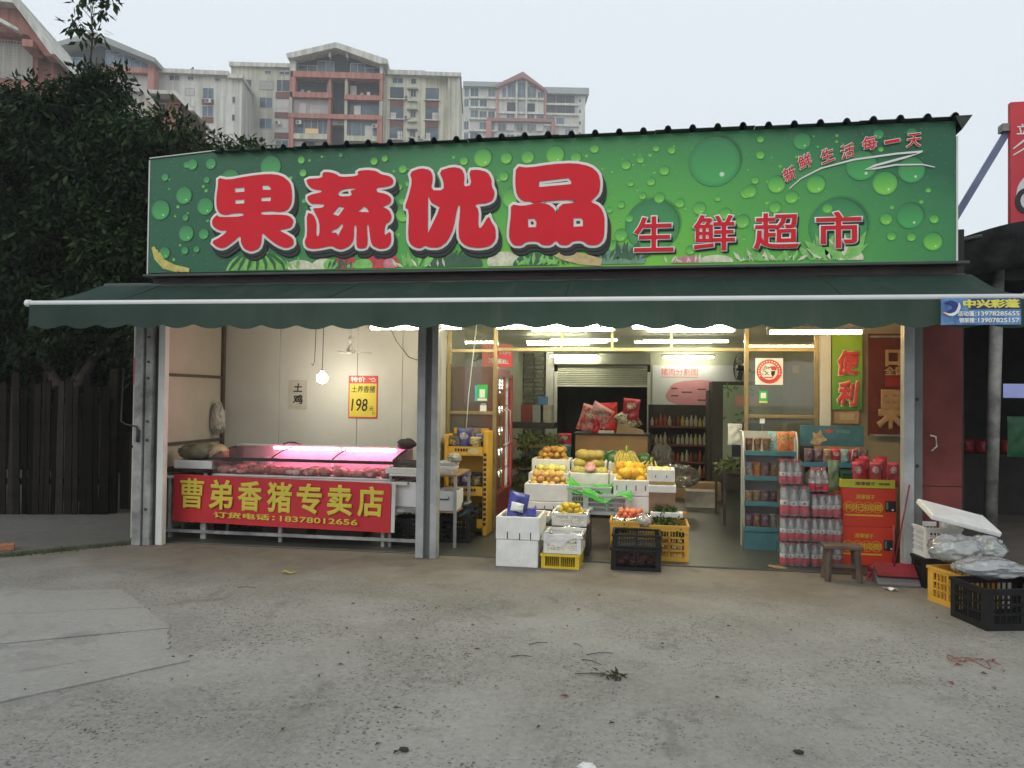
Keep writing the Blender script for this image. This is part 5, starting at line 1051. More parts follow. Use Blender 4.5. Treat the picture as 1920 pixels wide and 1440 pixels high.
# carton stack left dark behind the counter
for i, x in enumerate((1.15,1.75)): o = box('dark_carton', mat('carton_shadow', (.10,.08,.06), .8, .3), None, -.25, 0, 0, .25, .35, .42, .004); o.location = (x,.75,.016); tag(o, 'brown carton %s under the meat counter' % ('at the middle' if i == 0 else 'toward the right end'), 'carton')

# ================================================================ table, snack rack and fridge behind the middle post
tb = thing('side_table', 'grey legged wooden table right of the middle post', 'table', (2.86,.46,0))
M_wood = mat('worn_plywood', (.30,.19,.11), .6, .3, 7, .1, 20)
box('top_board', M_wood, tb, -.18, 0, .70, .20, .62, .722, .003); box('shelf', M_wood, tb, -.17, .01, .345, .19, .61, .362, .003)
for sx in (-.165,.185):
    for sy in (.015,.605): box('leg', M_steel, tb, sx-.013, sy-.013, .0, sx+.013, sy+.013, .699)
for i in range(3): o = tray(.30,.26,.035,.012).build('scale_tray', (M_steelb, M_foamd, M_steelb)[i], None, bevel=.004, loc=(2.85+.015*i,.50+.02*i,.723+.036*i), rz=.05*i); tag(o, ('metal tray at the bottom of the stack on the post side table','white tray in the middle of the stack on the post side table','metal tray on top of the stack on the post side table')[i], 'tray')
o = crumpled(.07,.07,.05,33,.5,30,20).build('rag', mat('rag_grey', (.35,.34,.28), .9, .3, 9), None, True, loc=(3.0,.60,.87)); tag(o, 'crumpled grey rag on the tray stack', 'cloth')
wb = thing('storage_bin', 'white plastic bin with dark handle on the table shelf', 'bin', (2.93,.49,.363)); tray(.22,.35,.19,.012,.012).build('body', MATS['bin_white'], wb, bevel=.012); MB().tube([(-.05,-.012,.14),(-.05,-.02,.115),(.05,-.02,.115),(.05,-.012,.14)], .006, 6).build('handle', M_dark, wb, True)
crate('plastic_crate', 'black crate filled with dark bags under the wooden table', (2.98,.72,.014), .30, .36, .26, C_blk, 0, 7, 4)
o = pillow(.25,.2,.16,10,seed=9,crumple=.03).build('dark_bag', mat('bag_black_gloss', (.03,.035,.035), .25, .3, 9), None, True, loc=(3.0,.85,.22)); tag(o, 'glossy dark bag sticking out of the black crate under the table', 'bag')
yr = thing('snack_rack', 'yellow cardboard snack rack with dark packets behind the middle post', 'rack', (2.99,1.16,.014))
M_yrack = mat('rack_yellow', (.58,.33,.035), .5, .08, 4)
box('side_panel', M_yrack, yr, .185, -.02, 0, .235, .28, 1.10, .012); box('side_panel', M_yrack, yr, -.235, -.02, 0, -.20, .28, 1.06, .008); box('back_panel', M_yrack, yr, -.199, .262, 0, .184, .28, 1.12)
for z in (.08,.42,.84): box('shelf', M_yrack, yr, -.199, .0, z, .184, .261, z+.014); box('shelf_front', M_yrack, yr, -.199, -.014, z, .184, -.001, z+.095)
for z, s in ((.865,'sign'),(.445,'sign')):
    for i in range(8): box('print_block', ink, yr, -.12+.03*i, -.0165, z+.02, -.10+.03*i, -.0145, z+.05)
MB().add([(.085+.06*math.cos(a*PI/8), -.0185, .888+.035*math.sin(a*PI/8)) for a in range(16)], [tuple(range(16))]).build('print_oval', mat('oval_cream', (.5,.42,.2)), yr)
for i in range(15): box('print_block', ink, yr, .195, -.0225, .84-.052*i, .225, -.0205, .87-.052*i)
C_pack = [packet_mat('packet_' + n, c, c2, c3) for n, c, c2, c3 in (('black',(.03,.025,.02),(.30,.24,.10),(.5,.42,.2)),('navy',(.03,.03,.14),(.05,.06,.25),(.55,.5,.5)),('gold',(.36,.28,.08),(.05,.04,.03),(.6,.55,.35)),('brown',(.07,.04,.03),(.25,.18,.08),(.5,.4,.2)))]
q = random.Random(31)
for z, n in ((.854,9),(.434,8),(.094,6)):
    for i in range(n):
        o = pillow(.11+.05*(z > .8),.17+.03*(i % 2)+.06*(z > .8)*(i in (3,4,5)),.05+.03*(z > .8),8,seed=i+int(z*100),crumple=.012).build('snack_packet', C_pack[(i*3+int(z*10)) % 4 if z > .5 else (0,3,0,1)[i % 4]], None, True, loc=(2.99-.15+.30*i/max(1,n-1),1.22+.09*(i % 3),.014+z+.014), rz=q.uniform(-.4,.4)); tag(o, 'dark glossy snack packet on the %s shelf of the yellow rack' % {.854:'top',.434:'middle',.094:'bottom'}[z], 'packet', 'packets on the %s shelf of the yellow rack' % {.854:'top',.434:'middle',.094:'bottom'}[z])
o = MB().tube([(2.98,1.18,1.10),(3.0,1.2,1.5),(3.03,1.25,1.9),(3.06,1.3,2.3)], .005, 6).build('white_string', mat('cord_white', (.6,.6,.5)), None, True); tag(o, 'thin white cord hanging in front of the left glass panel', 'cord')
fr = thing('drinks_fridge', 'tall red drinks fridge with lit glass door by the left wall', 'fridge', (2.86,1.66,.014))
M_fr = mat('fridge_red', (.34,.022,.025), .35, .1, 3, coat=.2); M_frd = mat('fridge_dark', (.05,.012,.012), .5)
box('cabinet', M_fr, fr, -.38, 0, 0, .0, 1.05, 1.80, .01); box('foot', M_fr, fr, .001, 0, 0, .33, 1.05, .36, .01); box('roof', M_fr, fr, .001, 0, 1.72, .33, 1.05, 1.80, .006); box('end_wall', M_fr, fr, .001, 0, .361, .33, .03, 1.719); box('end_wall', M_fr, fr, .001, 1.02, .361, .33, 1.05, 1.719)
for y0, y1 in ((.0,.05),(.505,.535),(1.02,1.05)): box('door_frame', M_fr, fr, .332, y0, .34, .365, y1, 1.74, .006)
for z in (.34,1.70): box('door_frame', M_fr, fr, .332, .051, z, .365, .999, z+.04)
for y0, y1 in ((.05,.48),(.56,1.0)): box('door_glass', film('fridge_glass', (.6,.65,.6), .02, .05, .06), fr, .345, y0, .38, .352, y1, 1.70)
for z in (.6,.85,1.1,1.35,1.55): box('shelf', M_white, fr, .005, .04, z, .31, 1.01, z+.012)
M_led = glow('fridge_led', (.86,1.0,.82), 9)
for y in (.12,.30,.44,.62,.80,.96):
    b = MB()
    for k in range(28): b.box(.270, y-.012, .40+.046*k, .278, y+.012, .43+.046*k)
    b.build('light_strip', M_led, fr)
for y in (.42,.66): MB().tube([(.366,y,.9),(.40,y,.92),(.40,y,1.3),(.366,y,1.32)], .008, 6).build('door_handle', M_white, fr, True)
box('liner', M_white, fr, .001, .031, .361, .004, 1.019, 1.719); box('liner', M_white, fr, .005, 1.012, .361, .31, 1.019, 1.719)
hd = box('header_sign', glow('fridge_header', (.95,.12,.10), .75), fr, -.2, -.02, 0, .2, .02, .26); hd.location = (.33,.16,1.81); hd.rotation_euler = (0,0,rad(48)); lettering('冰爽饮料', M_wp, hd, -.18, .13, .18, .23, -.022, .03); lettering('冷藏柜', M_wp, hd, -.15, .03, .15, .10, -.022, .03)
btl = MB().lathe([(.028,0),(.03,.01),(.03,.12),(.012,.17),(.012,.19)],10)
for i in range(40):
    c = ((.30,.06,.03),(.10,.28,.06),(.45,.40,.30),(.05,.10,.30))[i % 4]
    me_n = 'fridge_bottle_%d' % (i % 4)
    if me_n not in bpy.data.meshes:
        me = bpy.data.meshes.new(me_n); me.from_pydata(btl.v, [], btl.f); me.materials.append(mat('bottle_tint_%s' % ('red','green','cream','blue')[i % 4], c, .25, .2)); me.polygons.foreach_set('use_smooth', [True]*len(me.polygons))
    o = put('drink_bottle', bpy.data.meshes[me_n], None, loc=(2.86+.27,1.66+.09+.11*(i % 8)+.03*(i%8>3),.014+(.374,.612,.862,1.112,1.362)[i//8])); tag(o, 'drink bottle standing inside the red fridge', 'bottle', 'bottles inside the red fridge')
def wall_fan(label, loc, rz):
    t = thing('wall_fan', label, 'fan', loc, rz)
    for r in (.07,.12,.155,.18): MB().tube([(r*math.cos(2*PI*i/24), -.05 + .04*(r/.18), r*math.sin(2*PI*i/24)) for i in range(25)], .004, 6).build('guard_ring', M_handle, t, True)
    for i in range(3): MB().add([(.02,-.02,.0),(.14,-.035,.03),(.13,.0,.09),(.03,.01,.04)], [(0,1,2,3)]).xf(Matrix.Rotation(i*2*PI/3,4,'Y')).build('blade', mat('fan_blade', (.08,.09,.09), .4), t, solid=.003)
    MB().cyl((0,-.05,0),(0,.08,0),.035,n=12).build('motor', M_handle, t, True); MB().tube([(0,.08,0),(0,.14,-.05),(0,.2,-.05)], .015, 8).build('bracket', M_handle, t, True)
wall_fan('dark wall fan above the red fridge', (2.66,3.6,2.03), rad(60)); wall_fan('dark wall fan inside by the right window', (6.02,3.0,1.87), rad(-70))
# ================================================================ produce
def mesh_of(b, name, m, smooth=True):
    me = bpy.data.meshes.new(name); me.from_pydata(b.v, [], b.f); me.materials.append(m)
    if smooth: me.polygons.foreach_set('use_smooth', [True]*len(me.polygons))
    return me
F_peach = mat('peach_skin', (.66,.33,.07), .55, .3, 9, .1, 40, col2=(.78,.50,.16), orand=.22); F_or = mat('orange_skin', (.74,.36,.02), .45, .1, 6, .25, 90, col2=(.80,.48,.04), orand=.22); F_pom = mat('pomelo_skin', (.42,.44,.12), .5, .25, 6, .2, 60, col2=(.60,.48,.14), orand=.22)
F_mango = mat('mango_skin', (.62,.40,.05), .45, .3, 6, col2=(.50,.20,.05), orand=.22); F_ban = mat('banana_skin', (.62,.50,.08), .5, .25, 9, col2=(.30,.25,.07)); F_tom = mat('tomato_skin', (.72,.20,.09), .4, .2, 6, orand=.22); F_carrot = mat('carrot_skin', (.72,.26,.05), .5, .15, 9, orand=.22); F_lemon = mat('pale_fruit', (.70,.60,.16), .5, .15, 6, orand=.22); F_garlic = mat('garlic_skin', (.68,.62,.54), .6, .12, 9, orand=.22); F_onion = mat('onion_skin', (.22,.03,.06), .4, .4, 8, col2=(.40,.16,.16), orand=.22); F_dragon = mat('dragonfruit_flesh', (.60,.10,.16), .5, .4, 12, col2=(.72,.45,.42)); F_papaya = mat('papaya_skin', (.62,.34,.06), .5, .3, 5, col2=(.40,.40,.10), orand=.22); F_root = mat('pale_root', (.66,.64,.56), .6, .1, 7)
def rindmat():
    m, nt, N, L, b = node_mat('watermelon_rind'); v = N('ShaderNodeTexCoord').outputs['Object']
    w = N('ShaderNodeTexWave'); w.bands_direction = 'X'; w.inputs['Scale'].default_value = 6; w.inputs['Distortion'].default_value = 5; w.inputs['Detail'].default_value = 3; L(v, w.inputs['Vector'])
    L(ramp(N, L, w.outputs['Fac'], .35, .6, (.018,.055,.02), (.07,.16,.05)), b.inputs['Base Color']); b.inputs['Roughness'].default_value = .4; return m
F_wm = rindmat()
def unit(kind):
    if kind == 'round': return MB().lathe([(0,-1),(.35,-.95),(.75,-.68),(.97,-.2),(.98,.2),(.80,.62),(.45,.90),(.15,.93),(0,.88)], 16)
    if kind == 'peach': return MB().lathe([(0,-.92),(.4,-.86),(.8,-.6),(1.0,-.1),(.98,.3),(.75,.7),(.4,.86),(.12,.80),(0,.70)], 16)
    if kind == 'long': return MB().lathe([(0,-1.25),(.45,-1.1),(.78,-.7),(.92,-.1),(.85,.45),(.6,.9),(.25,1.15),(0,1.2)], 14).xf(Matrix.Rotation(PI/2,4,'Y'))
    if kind == 'carrot': return MB().lathe([(0,-2.2),(.25,-1.9),(.6,-.4),(.8,.9),(.6,1.2),(0,1.25)], 10).xf(Matrix.Rotation(PI/2,4,'Y'))
    if kind == 'bulb': return MB().lathe([(0,-.8),(.6,-.72),(1.0,-.2),(.85,.35),(.4,.75),(.15,1.2),(0,1.25)], 12)
def heap(name, kind, m, label, cat, group, x0, x1, y0, y1, z, r, n, layers=1, seed=0, tilt=.6):
    q = random.Random(seed); me = mesh_of(unit(kind), name, m); done = []
    for k in range(n):
        best = None
        for _ in range(30):
            L_ = k*layers//n; s = .5*L_*r; x, y = q.uniform(x0+r+s,x1-r-s) if x1-x0 > 2*(r+s) else (x0+x1)/2, q.uniform(y0+r+s,y1-r-s) if y1-y0 > 2*(r+s) else (y0+y1)/2
            zz = z + r + 1.25*r*L_; d = min([math.dist((x,y,zz),p) for p in done] or [9])
            if best is None or d > best[0]: best = (d, x, y, zz)
        _, x, y, zz = best; done.append((x,y,zz))
        o = put(name, me, None, loc=(x,y,zz)); s = r*q.uniform(.84,1.12); o.scale = (s,s,s); o.rotation_euler = (q.uniform(-tilt,tilt), q.uniform(-tilt,tilt), q.uniform(0,6.28)); tag(o, label, cat, group)
# stand under the boxes
stn = thing('fruit_stand', 'dark stepped stand carrying the boxes of fruit', 'stand', (4.42,.74,.014)); M_stand = mat('stand_dark', (.035,.035,.03), .7, .3)
box('lower_step', M_stand, stn, -.72, .0, .30, .74, .40, .36, .004); box('middle_step', M_stand, stn, -.72, .402, .50, .74, .80, .56, .004); box('upper_step', M_stand, stn, -.74, .802, .62, .74, 1.35, .66, .004)
for sx in (-.68,.68):
    for sy in (.04,.76,1.3): box('leg', M_stand, stn, sx-.02, sy-.02, 0, sx+.02, sy+.02, .30)
    for sy in (.45,.76): box('strut', M_stand, stn, sx-.015, sy-.035, .301, sx+.015, sy-.022, .50)
    box('strut', M_stand, stn, sx-.015, 1.28, .301, sx+.015, 1.31, .62)
sl = lambda n, z=.12, h=.035: [(-.40+.8*i/(n-1), z, h) for i in range(n)]
Z1 = .376
foam_box('white foam tray under the box of peaches at the stand front left', (3.885,.74,Z1), .45, .34, .075, 0, sl(5,.1,.03), t=.03)
foam_box('white front box heaped with orange peaches', (3.90,.745,Z1+.077), .44, .34, .175, 0, ())
heap('peach','peach',F_peach,'orange peach heaped in the white front box','peach','peaches in the white front box',3.70,4.10,.78,1.08,Z1+.20,.036,40,3,1)
crate('plastic_crate', 'grey slotted crate with green liner right of the peaches', (4.32,.745,Z1), .42, .32, .235, C_gry, 0, 12, 3)
crate('plastic_crate', 'pale grey slotted crate draped with bright green net at the stand front', (4.495,.655,Z1-.02), .45, .085, .19, C_gry, 0, 14, 3)
M_net = film('green_net', (.06,.50,.05), .72, .4, .25, .5, 60)
def drape(label, x, y, z, w, d, seed):
    q = random.Random(seed); ph = q.uniform(0,6)
    o = MB().grid(lambda u, v: (x-w/2+w*u, y+d*v-.015, z+.02*math.sin(u*11+ph)+.018*math.sin(v*9+u*4)-.045*math.sin(PI*v)*math.sin(PI*u)-(.06+.03*math.sin(u*7+ph))*(1-min(1,v*5))+(.05*(abs(u-.5)*2)**3)), 30, 12).build('green_net', M_net, None, True); return tag(o, label, 'net')
drape('bright green net lining the grey crate right of the peaches', 4.32,.745,Z1+.225,.44,.32,1); drape('bright green net over the edge of the front pale crate', 4.50,.645,Z1+.175,.47,.10,2)
foam_box('lower foam box of the pair under the yellow melons', (4.725,.745,Z1), .34, .34, .155, 0, [(-.3,.05,.02),(.05,.05,.02)]); foam_box('upper foam box holding large yellow oranges', (4.725,.745,Z1+.157), .34, .34, .155, 0, sl(4,.35,.05))
heap('orange','round',F_or,'large yellow orange piled on the upper foam box','orange','oranges on the upper foam box',4.56,4.89,.77,1.08,Z1+.25,.052,14,2,2)
cb = thing('produce_carton', 'brown carton with white foam rim at the stand right end', 'carton', (5.02,.745,Z1)); box('body', mat('carton_brown', (.24,.15,.10), .8, .15, 6), cb, -.125, 0, 0, .125, .33, .20, .004); tray(.262,.345,.07,.022,.02).build('rim', M_foam, cb, bevel=.006, loc=(0,-.008,.201)); lettering('精品水果', mat('carton_ink', (.16,.07,.05)), cb, -.07, .06, .07, .10, -.003, .01)
foam_box('small white foam box stacked on the brown carton', (5.01,.78,Z1+.30), .26, .32, .12, 0, [(-.2,.35,.02),(.2,.35,.02)]); box_y = tag(box('cardboard_flap', mat('flap_tan', (.40,.28,.10), .8), None, 4.88, .785, Z1+.272, 5.14, 1.05, Z1+.30), 'tan cardboard flap between carton and small foam box', 'cardboard')
heap('pale_melon','round',F_lemon,'yellow fruit peeping over the small foam box','melon','fruit in the small foam box',4.90,5.12,.82,1.05,Z1+.335,.05,4,1,3)
# second row
Z2 = .576
foam_box('white foam box of pale peaches in the second row', (3.87,1.15,Z2), .42, .34, .12, 0, ()); heap('peach','peach',F_lemon,'pale yellow peach in the second row box','peach','pale peaches in the second row',3.68,4.06,1.18,1.46,Z2+.075,.036,26,2,4)
foam_box('white foam box of papayas and melons in the second row', (4.29,1.15,Z2), .40, .36, .13, 0, ())
heap('green_melon','round',F_pom,'green yellow melon in the second row box','melon','melons in the second row',4.10,4.49,1.17,1.32,Z2+.065,.062,6,1,5)
heap('papaya','long',F_papaya,'orange green papaya behind the melons','papaya','papayas in the second row',4.10,4.47,1.30,1.50,Z2+.14,.070,6,2,6,.3)
o = MB().lathe([(0,-.05),(.045,-.03),(.058,0),(.05,.012),(0,.014)],16).xf(Matrix.Rotation(rad(60),4,'X')).build('cut_fruit', F_dragon, None, True, loc=(4.30,1.17,Z2+.19)); tag(o, 'cut red fleshed fruit shown on the melons', 'fruit')
foam_box('white foam box of oranges in the second row', (4.69,1.15,Z2), .38, .34, .13, 0, ()); heap('orange','round',F_or,'yellow orange in the second row box','orange','oranges in the second row',4.52,4.88,1.17,1.46,Z2+.085,.05,14,2,7)
# back row
Z3 = .676
foam_box('white foam box of mangoes at the upper left of the stand', (3.845,1.56,Z3), .42, .34, .13, 0, sl(5,.22,.03)); heap('mango','long',F_mango,'yellow red mango in the upper left box','mango','mangoes in the upper left box',3.66,4.04,1.59,1.87,Z3+.075,.042,22,3,8,.4)
foam_box('empty looking white foam box behind the papayas', (4.26,1.56,Z3), .38, .34, .12, 0, [(.3,.5,.02)])
heap('watermelon','round',F_wm,'dark green watermelon behind the banana bunch','watermelon','watermelons behind the fruit boxes',4.12,4.95,1.72,2.06,Z3+.03,.095,7,1,9)
me = None
def banana_bunch(label, loc, n, rz, sc=1.0):
    t = thing('banana_bunch', label, 'bananas', loc, rz); q = random.Random(n)
    for i in range(n):
        c = n//3 or 1; row = i//c; a = -1.0 + 2.0*((i % c)+.5*(row % 2))/max(1,c-.5); pts = []; k = .12*sc*q.uniform(.9,1.08)
        for s in range(8):
            u = s/7; pts.append((a*.055*sc + a*.045*sc*math.sin(u*2.2), -.03*row*sc - .045*sc*math.sin(u*PI*.62) , .10*sc - row*.030*sc - k*u))
        MB().tube(pts, [.005*sc,.008*sc,.0115*sc,.0125*sc,.0125*sc,.0115*sc,.008*sc,.003*sc], 7).build('banana', F_ban, t, True)
    MB().tube([(0,.0,.08*sc),(0,.01,.12*sc),(.01,.02,.14*sc)], [.022*sc,.014*sc,.011*sc], 8).build('stalk', mat('banana_stalk', (.20,.22,.06), .7), t, True); return t
banana_bunch('large bunch of bananas on top of the fruit stand', (4.66,1.60,Z3+.115), 24, .1, 1.25); banana_bunch('smaller banana bunch right of the large one', (4.92,1.40,Z2+.15), 12, -.3)
foam_box('white foam box under the banana bunch', (4.66,1.56,Z3), .38, .36, .11, 0, ())
# boxes on the ground in front
foam_box('lower plain white foam box at the pavement edge', (3.76,-.18,.001), .37, .46, .235, 0, [(.05,.22,.004)], t=.03); foam_box('upper white foam box holding blue bags', (3.765,-.185,.238), .385, .46, .20, 0, [(-.23,.02,.065),(.05,.0,.06),(.30,.02,.065)], t=.03)
M_blue = mat('bag_blue', (.035,.04,.26), .35, .4, 6, col2=(.06,.07,.36))
for i, (x, y, z, w, h, rz, rx) in enumerate(((3.70,.02,.27,.20,.36,.5,-.25),(3.82,-.02,.26,.17,.25,-.4,-.5))):
    t = thing('blue_bag', ('tall blue plastic bag with white print leaning in the upper foam box','low blue plastic bag lying in the upper foam box')[i], 'bag', (x,y,z), rz); o = pillow(w,h,.12,12,seed=40+i,crumple=.02).build('bag_body', M_blue, t, True); o.rotation_euler = (rx, .25*(1-2*i), 0)
    p_ = pillow(w*.62,h*.22,.10,8,seed=44+i,crumple=.01).build('white_print', M_wp, t, True); p_.location = (.01,-.035-.03*i,h*.52-.06*i); p_.rotation_euler = (rx,.25*(1-2*i),0)
foam_box('white foam tray of carrots behind the blue bags', (3.84,.40,.30), .26, .30, .07, .05, ()); heap('carrot','carrot',F_carrot,'orange carrot in the tray behind the blue bags','carrot','carrots behind the blue bags',3.73,3.95,.42,.66,.325,.022,12,2,10,.2)
o = box('support_carton', mat('support_dark', (.07,.06,.05), .8, .3), None, 3.70, .38, .001, 4.35, .70, .298, .004); tag(o, 'dark carton holding up the carrot and pepper trays', 'carton')
crate('plastic_crate', 'bright yellow crate at the bottom of the garlic stack', (4.135,-.16,.001), .33, .36, .125, C_yel, -.03, 14, 1); crate('plastic_crate', 'white slotted crate lined with plastic on the yellow crate', (4.15,-.14,.128), .325, .38, .165, C_wht, -.03, 12, 4)
M_film = film('clear_bag', (.80,.80,.78), .30, .12, .55, .8, 26)
def liner(label, x, y, z, w, d, hang, seed, m=None):
    q = random.Random(seed); ph = q.uniform(0,6)
    def fn(u, v):
        a = 2*PI*u; c, s = math.cos(a), math.sin(a); k = max(abs(c), abs(s)); cx, cy = c/k, s/k
        if v < .5: e = v/.5; rr = .82 + .18*e; zz = -.07*(1-e) + .015*math.sin(a*5+ph)*e
        else: e = (v-.5)/.5; rr = 1.02 + .07*e + .03*math.sin(a*7+ph)*e; zz = .012*math.sin(a*5+ph) - hang*e*(.75+.35*math.sin(a*3+ph))
        return (x+cx*w/2*rr, y+d/2+cy*d/2*rr, z+zz)
    return tag(MB().grid(fn, 56, 10).build('plastic_liner', m or M_film, None, True), label, 'plastic bag')
liner('crumpled clear plastic liner over the white garlic crate', 4.15,-.14,.30,.335,.39,.09,1, film('milky_liner', (.74,.74,.74), .62, .25, .4, .8, 26))
heap('garlic_bulb','bulb',F_garlic,'pale garlic bulb in the plastic lined crate','garlic','garlic bulbs in the white crate',4.02,4.28,-.08,.2,.20,.024,18,1,11)
crate('plastic_crate', 'white crate of yellow peppers behind the garlic', (4.17,.28,.30), .32, .32, .115, C_wht, 0, 12, 2); heap('pepper','long',mat('pepper_skin', (.70,.44,.03), .4, .3, 7, col2=(.72,.55,.06)),'yellow pepper in the crate behind the garlic','pepper','yellow peppers behind the garlic',4.04,4.31,.30,.56,.375,.027,22,3,12)
liner('clear plastic bag hanging over the yellow pepper crate', 4.17,.28,.415,.345,.34,.13,2); 
heap('white_radish','long',F_root,'white radish lying before the front crates','radish','white radishes under the peach box',4.0,4.40,.60,.71,.378,.03,4,1,13,.1)
crate('plastic_crate', 'lower black slotted crate full of red onions', (4.78,-.10,.001), .425, .34, .19, C_blk, 0, 14, 4); heap('red_onion','round',F_onion,'dark red onion inside the lower black crate','onion','red onions in the black crate',4.60,4.96,-.07,.20,.025,.036,26,3,14)
crate('plastic_crate', 'upper black slotted crate stacked on the onion crate', (4.785,-.085,.193), .41, .33, .115, C_blk, 0, 14, 2)
crate('plastic_crate', 'tall amber crate with dark greens at the stand right corner', (5.075,.30,.001), .34, .42, .335, C_yor, 0, 10, 4); crate('plastic_crate', 'amber crate of tomatoes behind the black crates', (4.725,.30,.001), .36, .42, .36, C_yor, 0, 10, 4)
heap('tomato','round',F_tom,'salmon red tomato heaped above the amber crate','tomato','tomatoes above the amber crate',4.58,4.87,.42,.68,.335,.024,48,3,15); foam_box('white foam tray behind the tomatoes', (4.735,.40,.30), .31, .30, .07, 0, ())
liner('clear plastic bag over the tomato tray', 4.735,.40,.372,.33,.31,.08,3)
M_greens = leaf_mat('greens_dark', (.02,.045,.015), (.075,.12,.035)); M_greens2 = leaf_mat('greens_light', (.10,.14,.04), (.26,.30,.12))
def greens(label, loc, rx, ry, rz_, n, size, m, seed):
    q = random.Random(seed); cs = [(q.uniform(-rx,rx), q.uniform(-ry,ry), q.uniform(0,rz_)) for _ in range(14)]
    o = crown('leafy_greens', m, None, cs, [min(rx,ry)*.6]*14, n, size, seed); o.location = loc; return tag(o, label, 'vegetables')
greens('dark leafy greens filling the amber crate at the right', (5.08,.50,.27), .11,.13,.06,30,.07,M_greens,1); greens('dark greens in the amber crate below the tomatoes', (4.68,.36,.30), .08,.04,.03,24,.06,M_greens,2)
crate('plastic_crate', 'flat amber crate behind the tall amber crate', (5.08,.74,.30), .32, .02, .10, C_yor, 0, 8, 1)
foam_box('white foam tray of greens behind the tall amber crate', (5.06,.60,.36), .30, .12, .05, 0, ()); greens('short dark greens on the foam tray behind the amber crate', (5.05,.66,.41), .10,.03,.02,24,.05,M_greens,3)
o = crumpled(.08,.065,.07,71,.4,30,20).build('plastic_bag', M_film, None, True, loc=(4.85,.34,.36)); tag(o, 'small knotted clear bag between the amber crates', 'bag')

# ================================================================ inside the shop
cn = thing('wooden_counter', 'light wood checkout counter with black top in the middle of the shop', 'counter', (4.37,5.0,.014)); M_ply = mat('counter_wood', (.44,.25,.10), .5, .1, 2.5, col2=(.52,.31,.14))
box('front_board', M_ply, cn, -.55, 0, 0, .54, .03, .90, .003); box('end_board', M_ply, cn, -.55, .031, 0, -.52, .6, .90); box('end_board', M_ply, cn, .51, .031, 0, .54, .6, .90); box('top', M_dark, cn, -.58, -.03, .901, .57, .62, .93, .003); box('edge_strip', M_dark, cn, .542, -.004, 0, .58, .03, .90)
C_bag = {n: (mat('bag_' + n, c, .35, .25, 8, .3, 14) if n in ('scarlet','tan','clearish') else packet_mat('bag_' + n, c, {'foil':(.03,.03,.025),'pinkwhite':(.55,.06,.06)}.get(n, tuple(min(1,x*.4+.02) for x in c)), (.62,.55,.42), 7.0 if n == 'foil' else 4.0)) for n, c in dict(scarlet=(.58,.03,.035), pinkwhite=(.60,.30,.28), foil=(.42,.38,.26), tan=(.36,.23,.12), red2=(.45,.03,.05), teal=(.05,.24,.26), crimson=(.50,.02,.06), clearish=(.50,.46,.42)).items()}
for i, (x, z, w, h, d, n, rz, ry, lb) in enumerate(((3.98,.95,.36,.42,.12,'pinkwhite',.1,.3,'pink and white snack bag leaning left on the counter'),(4.30,.95,.34,.46,.16,'scarlet',0,-.05,'bright red plastic bag standing in the counter middle'),(4.10,1.06,.36,.34,.16,'pinkwhite',-.25,.5,'pink printed bag tilted behind the red bag on the counter'),(4.68,1.0,.36,.32,.16,'foil',.15,-.5,'crinkled foil bag on the counter right half'),(4.64,1.14,.26,.34,.1,'red2',0,.1,'small red bag peak behind the foil bag'),(4.12,.935,.12,.22,.06,'scarlet',.0,.2,'small red bag hanging at the counter edge'))):
    o = pillow(w,h,d,12,seed=60+i,crumple=.03).build('snack_bag', C_bag[n], None, True, loc=(x,5.15+.05*(i % 2)-.12*(i==5),z), rz=rz); o.rotation_euler = (0,ry,rz); tag(o, lb, 'bag')
o = MB().prism([(-.2,0),(.22,0),(.20,.05),(-.18,.16)],0,.2).build('cardboard_box', C_bag['tan'], None, loc=(4.64,5.02,.945)); tag(o, 'open tan cardboard box under the foil bag', 'box')
o = box('white_packet', M_foam, None, 4.17, 4.98, .945, 4.40, 5.1, .985, .006); tag(o, 'white flat packet at the counter front edge', 'packet')
for i, (c, z, lb) in enumerate((('crimson',.72,'red shopping bag hung left of the counter'),('teal',.55,'teal shopping bag hung below the red one'))): o = pillow(.22,.22,.07,10,seed=80+i,crumple=.02).build('shopping_bag', C_bag[c], None, True, loc=(3.66,4.9-.06*i,z)); tag(o, lb, 'bag')
o = crumpled(.16,.14,.22,91,.5).build('clear_sack', film('sack_film', (.60,.58,.52), .14, .12, .5, .5, 20), None, True, loc=(5.12,4.7,.60)); tag(o, 'clear plastic sack slumped right of the counter', 'sack')
o = crumpled(.26,.2,.16,92,.5).build('clear_sack', MATS['sack_film'], None, True, loc=(5.30,3.6,.45)); tag(o, 'wide clear plastic sack behind the small foam box', 'sack')
# bottle shelf at the back
bs = thing('bottle_shelf', 'dark shelf of sauce bottles under the pink pig poster', 'shelf', (5.48,7.5,.014)); M_shf = mat('shelf_dark', (.045,.04,.036), .6, .2); M_shr = mat('shelf_edge_red', (.16,.05,.045), .5)
for sx in (-.54,.51): box('upright', M_shf, bs, sx, 0, 0, sx+.03, .35, 1.36)
box('back_board', M_shf, bs, -.509, .33, 0, .509, .35, 1.36)
for z in (.06,.31,.62,.95): box('shelf_board', M_shf, bs, -.509, .01, z, .509, .329, z+.02); box('price_rail', M_shr, bs, -.509, -.005, z-.01, .509, .009, z+.03)
bt = {n: mesh_of(MB().lathe([(.0,0),(.032,0),(.034,.01),(.034,.12),(.015,.16),(.013,.20),(.015,.205),(0,.205)],9), 'sauce_bottle_' + n, mat('sauce_' + n, c, .25, .2)) for n, c in dict(yellow=(.48,.42,.08), red=(.30,.06,.04), brown=(.09,.05,.03), cream=(.48,.42,.30)).items()}
q = random.Random(15)
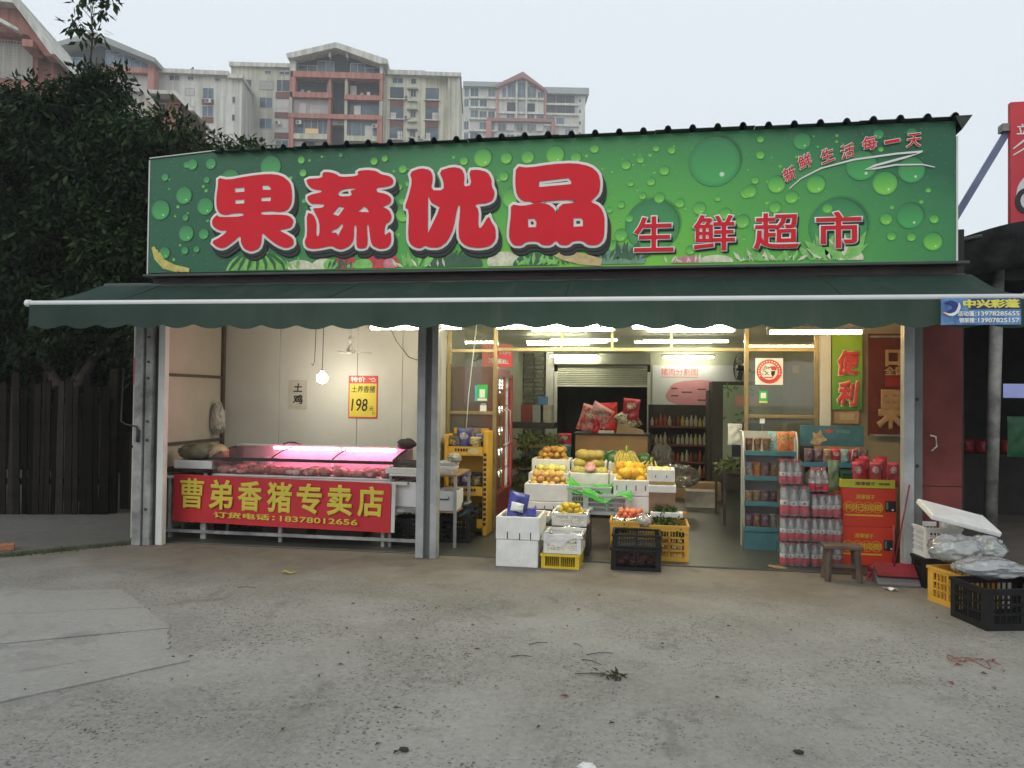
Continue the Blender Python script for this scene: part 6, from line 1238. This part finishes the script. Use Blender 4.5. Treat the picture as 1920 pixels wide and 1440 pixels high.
for zi, z in enumerate((.08,.33,.64,.97)):
    for i in range(13):
        n = q.choice(('yellow','cream')) if i > 6 and zi > 1 else q.choice(('red','brown','cream'))
        o = put('sauce_bottle', bt[n], None, loc=(5.01+.078*i,7.56+.02*(i % 2),.014+z)); o.scale = (1,1,q.uniform(.75,1.1)); tag(o, '%s sauce bottle on the %s shelf below the pig poster' % (n, ('bottom','lower','upper','top')[zi]), 'bottle', '%s bottles on the %s back shelf' % (n, ('bottom','lower','upper','top')[zi]))
pg = thing('pig_poster', 'pale poster with a pink pig outline on the back wall', 'poster', (5.68,8.495,1.62)); box('sheet', mat('poster_pale', (.56,.58,.60), .6, .04), pg, -.66, -.012, -.48, .98, 0, .52)
outline_shape([[(-.42,-.08),(-.36,.02),(-.30,.14),(-.15,.20),(.2,.24),(.55,.22),(.72,.10),(.75,-.10),(.62,-.24),(.5,-.28),(.3,-.26),(.1,-.3),(.08,-.42),(-.02,-.42),(-.08,-.28),(-.25,-.22),(-.36,-.18)]], mat('pig_pink', (.58,.26,.30), .6, .08), pg, -.0145, 0, 'printed_pig')
for i, (x, z, w) in enumerate(((-.3,.05,.12),(-.1,-.02,.2),(.2,.04,.16),(.2,-.17,.22),(.5,.17,.14),(-.3,-.09,.14),(.05,-.34,.06))): box('print_line', mat('print_grey', (.10,.08,.09)), pg, x, -.0185, z, x+w, -.0165, z+.03)
lettering('猪肉分割图', M_stickr, pg, -.50, .32, .2, .46, -.0145, .005); box('print_line', mat('print_pinkline', (.5,.2,.22)), pg, -.5, -.0145, .28, .2, -.0125, .295)
gf = thing('glass_fridge', 'tall dark fridge with green and white printed door at the shop right', 'fridge', (6.30,6.0,.014)); box('cabinet', M_shf, gf, -.36, 0, 0, .45, .65, 1.76, .01); box('door_print', mat('fridge_print', (.44,.46,.38), .4, .3, 4, col2=(.30,.36,.24)), gf, -.19, -.018, .5, .44, -.002, 1.70)
q = random.Random(77)
for i in range(20): x, z = q.uniform(-.15,.38), q.choice((q.uniform(1.55,1.68), q.uniform(1.15,1.3))); a = q.uniform(0,6.3); MB().add([(x,-.021-.0001*i,z),(x+.05*math.cos(a),-.021-.0001*i,z+.05*math.sin(a)),(x+.09*math.cos(a+.3),-.021-.0001*i,z+.09*math.sin(a+.3)),(x+.05*math.cos(a+.7),-.021-.0001*i,z+.05*math.sin(a+.7))],[(0,1,2,3)]).build('printed_leaf', mat('print_leafgreen', (.05,.22,.05)), gf)
box('printed_label', mat('print_peachlabel', (.55,.30,.24)), gf, .0, -.0245, 1.36, .40, -.0225, 1.54); box('dark_pane', B_glassd, gf, -.05, -.0245, .55, .40, -.0225, 1.1)
o = box('dark_fridge', M_shf, None, -.12, 0, 0, .14, .6, 1.62, .01); o.location = (6.03,6.3,.014); tag(o, 'narrow black cabinet left of the printed fridge', 'cabinet')
# shelves and stock on the left of the shop interior
ls = thing('vegetable_rack', 'dim wooden vegetable rack along the left inner wall', 'rack', (3.05,4.2,.014))
for z in (.12,.42,.74): box('shelf_board', M_wood, ls, -.5, 0, z, .45, 1.4, z+.03)
for sx in (-.48,.42):
    for sy in (.02,1.35): box('leg', M_wood, ls, sx, sy, 0, sx+.03, sy+.03, .74)
for i, (z, m) in enumerate(((.80,M_greens2),(.80,M_greens),(.48,M_greens),(.18,M_greens2))): greens(('pale leafy vegetables on the left rack top','dark leafy vegetables on the left rack top','dark leafy vegetables on the left rack middle shelf','pale leafy vegetables on the left rack bottom shelf')[i], (3.22 + (.15 if i == 0 else 0),4.35+.35*(i==1),z), .22,.2,.06,60,.065,m,20+i)
for i, (x, c, lb) in enumerate(((2.86,(.25,.06,.05),'dark red carton'),(3.06,(.34,.36,.36),'grey carton'),(3.2,(.45,.44,.38),'cream carton'))):
    o = box('stock_carton', mat('stock_%d_carton' % i, c, .7, .2), None, -.095, 0, 0, .095, .25, .30, .004); o.location = (x,6.3,1.05); tag(o, lb + ' on the high ledge by the brick pier', 'carton')
o = box('blue_packet', mat('packet_blue', (.08,.20,.42), .5), None, -.07, 0, 0, .09, .12, .14, .004); o.location = (3.12,6.35,1.352); tag(o, 'blue and white packet on top of the stacked cartons', 'packet'); 
o = box('wall_ledge', M_shf, None, 2.47, 6.2, .95, 3.35, 6.7, 1.048); tag(o, 'dark wall ledge carrying cartons at the inner left', 'shelf')
# right inside: leeks on a low rack
rk = thing('leek_rack', 'dark low rack heaped with leeks behind the right snack shelf', 'rack', (5.98,2.45,.014)); box('top_board', M_shf, rk, -.22, 0, .60, .5, 1.1, .64); 
for sx in (-.2,.46):
    for sy in (.02,1.05): box('leg', M_shf, rk, sx-.015, sy-.015, 0, sx+.015, sy+.015, .60)
greens('heap of long pale leeks on the dark rack', (5.97,2.6,.68), .22,.12,.03,60,.085,M_greens2,31)
o = pillow(.16,.24,.05,10,seed=95,crumple=.02).build('white_pouch', M_foam, None, True, loc=(5.86,2.2,.97)); tag(o, 'small white bag hanging beside the right door post', 'bag')
for i, (x, y, h, c) in enumerate(((5.35,4.9,.30,'tan'),(5.75,4.6,.26,'tan'),(5.62,3.9,.22,'clearish'))): o = box('stock_box', C_bag[c], None, -.2, 0, 0, .2, .3, h, .004); o.location = (x,y,.014); tag(o, ('tan carton on the floor below the bottle shelf','low tan carton on the floor left of the leek rack','pale carton on the floor in the shop aisle')[i], 'carton')

# ================================================================ snack shelves at the right
M_rkg, M_teal = mat('rack_grey', (.46,.47,.46), .45, .08), mat('rack_teal', (.055,.17,.205), .45, .25, 5)
sr = thing('snack_shelf', 'grey snack shelf with teal shelf edges left of the water packs', 'shelf', (6.06,1.06,.014))
box('back_board', M_rkg, sr, -.235, .27, 0, .255, .285, 1.15); 
for sx in (-.25,.256): MB().tube([(sx,.0,0),(sx,.0,1.06),(sx,.06,1.15),(sx,.27,1.15)], .008, 8).build('side_frame', M_white, sr, True); box('side_board', M_rkg, sr, sx+.009 if sx < 0 else sx-.020, .02, 0, sx+.020 if sx < 0 else sx-.009, .269, 1.10)
for z in (.21,.46,.71,.955): box('shelf_board', M_rkg, sr, -.23, .0, z-.012, .235, .268, z); box('shelf_edge', M_teal, sr, -.24, -.014, z-.035, .245, -.001, z+.012, .002)
box('kick_board', M_teal, sr, -.24, -.01, .0, .245, .0, .17); MB().add([(.15+.075*math.cos(a*PI/12), -.013, .09+.06*math.sin(a*PI/12)) for a in range(24)], [tuple(range(24))]).build('print_oval', mat('oval_maroon', (.25,.05,.06)), sr); lettering('乐乐', M_wp, sr, .10, .07, .20, .115, -.0165, .02)
C_sn = [packet_mat('snack_' + n, c, c2, c3) for n, c, c2, c3 in (('brown',(.20,.09,.05),(.34,.22,.12),(.5,.4,.3)),('teal',(.14,.36,.36),(.45,.5,.48),(.6,.6,.55)),('orange',(.55,.13,.04),(.62,.40,.14),(.65,.5,.2)),('purple',(.09,.06,.09),(.22,.10,.10),(.4,.3,.3)),('tan',(.36,.26,.17),(.16,.09,.06),(.55,.35,.12)),('grey',(.28,.27,.26),(.12,.08,.08),(.5,.48,.45)))]
q = random.Random(51)
for zi, z in enumerate((.21,.46,.71,.955)):
    for i in range(6):
        mm = C_sn[(0,0,0,1,2,2)[i]] if zi == 3 else C_sn[(5,2,3,0,0,5)[i]] if zi == 2 else C_sn[(4,4,3,3,5,1)[i]] if zi == 1 else C_sn[(3,0,3,5,3,0)[i]]
        h = (.13,.11,.14,.16)[zi] + (.04 if zi == 3 and i > 2 else 0)
        lb = 'snack packet on the %s shelf of the grey snack rack' % ('bottom','third','second','top')[zi]
        if zi == 3 and i < 3:
            o = MB().lathe([(.028,0),(.038,.12),(.040,.125),(.040,.135),(0,.135)],14).build('snack_cup', mm, None, True, loc=(5.87+.083*i,1.13,.014+z)); tag(o, 'brown snack cup on the top shelf of the grey rack', 'cup', 'cups on the top shelf of the grey rack'); continue
        if zi == 3 and i == 5: lb = 'shiny orange snack bag at the top right of the grey rack'
        o = pillow(.085+.03*(zi == 3),h,.05,8,seed=200+zi*10+i,crumple=.006).build('snack_packet', mm, None, True, loc=(5.87+.080*i,1.12+.03*(i % 2),.014+z), rz=q.uniform(-.25,.25)); tag(o, lb, 'packet', None if 'shiny' in lb else 'packets on the %s shelf of the grey rack' % ('bottom','third','second','top')[zi])
td = thing('teal_display', 'teal cardboard snack display with header board below the green banner', 'display', (6.66,1.05,.014))
box('header_board', M_teal, td, -.30, .10, 1.02, .29, .115, 1.22, .002); box('header_foot', mat('header_orange', (.42,.20,.08), .5, .3, 9), td, -.17, .095, .985, .29, .099, 1.019); outline_shape([[(-.22,1.05),(-.17,1.10),(-.19,1.16),(-.14,1.14),(-.11,1.19),(-.09,1.12),(-.04,1.08),(-.10,1.06),(-.13,1.02)]], mat('print_cream_figure', (.42,.30,.18), .5, .4, 20), td, .0965, 0, 'print_patch')
MB().add([(-.03+.04*math.cos(a*PI/10), .0965, 1.17+.022*math.sin(a*PI/10)) for a in range(20)], [tuple(range(20))]).build('print_oval', mat('print_oval_red', (.45,.10,.10)), td); lettering('休闲食品', mat('print_tealpale', (.22,.38,.42)), td, .03, 1.15, .16, 1.185, .0965, .01)
for z in (.84,.50): box('shelf_board', M_teal, td, -.30, -.08, z, .29, .099, z+.02); box('shelf_edge', mat('edge_blue', (.06,.20,.30)), td, -.30, -.095, z-.01, .29, -.081, z+.035)
box('back_board', M_shf, td, -.30, .1, .0, .29, .115, 1.018); 
for sx in (-.30,.28): box('side_board', M_shf, td, sx, -.08, 0, sx+.012, .099, .84)
for i in range(7):
    mm = (C_sn[3],C_sn[3],C_sn[4],C_bag['crimson'],C_sn[1],C_bag['crimson'],C_sn[3])[i]; o = pillow(.10,.14,.06,8,seed=300+i,crumple=.01).build('snack_packet', mm, None, True, loc=(6.42+.082*i,1.03,.014+.862), rz=q.uniform(-.3,.3)); tag(o, ('leftmost dark packet on the teal display shelf','second dark packet from the left on the teal display','tan packet on the teal display shelf','left crimson packet on the teal display shelf','teal packet between two crimson ones on the teal display','right crimson packet on the teal display shelf','rightmost dark packet on the teal display shelf')[i], 'packet', 'packets on the teal display')
MB().tube([(.14,-.05,.90),(.15,-.06,1.0),(.20,-.06,1.02),(.21,-.05,.9)], .006, 6).build('wire_loop', M_white, td, True)
# water packs
bottle_me = mesh_of(MB().lathe([(.0,0),(.026,0),(.030,.008),(.030,.05),(.028,.055),(.030,.06),(.030,.13),(.026,.15),(.014,.185),(.011,.20),(0,.20)],12), 'water_bottle', film('pet_plastic', (.76,.78,.76), .34, .08, .45))
lab_me = mesh_of(MB().lathe([(.0312,.012),(.0318,.02),(.0318,.066),(.0312,.07)],12), 'label_band', mat('label_red', (.62,.02,.06), .35, .12, 9)); lab2_me = mesh_of(MB().lathe([(.0312,.072),(.0318,.076),(.0318,.102),(.0312,.106)],12), 'label_band_white', mat('label_white', (.70,.70,.68), .4, .05)); cap_me = mesh_of(MB().lathe([(.0135,.185),(.0135,.207),(0,.207)],10), 'bottle_cap', mat('cap_red', (.55,.05,.08), .4)); dot_me = mesh_of(MB().box(-.006,-.0335,.082,.006,-.0322,.096), 'label_mark', mat('label_mark', (.03,.06,.05)), False)
M_wrap = film('shrink_wrap', (.82,.82,.82), .07, .12, .30, .6, 22); M_wrapt = film('shrink_wrap_red', (.62,.12,.15), .30, .15, .35, .6, 22)
def water_pack(label, x, y, z, nx, ny, s=1.0, rz=0.0):
    t = thing('water_pack', label, 'water pack', (x,y,z), rz, 'packs of bottled water'); p = .0625*s
    for i in range(nx):
        for j in range(ny):
            b = put('bottle', bottle_me, t, loc=((i-(nx-1)/2)*p + q.gauss(0,.0012), (j+.5)*p, 0), rz=q.gauss(0,.22)); b.scale = (s,s,s*q.uniform(.97,1.03))
            for nm, me in (('label_band',lab_me),('label_band',lab2_me),('bottle_cap',cap_me)): put(nm, me, b)
            if j == 0: put('label_mark', dot_me, b)
    w, d, h = nx*p/2+.004, ny*p+.004, .208*s
    MB().grid(lambda u, v: (-w+2*w*u, -.003+.004*math.sin(u*20+v*6)-.004*math.sin(PI*v), h*v), 24, 8).build('wrap_front', M_wrap, t, True)
    MB().grid(lambda u, v: (-w+2*w*u, d*v, h+.006+.004*math.sin(u*17)*math.sin(v*9)), 20, 8).build('wrap_top', M_wrapt, t, True)
    for sx in (-1,1): MB().grid(lambda u, v, sx=sx: (sx*(w+.002), d*u, h*v+.002*math.sin(u*9)), 6, 4).build('wrap_side', M_wrap, t, True)
for i, (x, y, z, nx, ny, s, lb) in enumerate(((6.165,.33,.016,4,3,1.0,'bottom pack of the left water bottle stack'),(6.165,.33,.235,4,3,1.0,'second pack of the left water bottle stack'),(6.16,.33,.455,3,2,1.28,'large bottle pack third up in the left water stack'),(6.13,.36,.735,3,2,.98,'small pack on top of the left water stack'),(6.43,.34,.016,4,3,1.0,'bottom pack of the right water bottle stack'),(6.43,.34,.235,4,3,1.0,'middle pack of the right water bottle stack'),(6.43,.36,.455,4,3,.95,'upper pack of the right water bottle stack'))): water_pack(lb, x, y, z, nx, ny, s)
wbg = thing('bottle_bag', 'torn half empty water pack slumped on the right stack', 'water pack', (6.37,.38,.67)); [[put(nm, me, (lambda b_: b_)(bb)) for nm, me in (('label_band',lab_me),('label_band',lab2_me),('bottle_cap',cap_me))] for bb in [put('bottle', bottle_me, wbg, loc=(-.05+.052*i+.01*j,.03+.055*j,.004), rz=.3*i) for i in range(3) for j in range(2)]]; crumpled(.10,.08,.115,8,.35).build('torn_wrap', film('bagged_wrap', (.72,.60,.58), .16, .12, .4, .8, 26), wbg, True, loc=(0,.06,.10))
o = pillow(.10,.28,.06,10,seed=401,crumple=.015).build('green_pouch', mat('pouch_green', (.16,.22,.12), .35, .4, 9), None, True, loc=(6.545,.60,.66)); tag(o, 'dull green pouch squeezed between water and red cartons', 'bag')
o = box('scrap_carton', C_bag['tan'], None, -.06, -.05, 0, .06, .05, .012); o.location = (6.0,.24,.016); o.rotation_euler = (0,.1,.5); tag(o, 'torn tan cardboard scrap by the water pack foot', 'cardboard')
# red cartons
M_ctn = mat('carton_red', (.60,.045,.02), .5, .08, 3); M_ylw = mat('carton_yellow_ink', (.66,.42,.03), .5)
for i in range(2):
    t = thing('display_carton', ('lower red orange carton with yellow characters behind the stool','upper red orange carton with yellow characters on the lower one')[i], 'carton', (6.80+.01*i,.50,.016+.345*i)); box('body', M_ctn, t, -.21, 0, 0, .24, .34, .343, .004)
    lettering('湘潭铺子', M_ylw, t, -.10, .245, .06, .285, -.003, .02); lettering('枸杞槟榔', M_ylw, t, -.195, .14, .125, .205, -.0045, .016)
    for k in range(4): MB().tube([(-.158+.08*k+.046*math.cos(a*PI/12), -.003, .172+.046*math.sin(a*PI/12)) for a in range(25)], .0025, 4).build('print_ring', M_ylw, t)
    box('print_line', M_ylw, t, -.195, -.004, .095, .13, -.002, .108); box('photo_panel', ink, t, .145, -.004, .14, .235, -.002, .235); box('photo_detail', M_greens and mat('photo_green', (.12,.18,.10)), t, .152, -.007, .16, .17, -.005, .225); box('photo_detail', M_wp, t, .20, -.007, .15, .215, -.005, .165)
yt2 = thing('display_tray', 'yellow green tray rim on top of the red cartons', 'tray', (6.81,.49,.707)); tray(.45,.35,.075,.006,.006).build('body', mat('tray_lime', (.46,.46,.03), .5, .06), yt2); lettering('湘潭铺子', mat('tray_ink', (.16,.05,.02)), yt2, -.11, .022, .06, .055, -.003, .02); lettering('枸杞槟榔', mat('tray_ink', (1,1,1)), yt2, .09, .026, .18, .05, -.003, .02)
q = random.Random(61)
for i in range(7): o = pillow(.10,.22+.02*(i % 3),.05,10,seed=500+i,crumple=.012).build('red_pouch', (C_bag['crimson'],C_bag['scarlet'],C_bag['crimson'],C_bag['red2'])[i % 4], None, True, loc=(6.74+.05*i,.56+.08*(i % 3),.715), rz=q.uniform(-.3,.3)); tag(o, 'red snack pouch standing in the lime tray', 'pouch', 'red pouches in the lime tray')
crate('plastic_basket', 'small dark green basket at the left of the lime tray', (6.67,.56,.715), .15, .18, .13, mat('basket_green', (.02,.09,.04), .5), 0, 10, 5, cat='basket')
# stool, broom, dustpan
stl = thing('wooden_stool', 'small worn wooden stool before the red cartons', 'stool', (6.455,-.07,.0)); M_stw = mat('stool_wood', (.095,.068,.05), .7, .35, 9, .3, 30)
box('seat', M_stw, stl, -.15, -.085, .265, .15, .095, .295, .006)
for sx in (-1,1):
    for sy in (-1,1): MB().bar((sx*.105,sy*.055,.266),(sx*.125,sy*.075,.0),.036,.036).build('leg', M_stw, stl)
    MB().bar((sx*.115,-.06,.12),(sx*.115,.06,.12),.022,.028).build('stretcher', M_stw, stl)
MB().bar((-.115,0,.12),(.115,0,.12),.022,.028).build('stretcher', M_stw, stl)
M_rpl = mat('red_plastic', (.19,.014,.026), .5, .25, 6)
dp = thing('dustpan', 'red and grey dustpan lying at the foot of the right post', 'dustpan', (6.86,-.20,.001), -.05)
MB().prismx([(0,0),(.22,0),(.24,.11),(.20,.12),(.05,.05),(0,.02)],-.16,.16).build('pan', mat('pan_grey', (.15,.14,.14), .5), dp, bevel=.006); MB().prismx([(.04,.062),(.19,.132),(.23,.125),(.23,.145),(.17,.15),(.03,.075)],-.155,.15).build('red_lid', M_rpl, dp, bevel=.004); MB().tube([(0,.2,.14),(.02,.24,.3),(.02,.25,.45)], .009, 8).build('handle', M_rpl, dp, True)
bm_ = thing('broom', 'red broom leaning on the right post above the dustpan', 'broom', (6.80,-.02,.0)); MB().cyl((.06,-.04,.12),(.185,-.02,.80),.0065,n=8).build('handle', M_rpl, bm_, True); MB().ball((-.03,0,.10),.10,.04,.05,12,8).build('head', M_rpl, bm_, True)
b = MB(); q = random.Random(3)
for i in range(90): x = q.uniform(-.13,.07); b.cyl((x*.8-.01,q.uniform(-.02,.02),.08),(x*1.1-.01,q.uniform(-.035,.035),.004),.0028,.0015,5)
b.build('bristles', mat('bristle_red', (.34,.04,.06), .6, .3), bm_)
o = MB().grid(lambda u, v: (.10*(u-.5)+.012*math.sin(v*7), .045*(v-.5), .012+.010*math.sin(u*9+v*4)), 10, 6).build('paper_scrap', M_foam, None, True, loc=(6.75,-.35,.004), rz=-.4); tag(o, 'white paper scrap on the ground before the dustpan', 'litter')
# goods outside at the right
crate('plastic_crate', 'white crate holding up the foam lid by the red wall', (7.19,-.20,.24), .28, .34, .24, C_wht, rad(8), 8, 4); crate('plastic_crate', 'black crate under the white crate by the red wall', (7.19,-.20,.001), .30, .36, .235, C_blk, rad(8), 8, 3)
o = MB().box(-.26,-.16,-.022,.26,.16,.022).xf(Matrix.Rotation(rad(6),4,'Z') @ Matrix.Rotation(rad(14),4,'Y') @ Matrix.Rotation(rad(16),4,'X')).build('foam_board', M_foam, None, bevel=.012, seg=3, loc=(7.23,-.36,.59)); tag(o, 'tilted white foam lid on the crates beside the red wall', 'lid')
crate('plastic_crate', 'amber crate half hidden by the large black crate at the right', (7.185,-.93,.001), .24, .40, .26, C_yor, rad(20), 8, 3); crate('plastic_crate', 'large black slotted crate at the right picture edge', (7.27,-1.30,.001), .50, .36, .27, C_blk, rad(14), 10, 3)
M_cbag = film('knotted_bag', (.80,.82,.83), .32, .16, .5, .4, 16)
for i, (x, y, z, rx, ry, rz_, lb) in enumerate(((7.10,-.66,.40,.20,.16,.11,'milky plastic bag of vegetables behind the black crate'),(7.20,-.98,.335,.23,.15,.075,'clear plastic bag lying on the large black crate'),(7.33,-.62,.40,.13,.12,.10,'small clear bag with dark greens under the foam lid'))):
    t = thing('plastic_bag', lb, 'bag', (x,y,z), .4-.3*i)
    crumpled(rx, ry, rz_, i+3, .30, 70, 44, 1.25).build('bag_film', M_cbag, t, True)
    MB().ball((.02,.01,-.02),rx*.74,ry*.72,rz_*.74,16,10,.35,i+5).build('bag_contents', (mat('contents_green', (.14,.20,.10), .6, .5, 14, col2=(.40,.42,.36)), mat('contents_dark', (.10,.11,.12), .6, .6, 14, col2=(.42,.44,.45)), M_greens and mat('contents_leaf', (.07,.12,.05), .6, .4, 14))[i], t, True)
# ================================================================ litter on the ground
b = MB(); q = random.Random(88)
for i in range(4200):
    x, y = q.uniform(-2,10), -5.2 + 5.2*q.random()**.8
    if x < 2.4 and -3.6 < y < -1.5 and x < 1 + (-1.57-y)*1.0: continue
    s = q.uniform(.002,.0065)*(1.5 if q.random() < .08 else 1); a = q.uniform(0,6)
    b.add([(x+s*math.cos(a+k*2*PI/5)*q.uniform(.7,1.2), y+s*math.sin(a+k*2*PI/5), .0005) for k in range(5)] + [(x,y,s*.75)], [(k,(k+1) % 5,5) for k in range(5)])
tag(b.build('gravel', mat('gravel_grey', (.10,.098,.09), .9, .5, 3, col2=(.26,.255,.235))), kind='stuff')
M_dl = [mat('dead_leaf_%s' % n, c, .8, .3, 12) for n, c in (('brown',(.10,.06,.035)),('black',(.04,.035,.03)),('red',(.22,.025,.025)))]
def litter_leaf(label, x, y, m, s=.04, rz=0.0, group=None):
    o = MB().add([(0,0,.003),(s*.4,s*.22,.010),(s,0,.004),(s*.4,-s*.22,.009)], [(0,3,2,1)]).build('fallen_leaf', m, None, loc=(x,y,.003), rz=rz, solid=.001); return tag(o, label, 'leaf', group)
q = random.Random(99)
for i in range(110): litter_leaf('tiny dark fallen leaf on the concrete lot', q.uniform(1.5,8.0), q.uniform(-4.6,-.6), M_dl[i % 2], q.uniform(.012,.04), q.uniform(0,6.3), 'small dark leaves scattered on the lot')
for i, (x, y) in enumerate(((6.56,-2.10),(6.80,-2.0),(6.44,-2.43),(4.48,-2.99))): litter_leaf(('red petal scrap among the red string','red petal scrap right of the red string','red petal scrap in front of the red string','red petal scrap near the twigs')[i], x, y, M_dl[2], .05, i)
o = MB().grid(lambda u, v: (.13*(u-.5), .05*(v-.5)*math.sin(PI*u+.2), .012+.01*math.sin(u*8)), 8, 4).build('fallen_leaf', mat('leaf_yellowgreen', (.42,.40,.06), .6, .2), None, True, loc=(1.97,-.83,.006), rz=.3, solid=.002); tag(o, 'yellow green leaf on the ground before the stall', 'leaf')
M_twig = mat('twig_brown', (.06,.045,.032), .8)
for i, (x, y, l, a) in enumerate(((4.48,-2.67,.20,.05),(4.56,-2.64,.14,-.35),(4.50,-2.44,.13,-.5),(4.10,-2.47,.12,.2),(4.17,-2.24,.12,.5),(4.52,-2.35,.16,.35),(4.43,-2.17,.08,-.8),(1.80,-1.35,.14,.1))):
    o = MB().tube([(0,0,.006),(math.cos(a)*l*.5,math.sin(a)*l*.5+.012,.010),(math.cos(a)*l,math.sin(a)*l,.006)], [.0026,.0024,.0014], 6).build('twig', M_twig, None, True, loc=(x,y,0)); tag(o, ('longest dry twig in the pile at the lot centre','short twig crossing the pile at the lot centre','twig behind the pile pointing to the shop','twig left of the centre pile','small twig farthest left of the centre pile','twig nearest the black crates','tiny bent twig behind the centre pile','lone twig in front of the meat stall')[i], 'twig')
greens('small tuft of dead pine needles beside the centre twigs', (4.66,-2.66,.006), .07,.03,.004,5,.04,leaf_mat('needles', (.03,.03,.018), (.07,.065,.035)),41)
o = MB().tube([(6.56+.26*t, -2.03+.06*math.sin(t*17)+.05*math.sin(t*7), .008) for t in [k/24 for k in range(25)]], .0022, 5).build('red_string', M_dl[2], None, True); tag(o, 'tangled red string on the ground at the right', 'string')
o = MB().tube([(6.66+.10*math.cos(t*7), -2.02+.04*math.sin(t*9), .012) for t in [k/24 for k in range(25)]], .0018, 5).build('red_string', M_dl[2], None, True); tag(o, 'curled red thread lying over the red string', 'string')
o = crumpled(.02,.014,.010,3,.9,20,12).build('dark_clod', M_dl[1], None, True, loc=(3.86,-3.70,.010)); tag(o, 'dark clod of dirt at the picture foot', 'dirt')
o = crumpled(.022,.012,.008,4,.9,20,12).build('dark_clod', M_dl[1], None, True, loc=(5.48,-3.40,.008)); tag(o, 'flat dark leaf clump at the lower right', 'dirt')
o = crumpled(.035,.022,.014,5,1.0,24,16).build('paper_ball', M_foam, None, True, loc=(4.62,-3.71,.012)); tag(o, 'white paper ball at the bottom edge of the picture', 'litter')
# ================================================================ damp evening air
hz = MB().box(-130,-60,-1,130,260,95).build('haze', bpy.data.materials.new('evening_air')); tag(hz, kind='stuff')
hm = hz.data.materials[0]; hm.use_nodes = True; hn = hm.node_tree
hn.nodes.remove(hn.nodes['Principled BSDF']); pv = hn.nodes.new('ShaderNodeVolumePrincipled')
pv.inputs['Color'].default_value = (.94,.965,.985,1); pv.inputs['Density'].default_value = .0011; pv.inputs['Anisotropy'].default_value = .2
hn.links.new(pv.outputs[0], hn.nodes['Material Output'].inputs['Volume'])
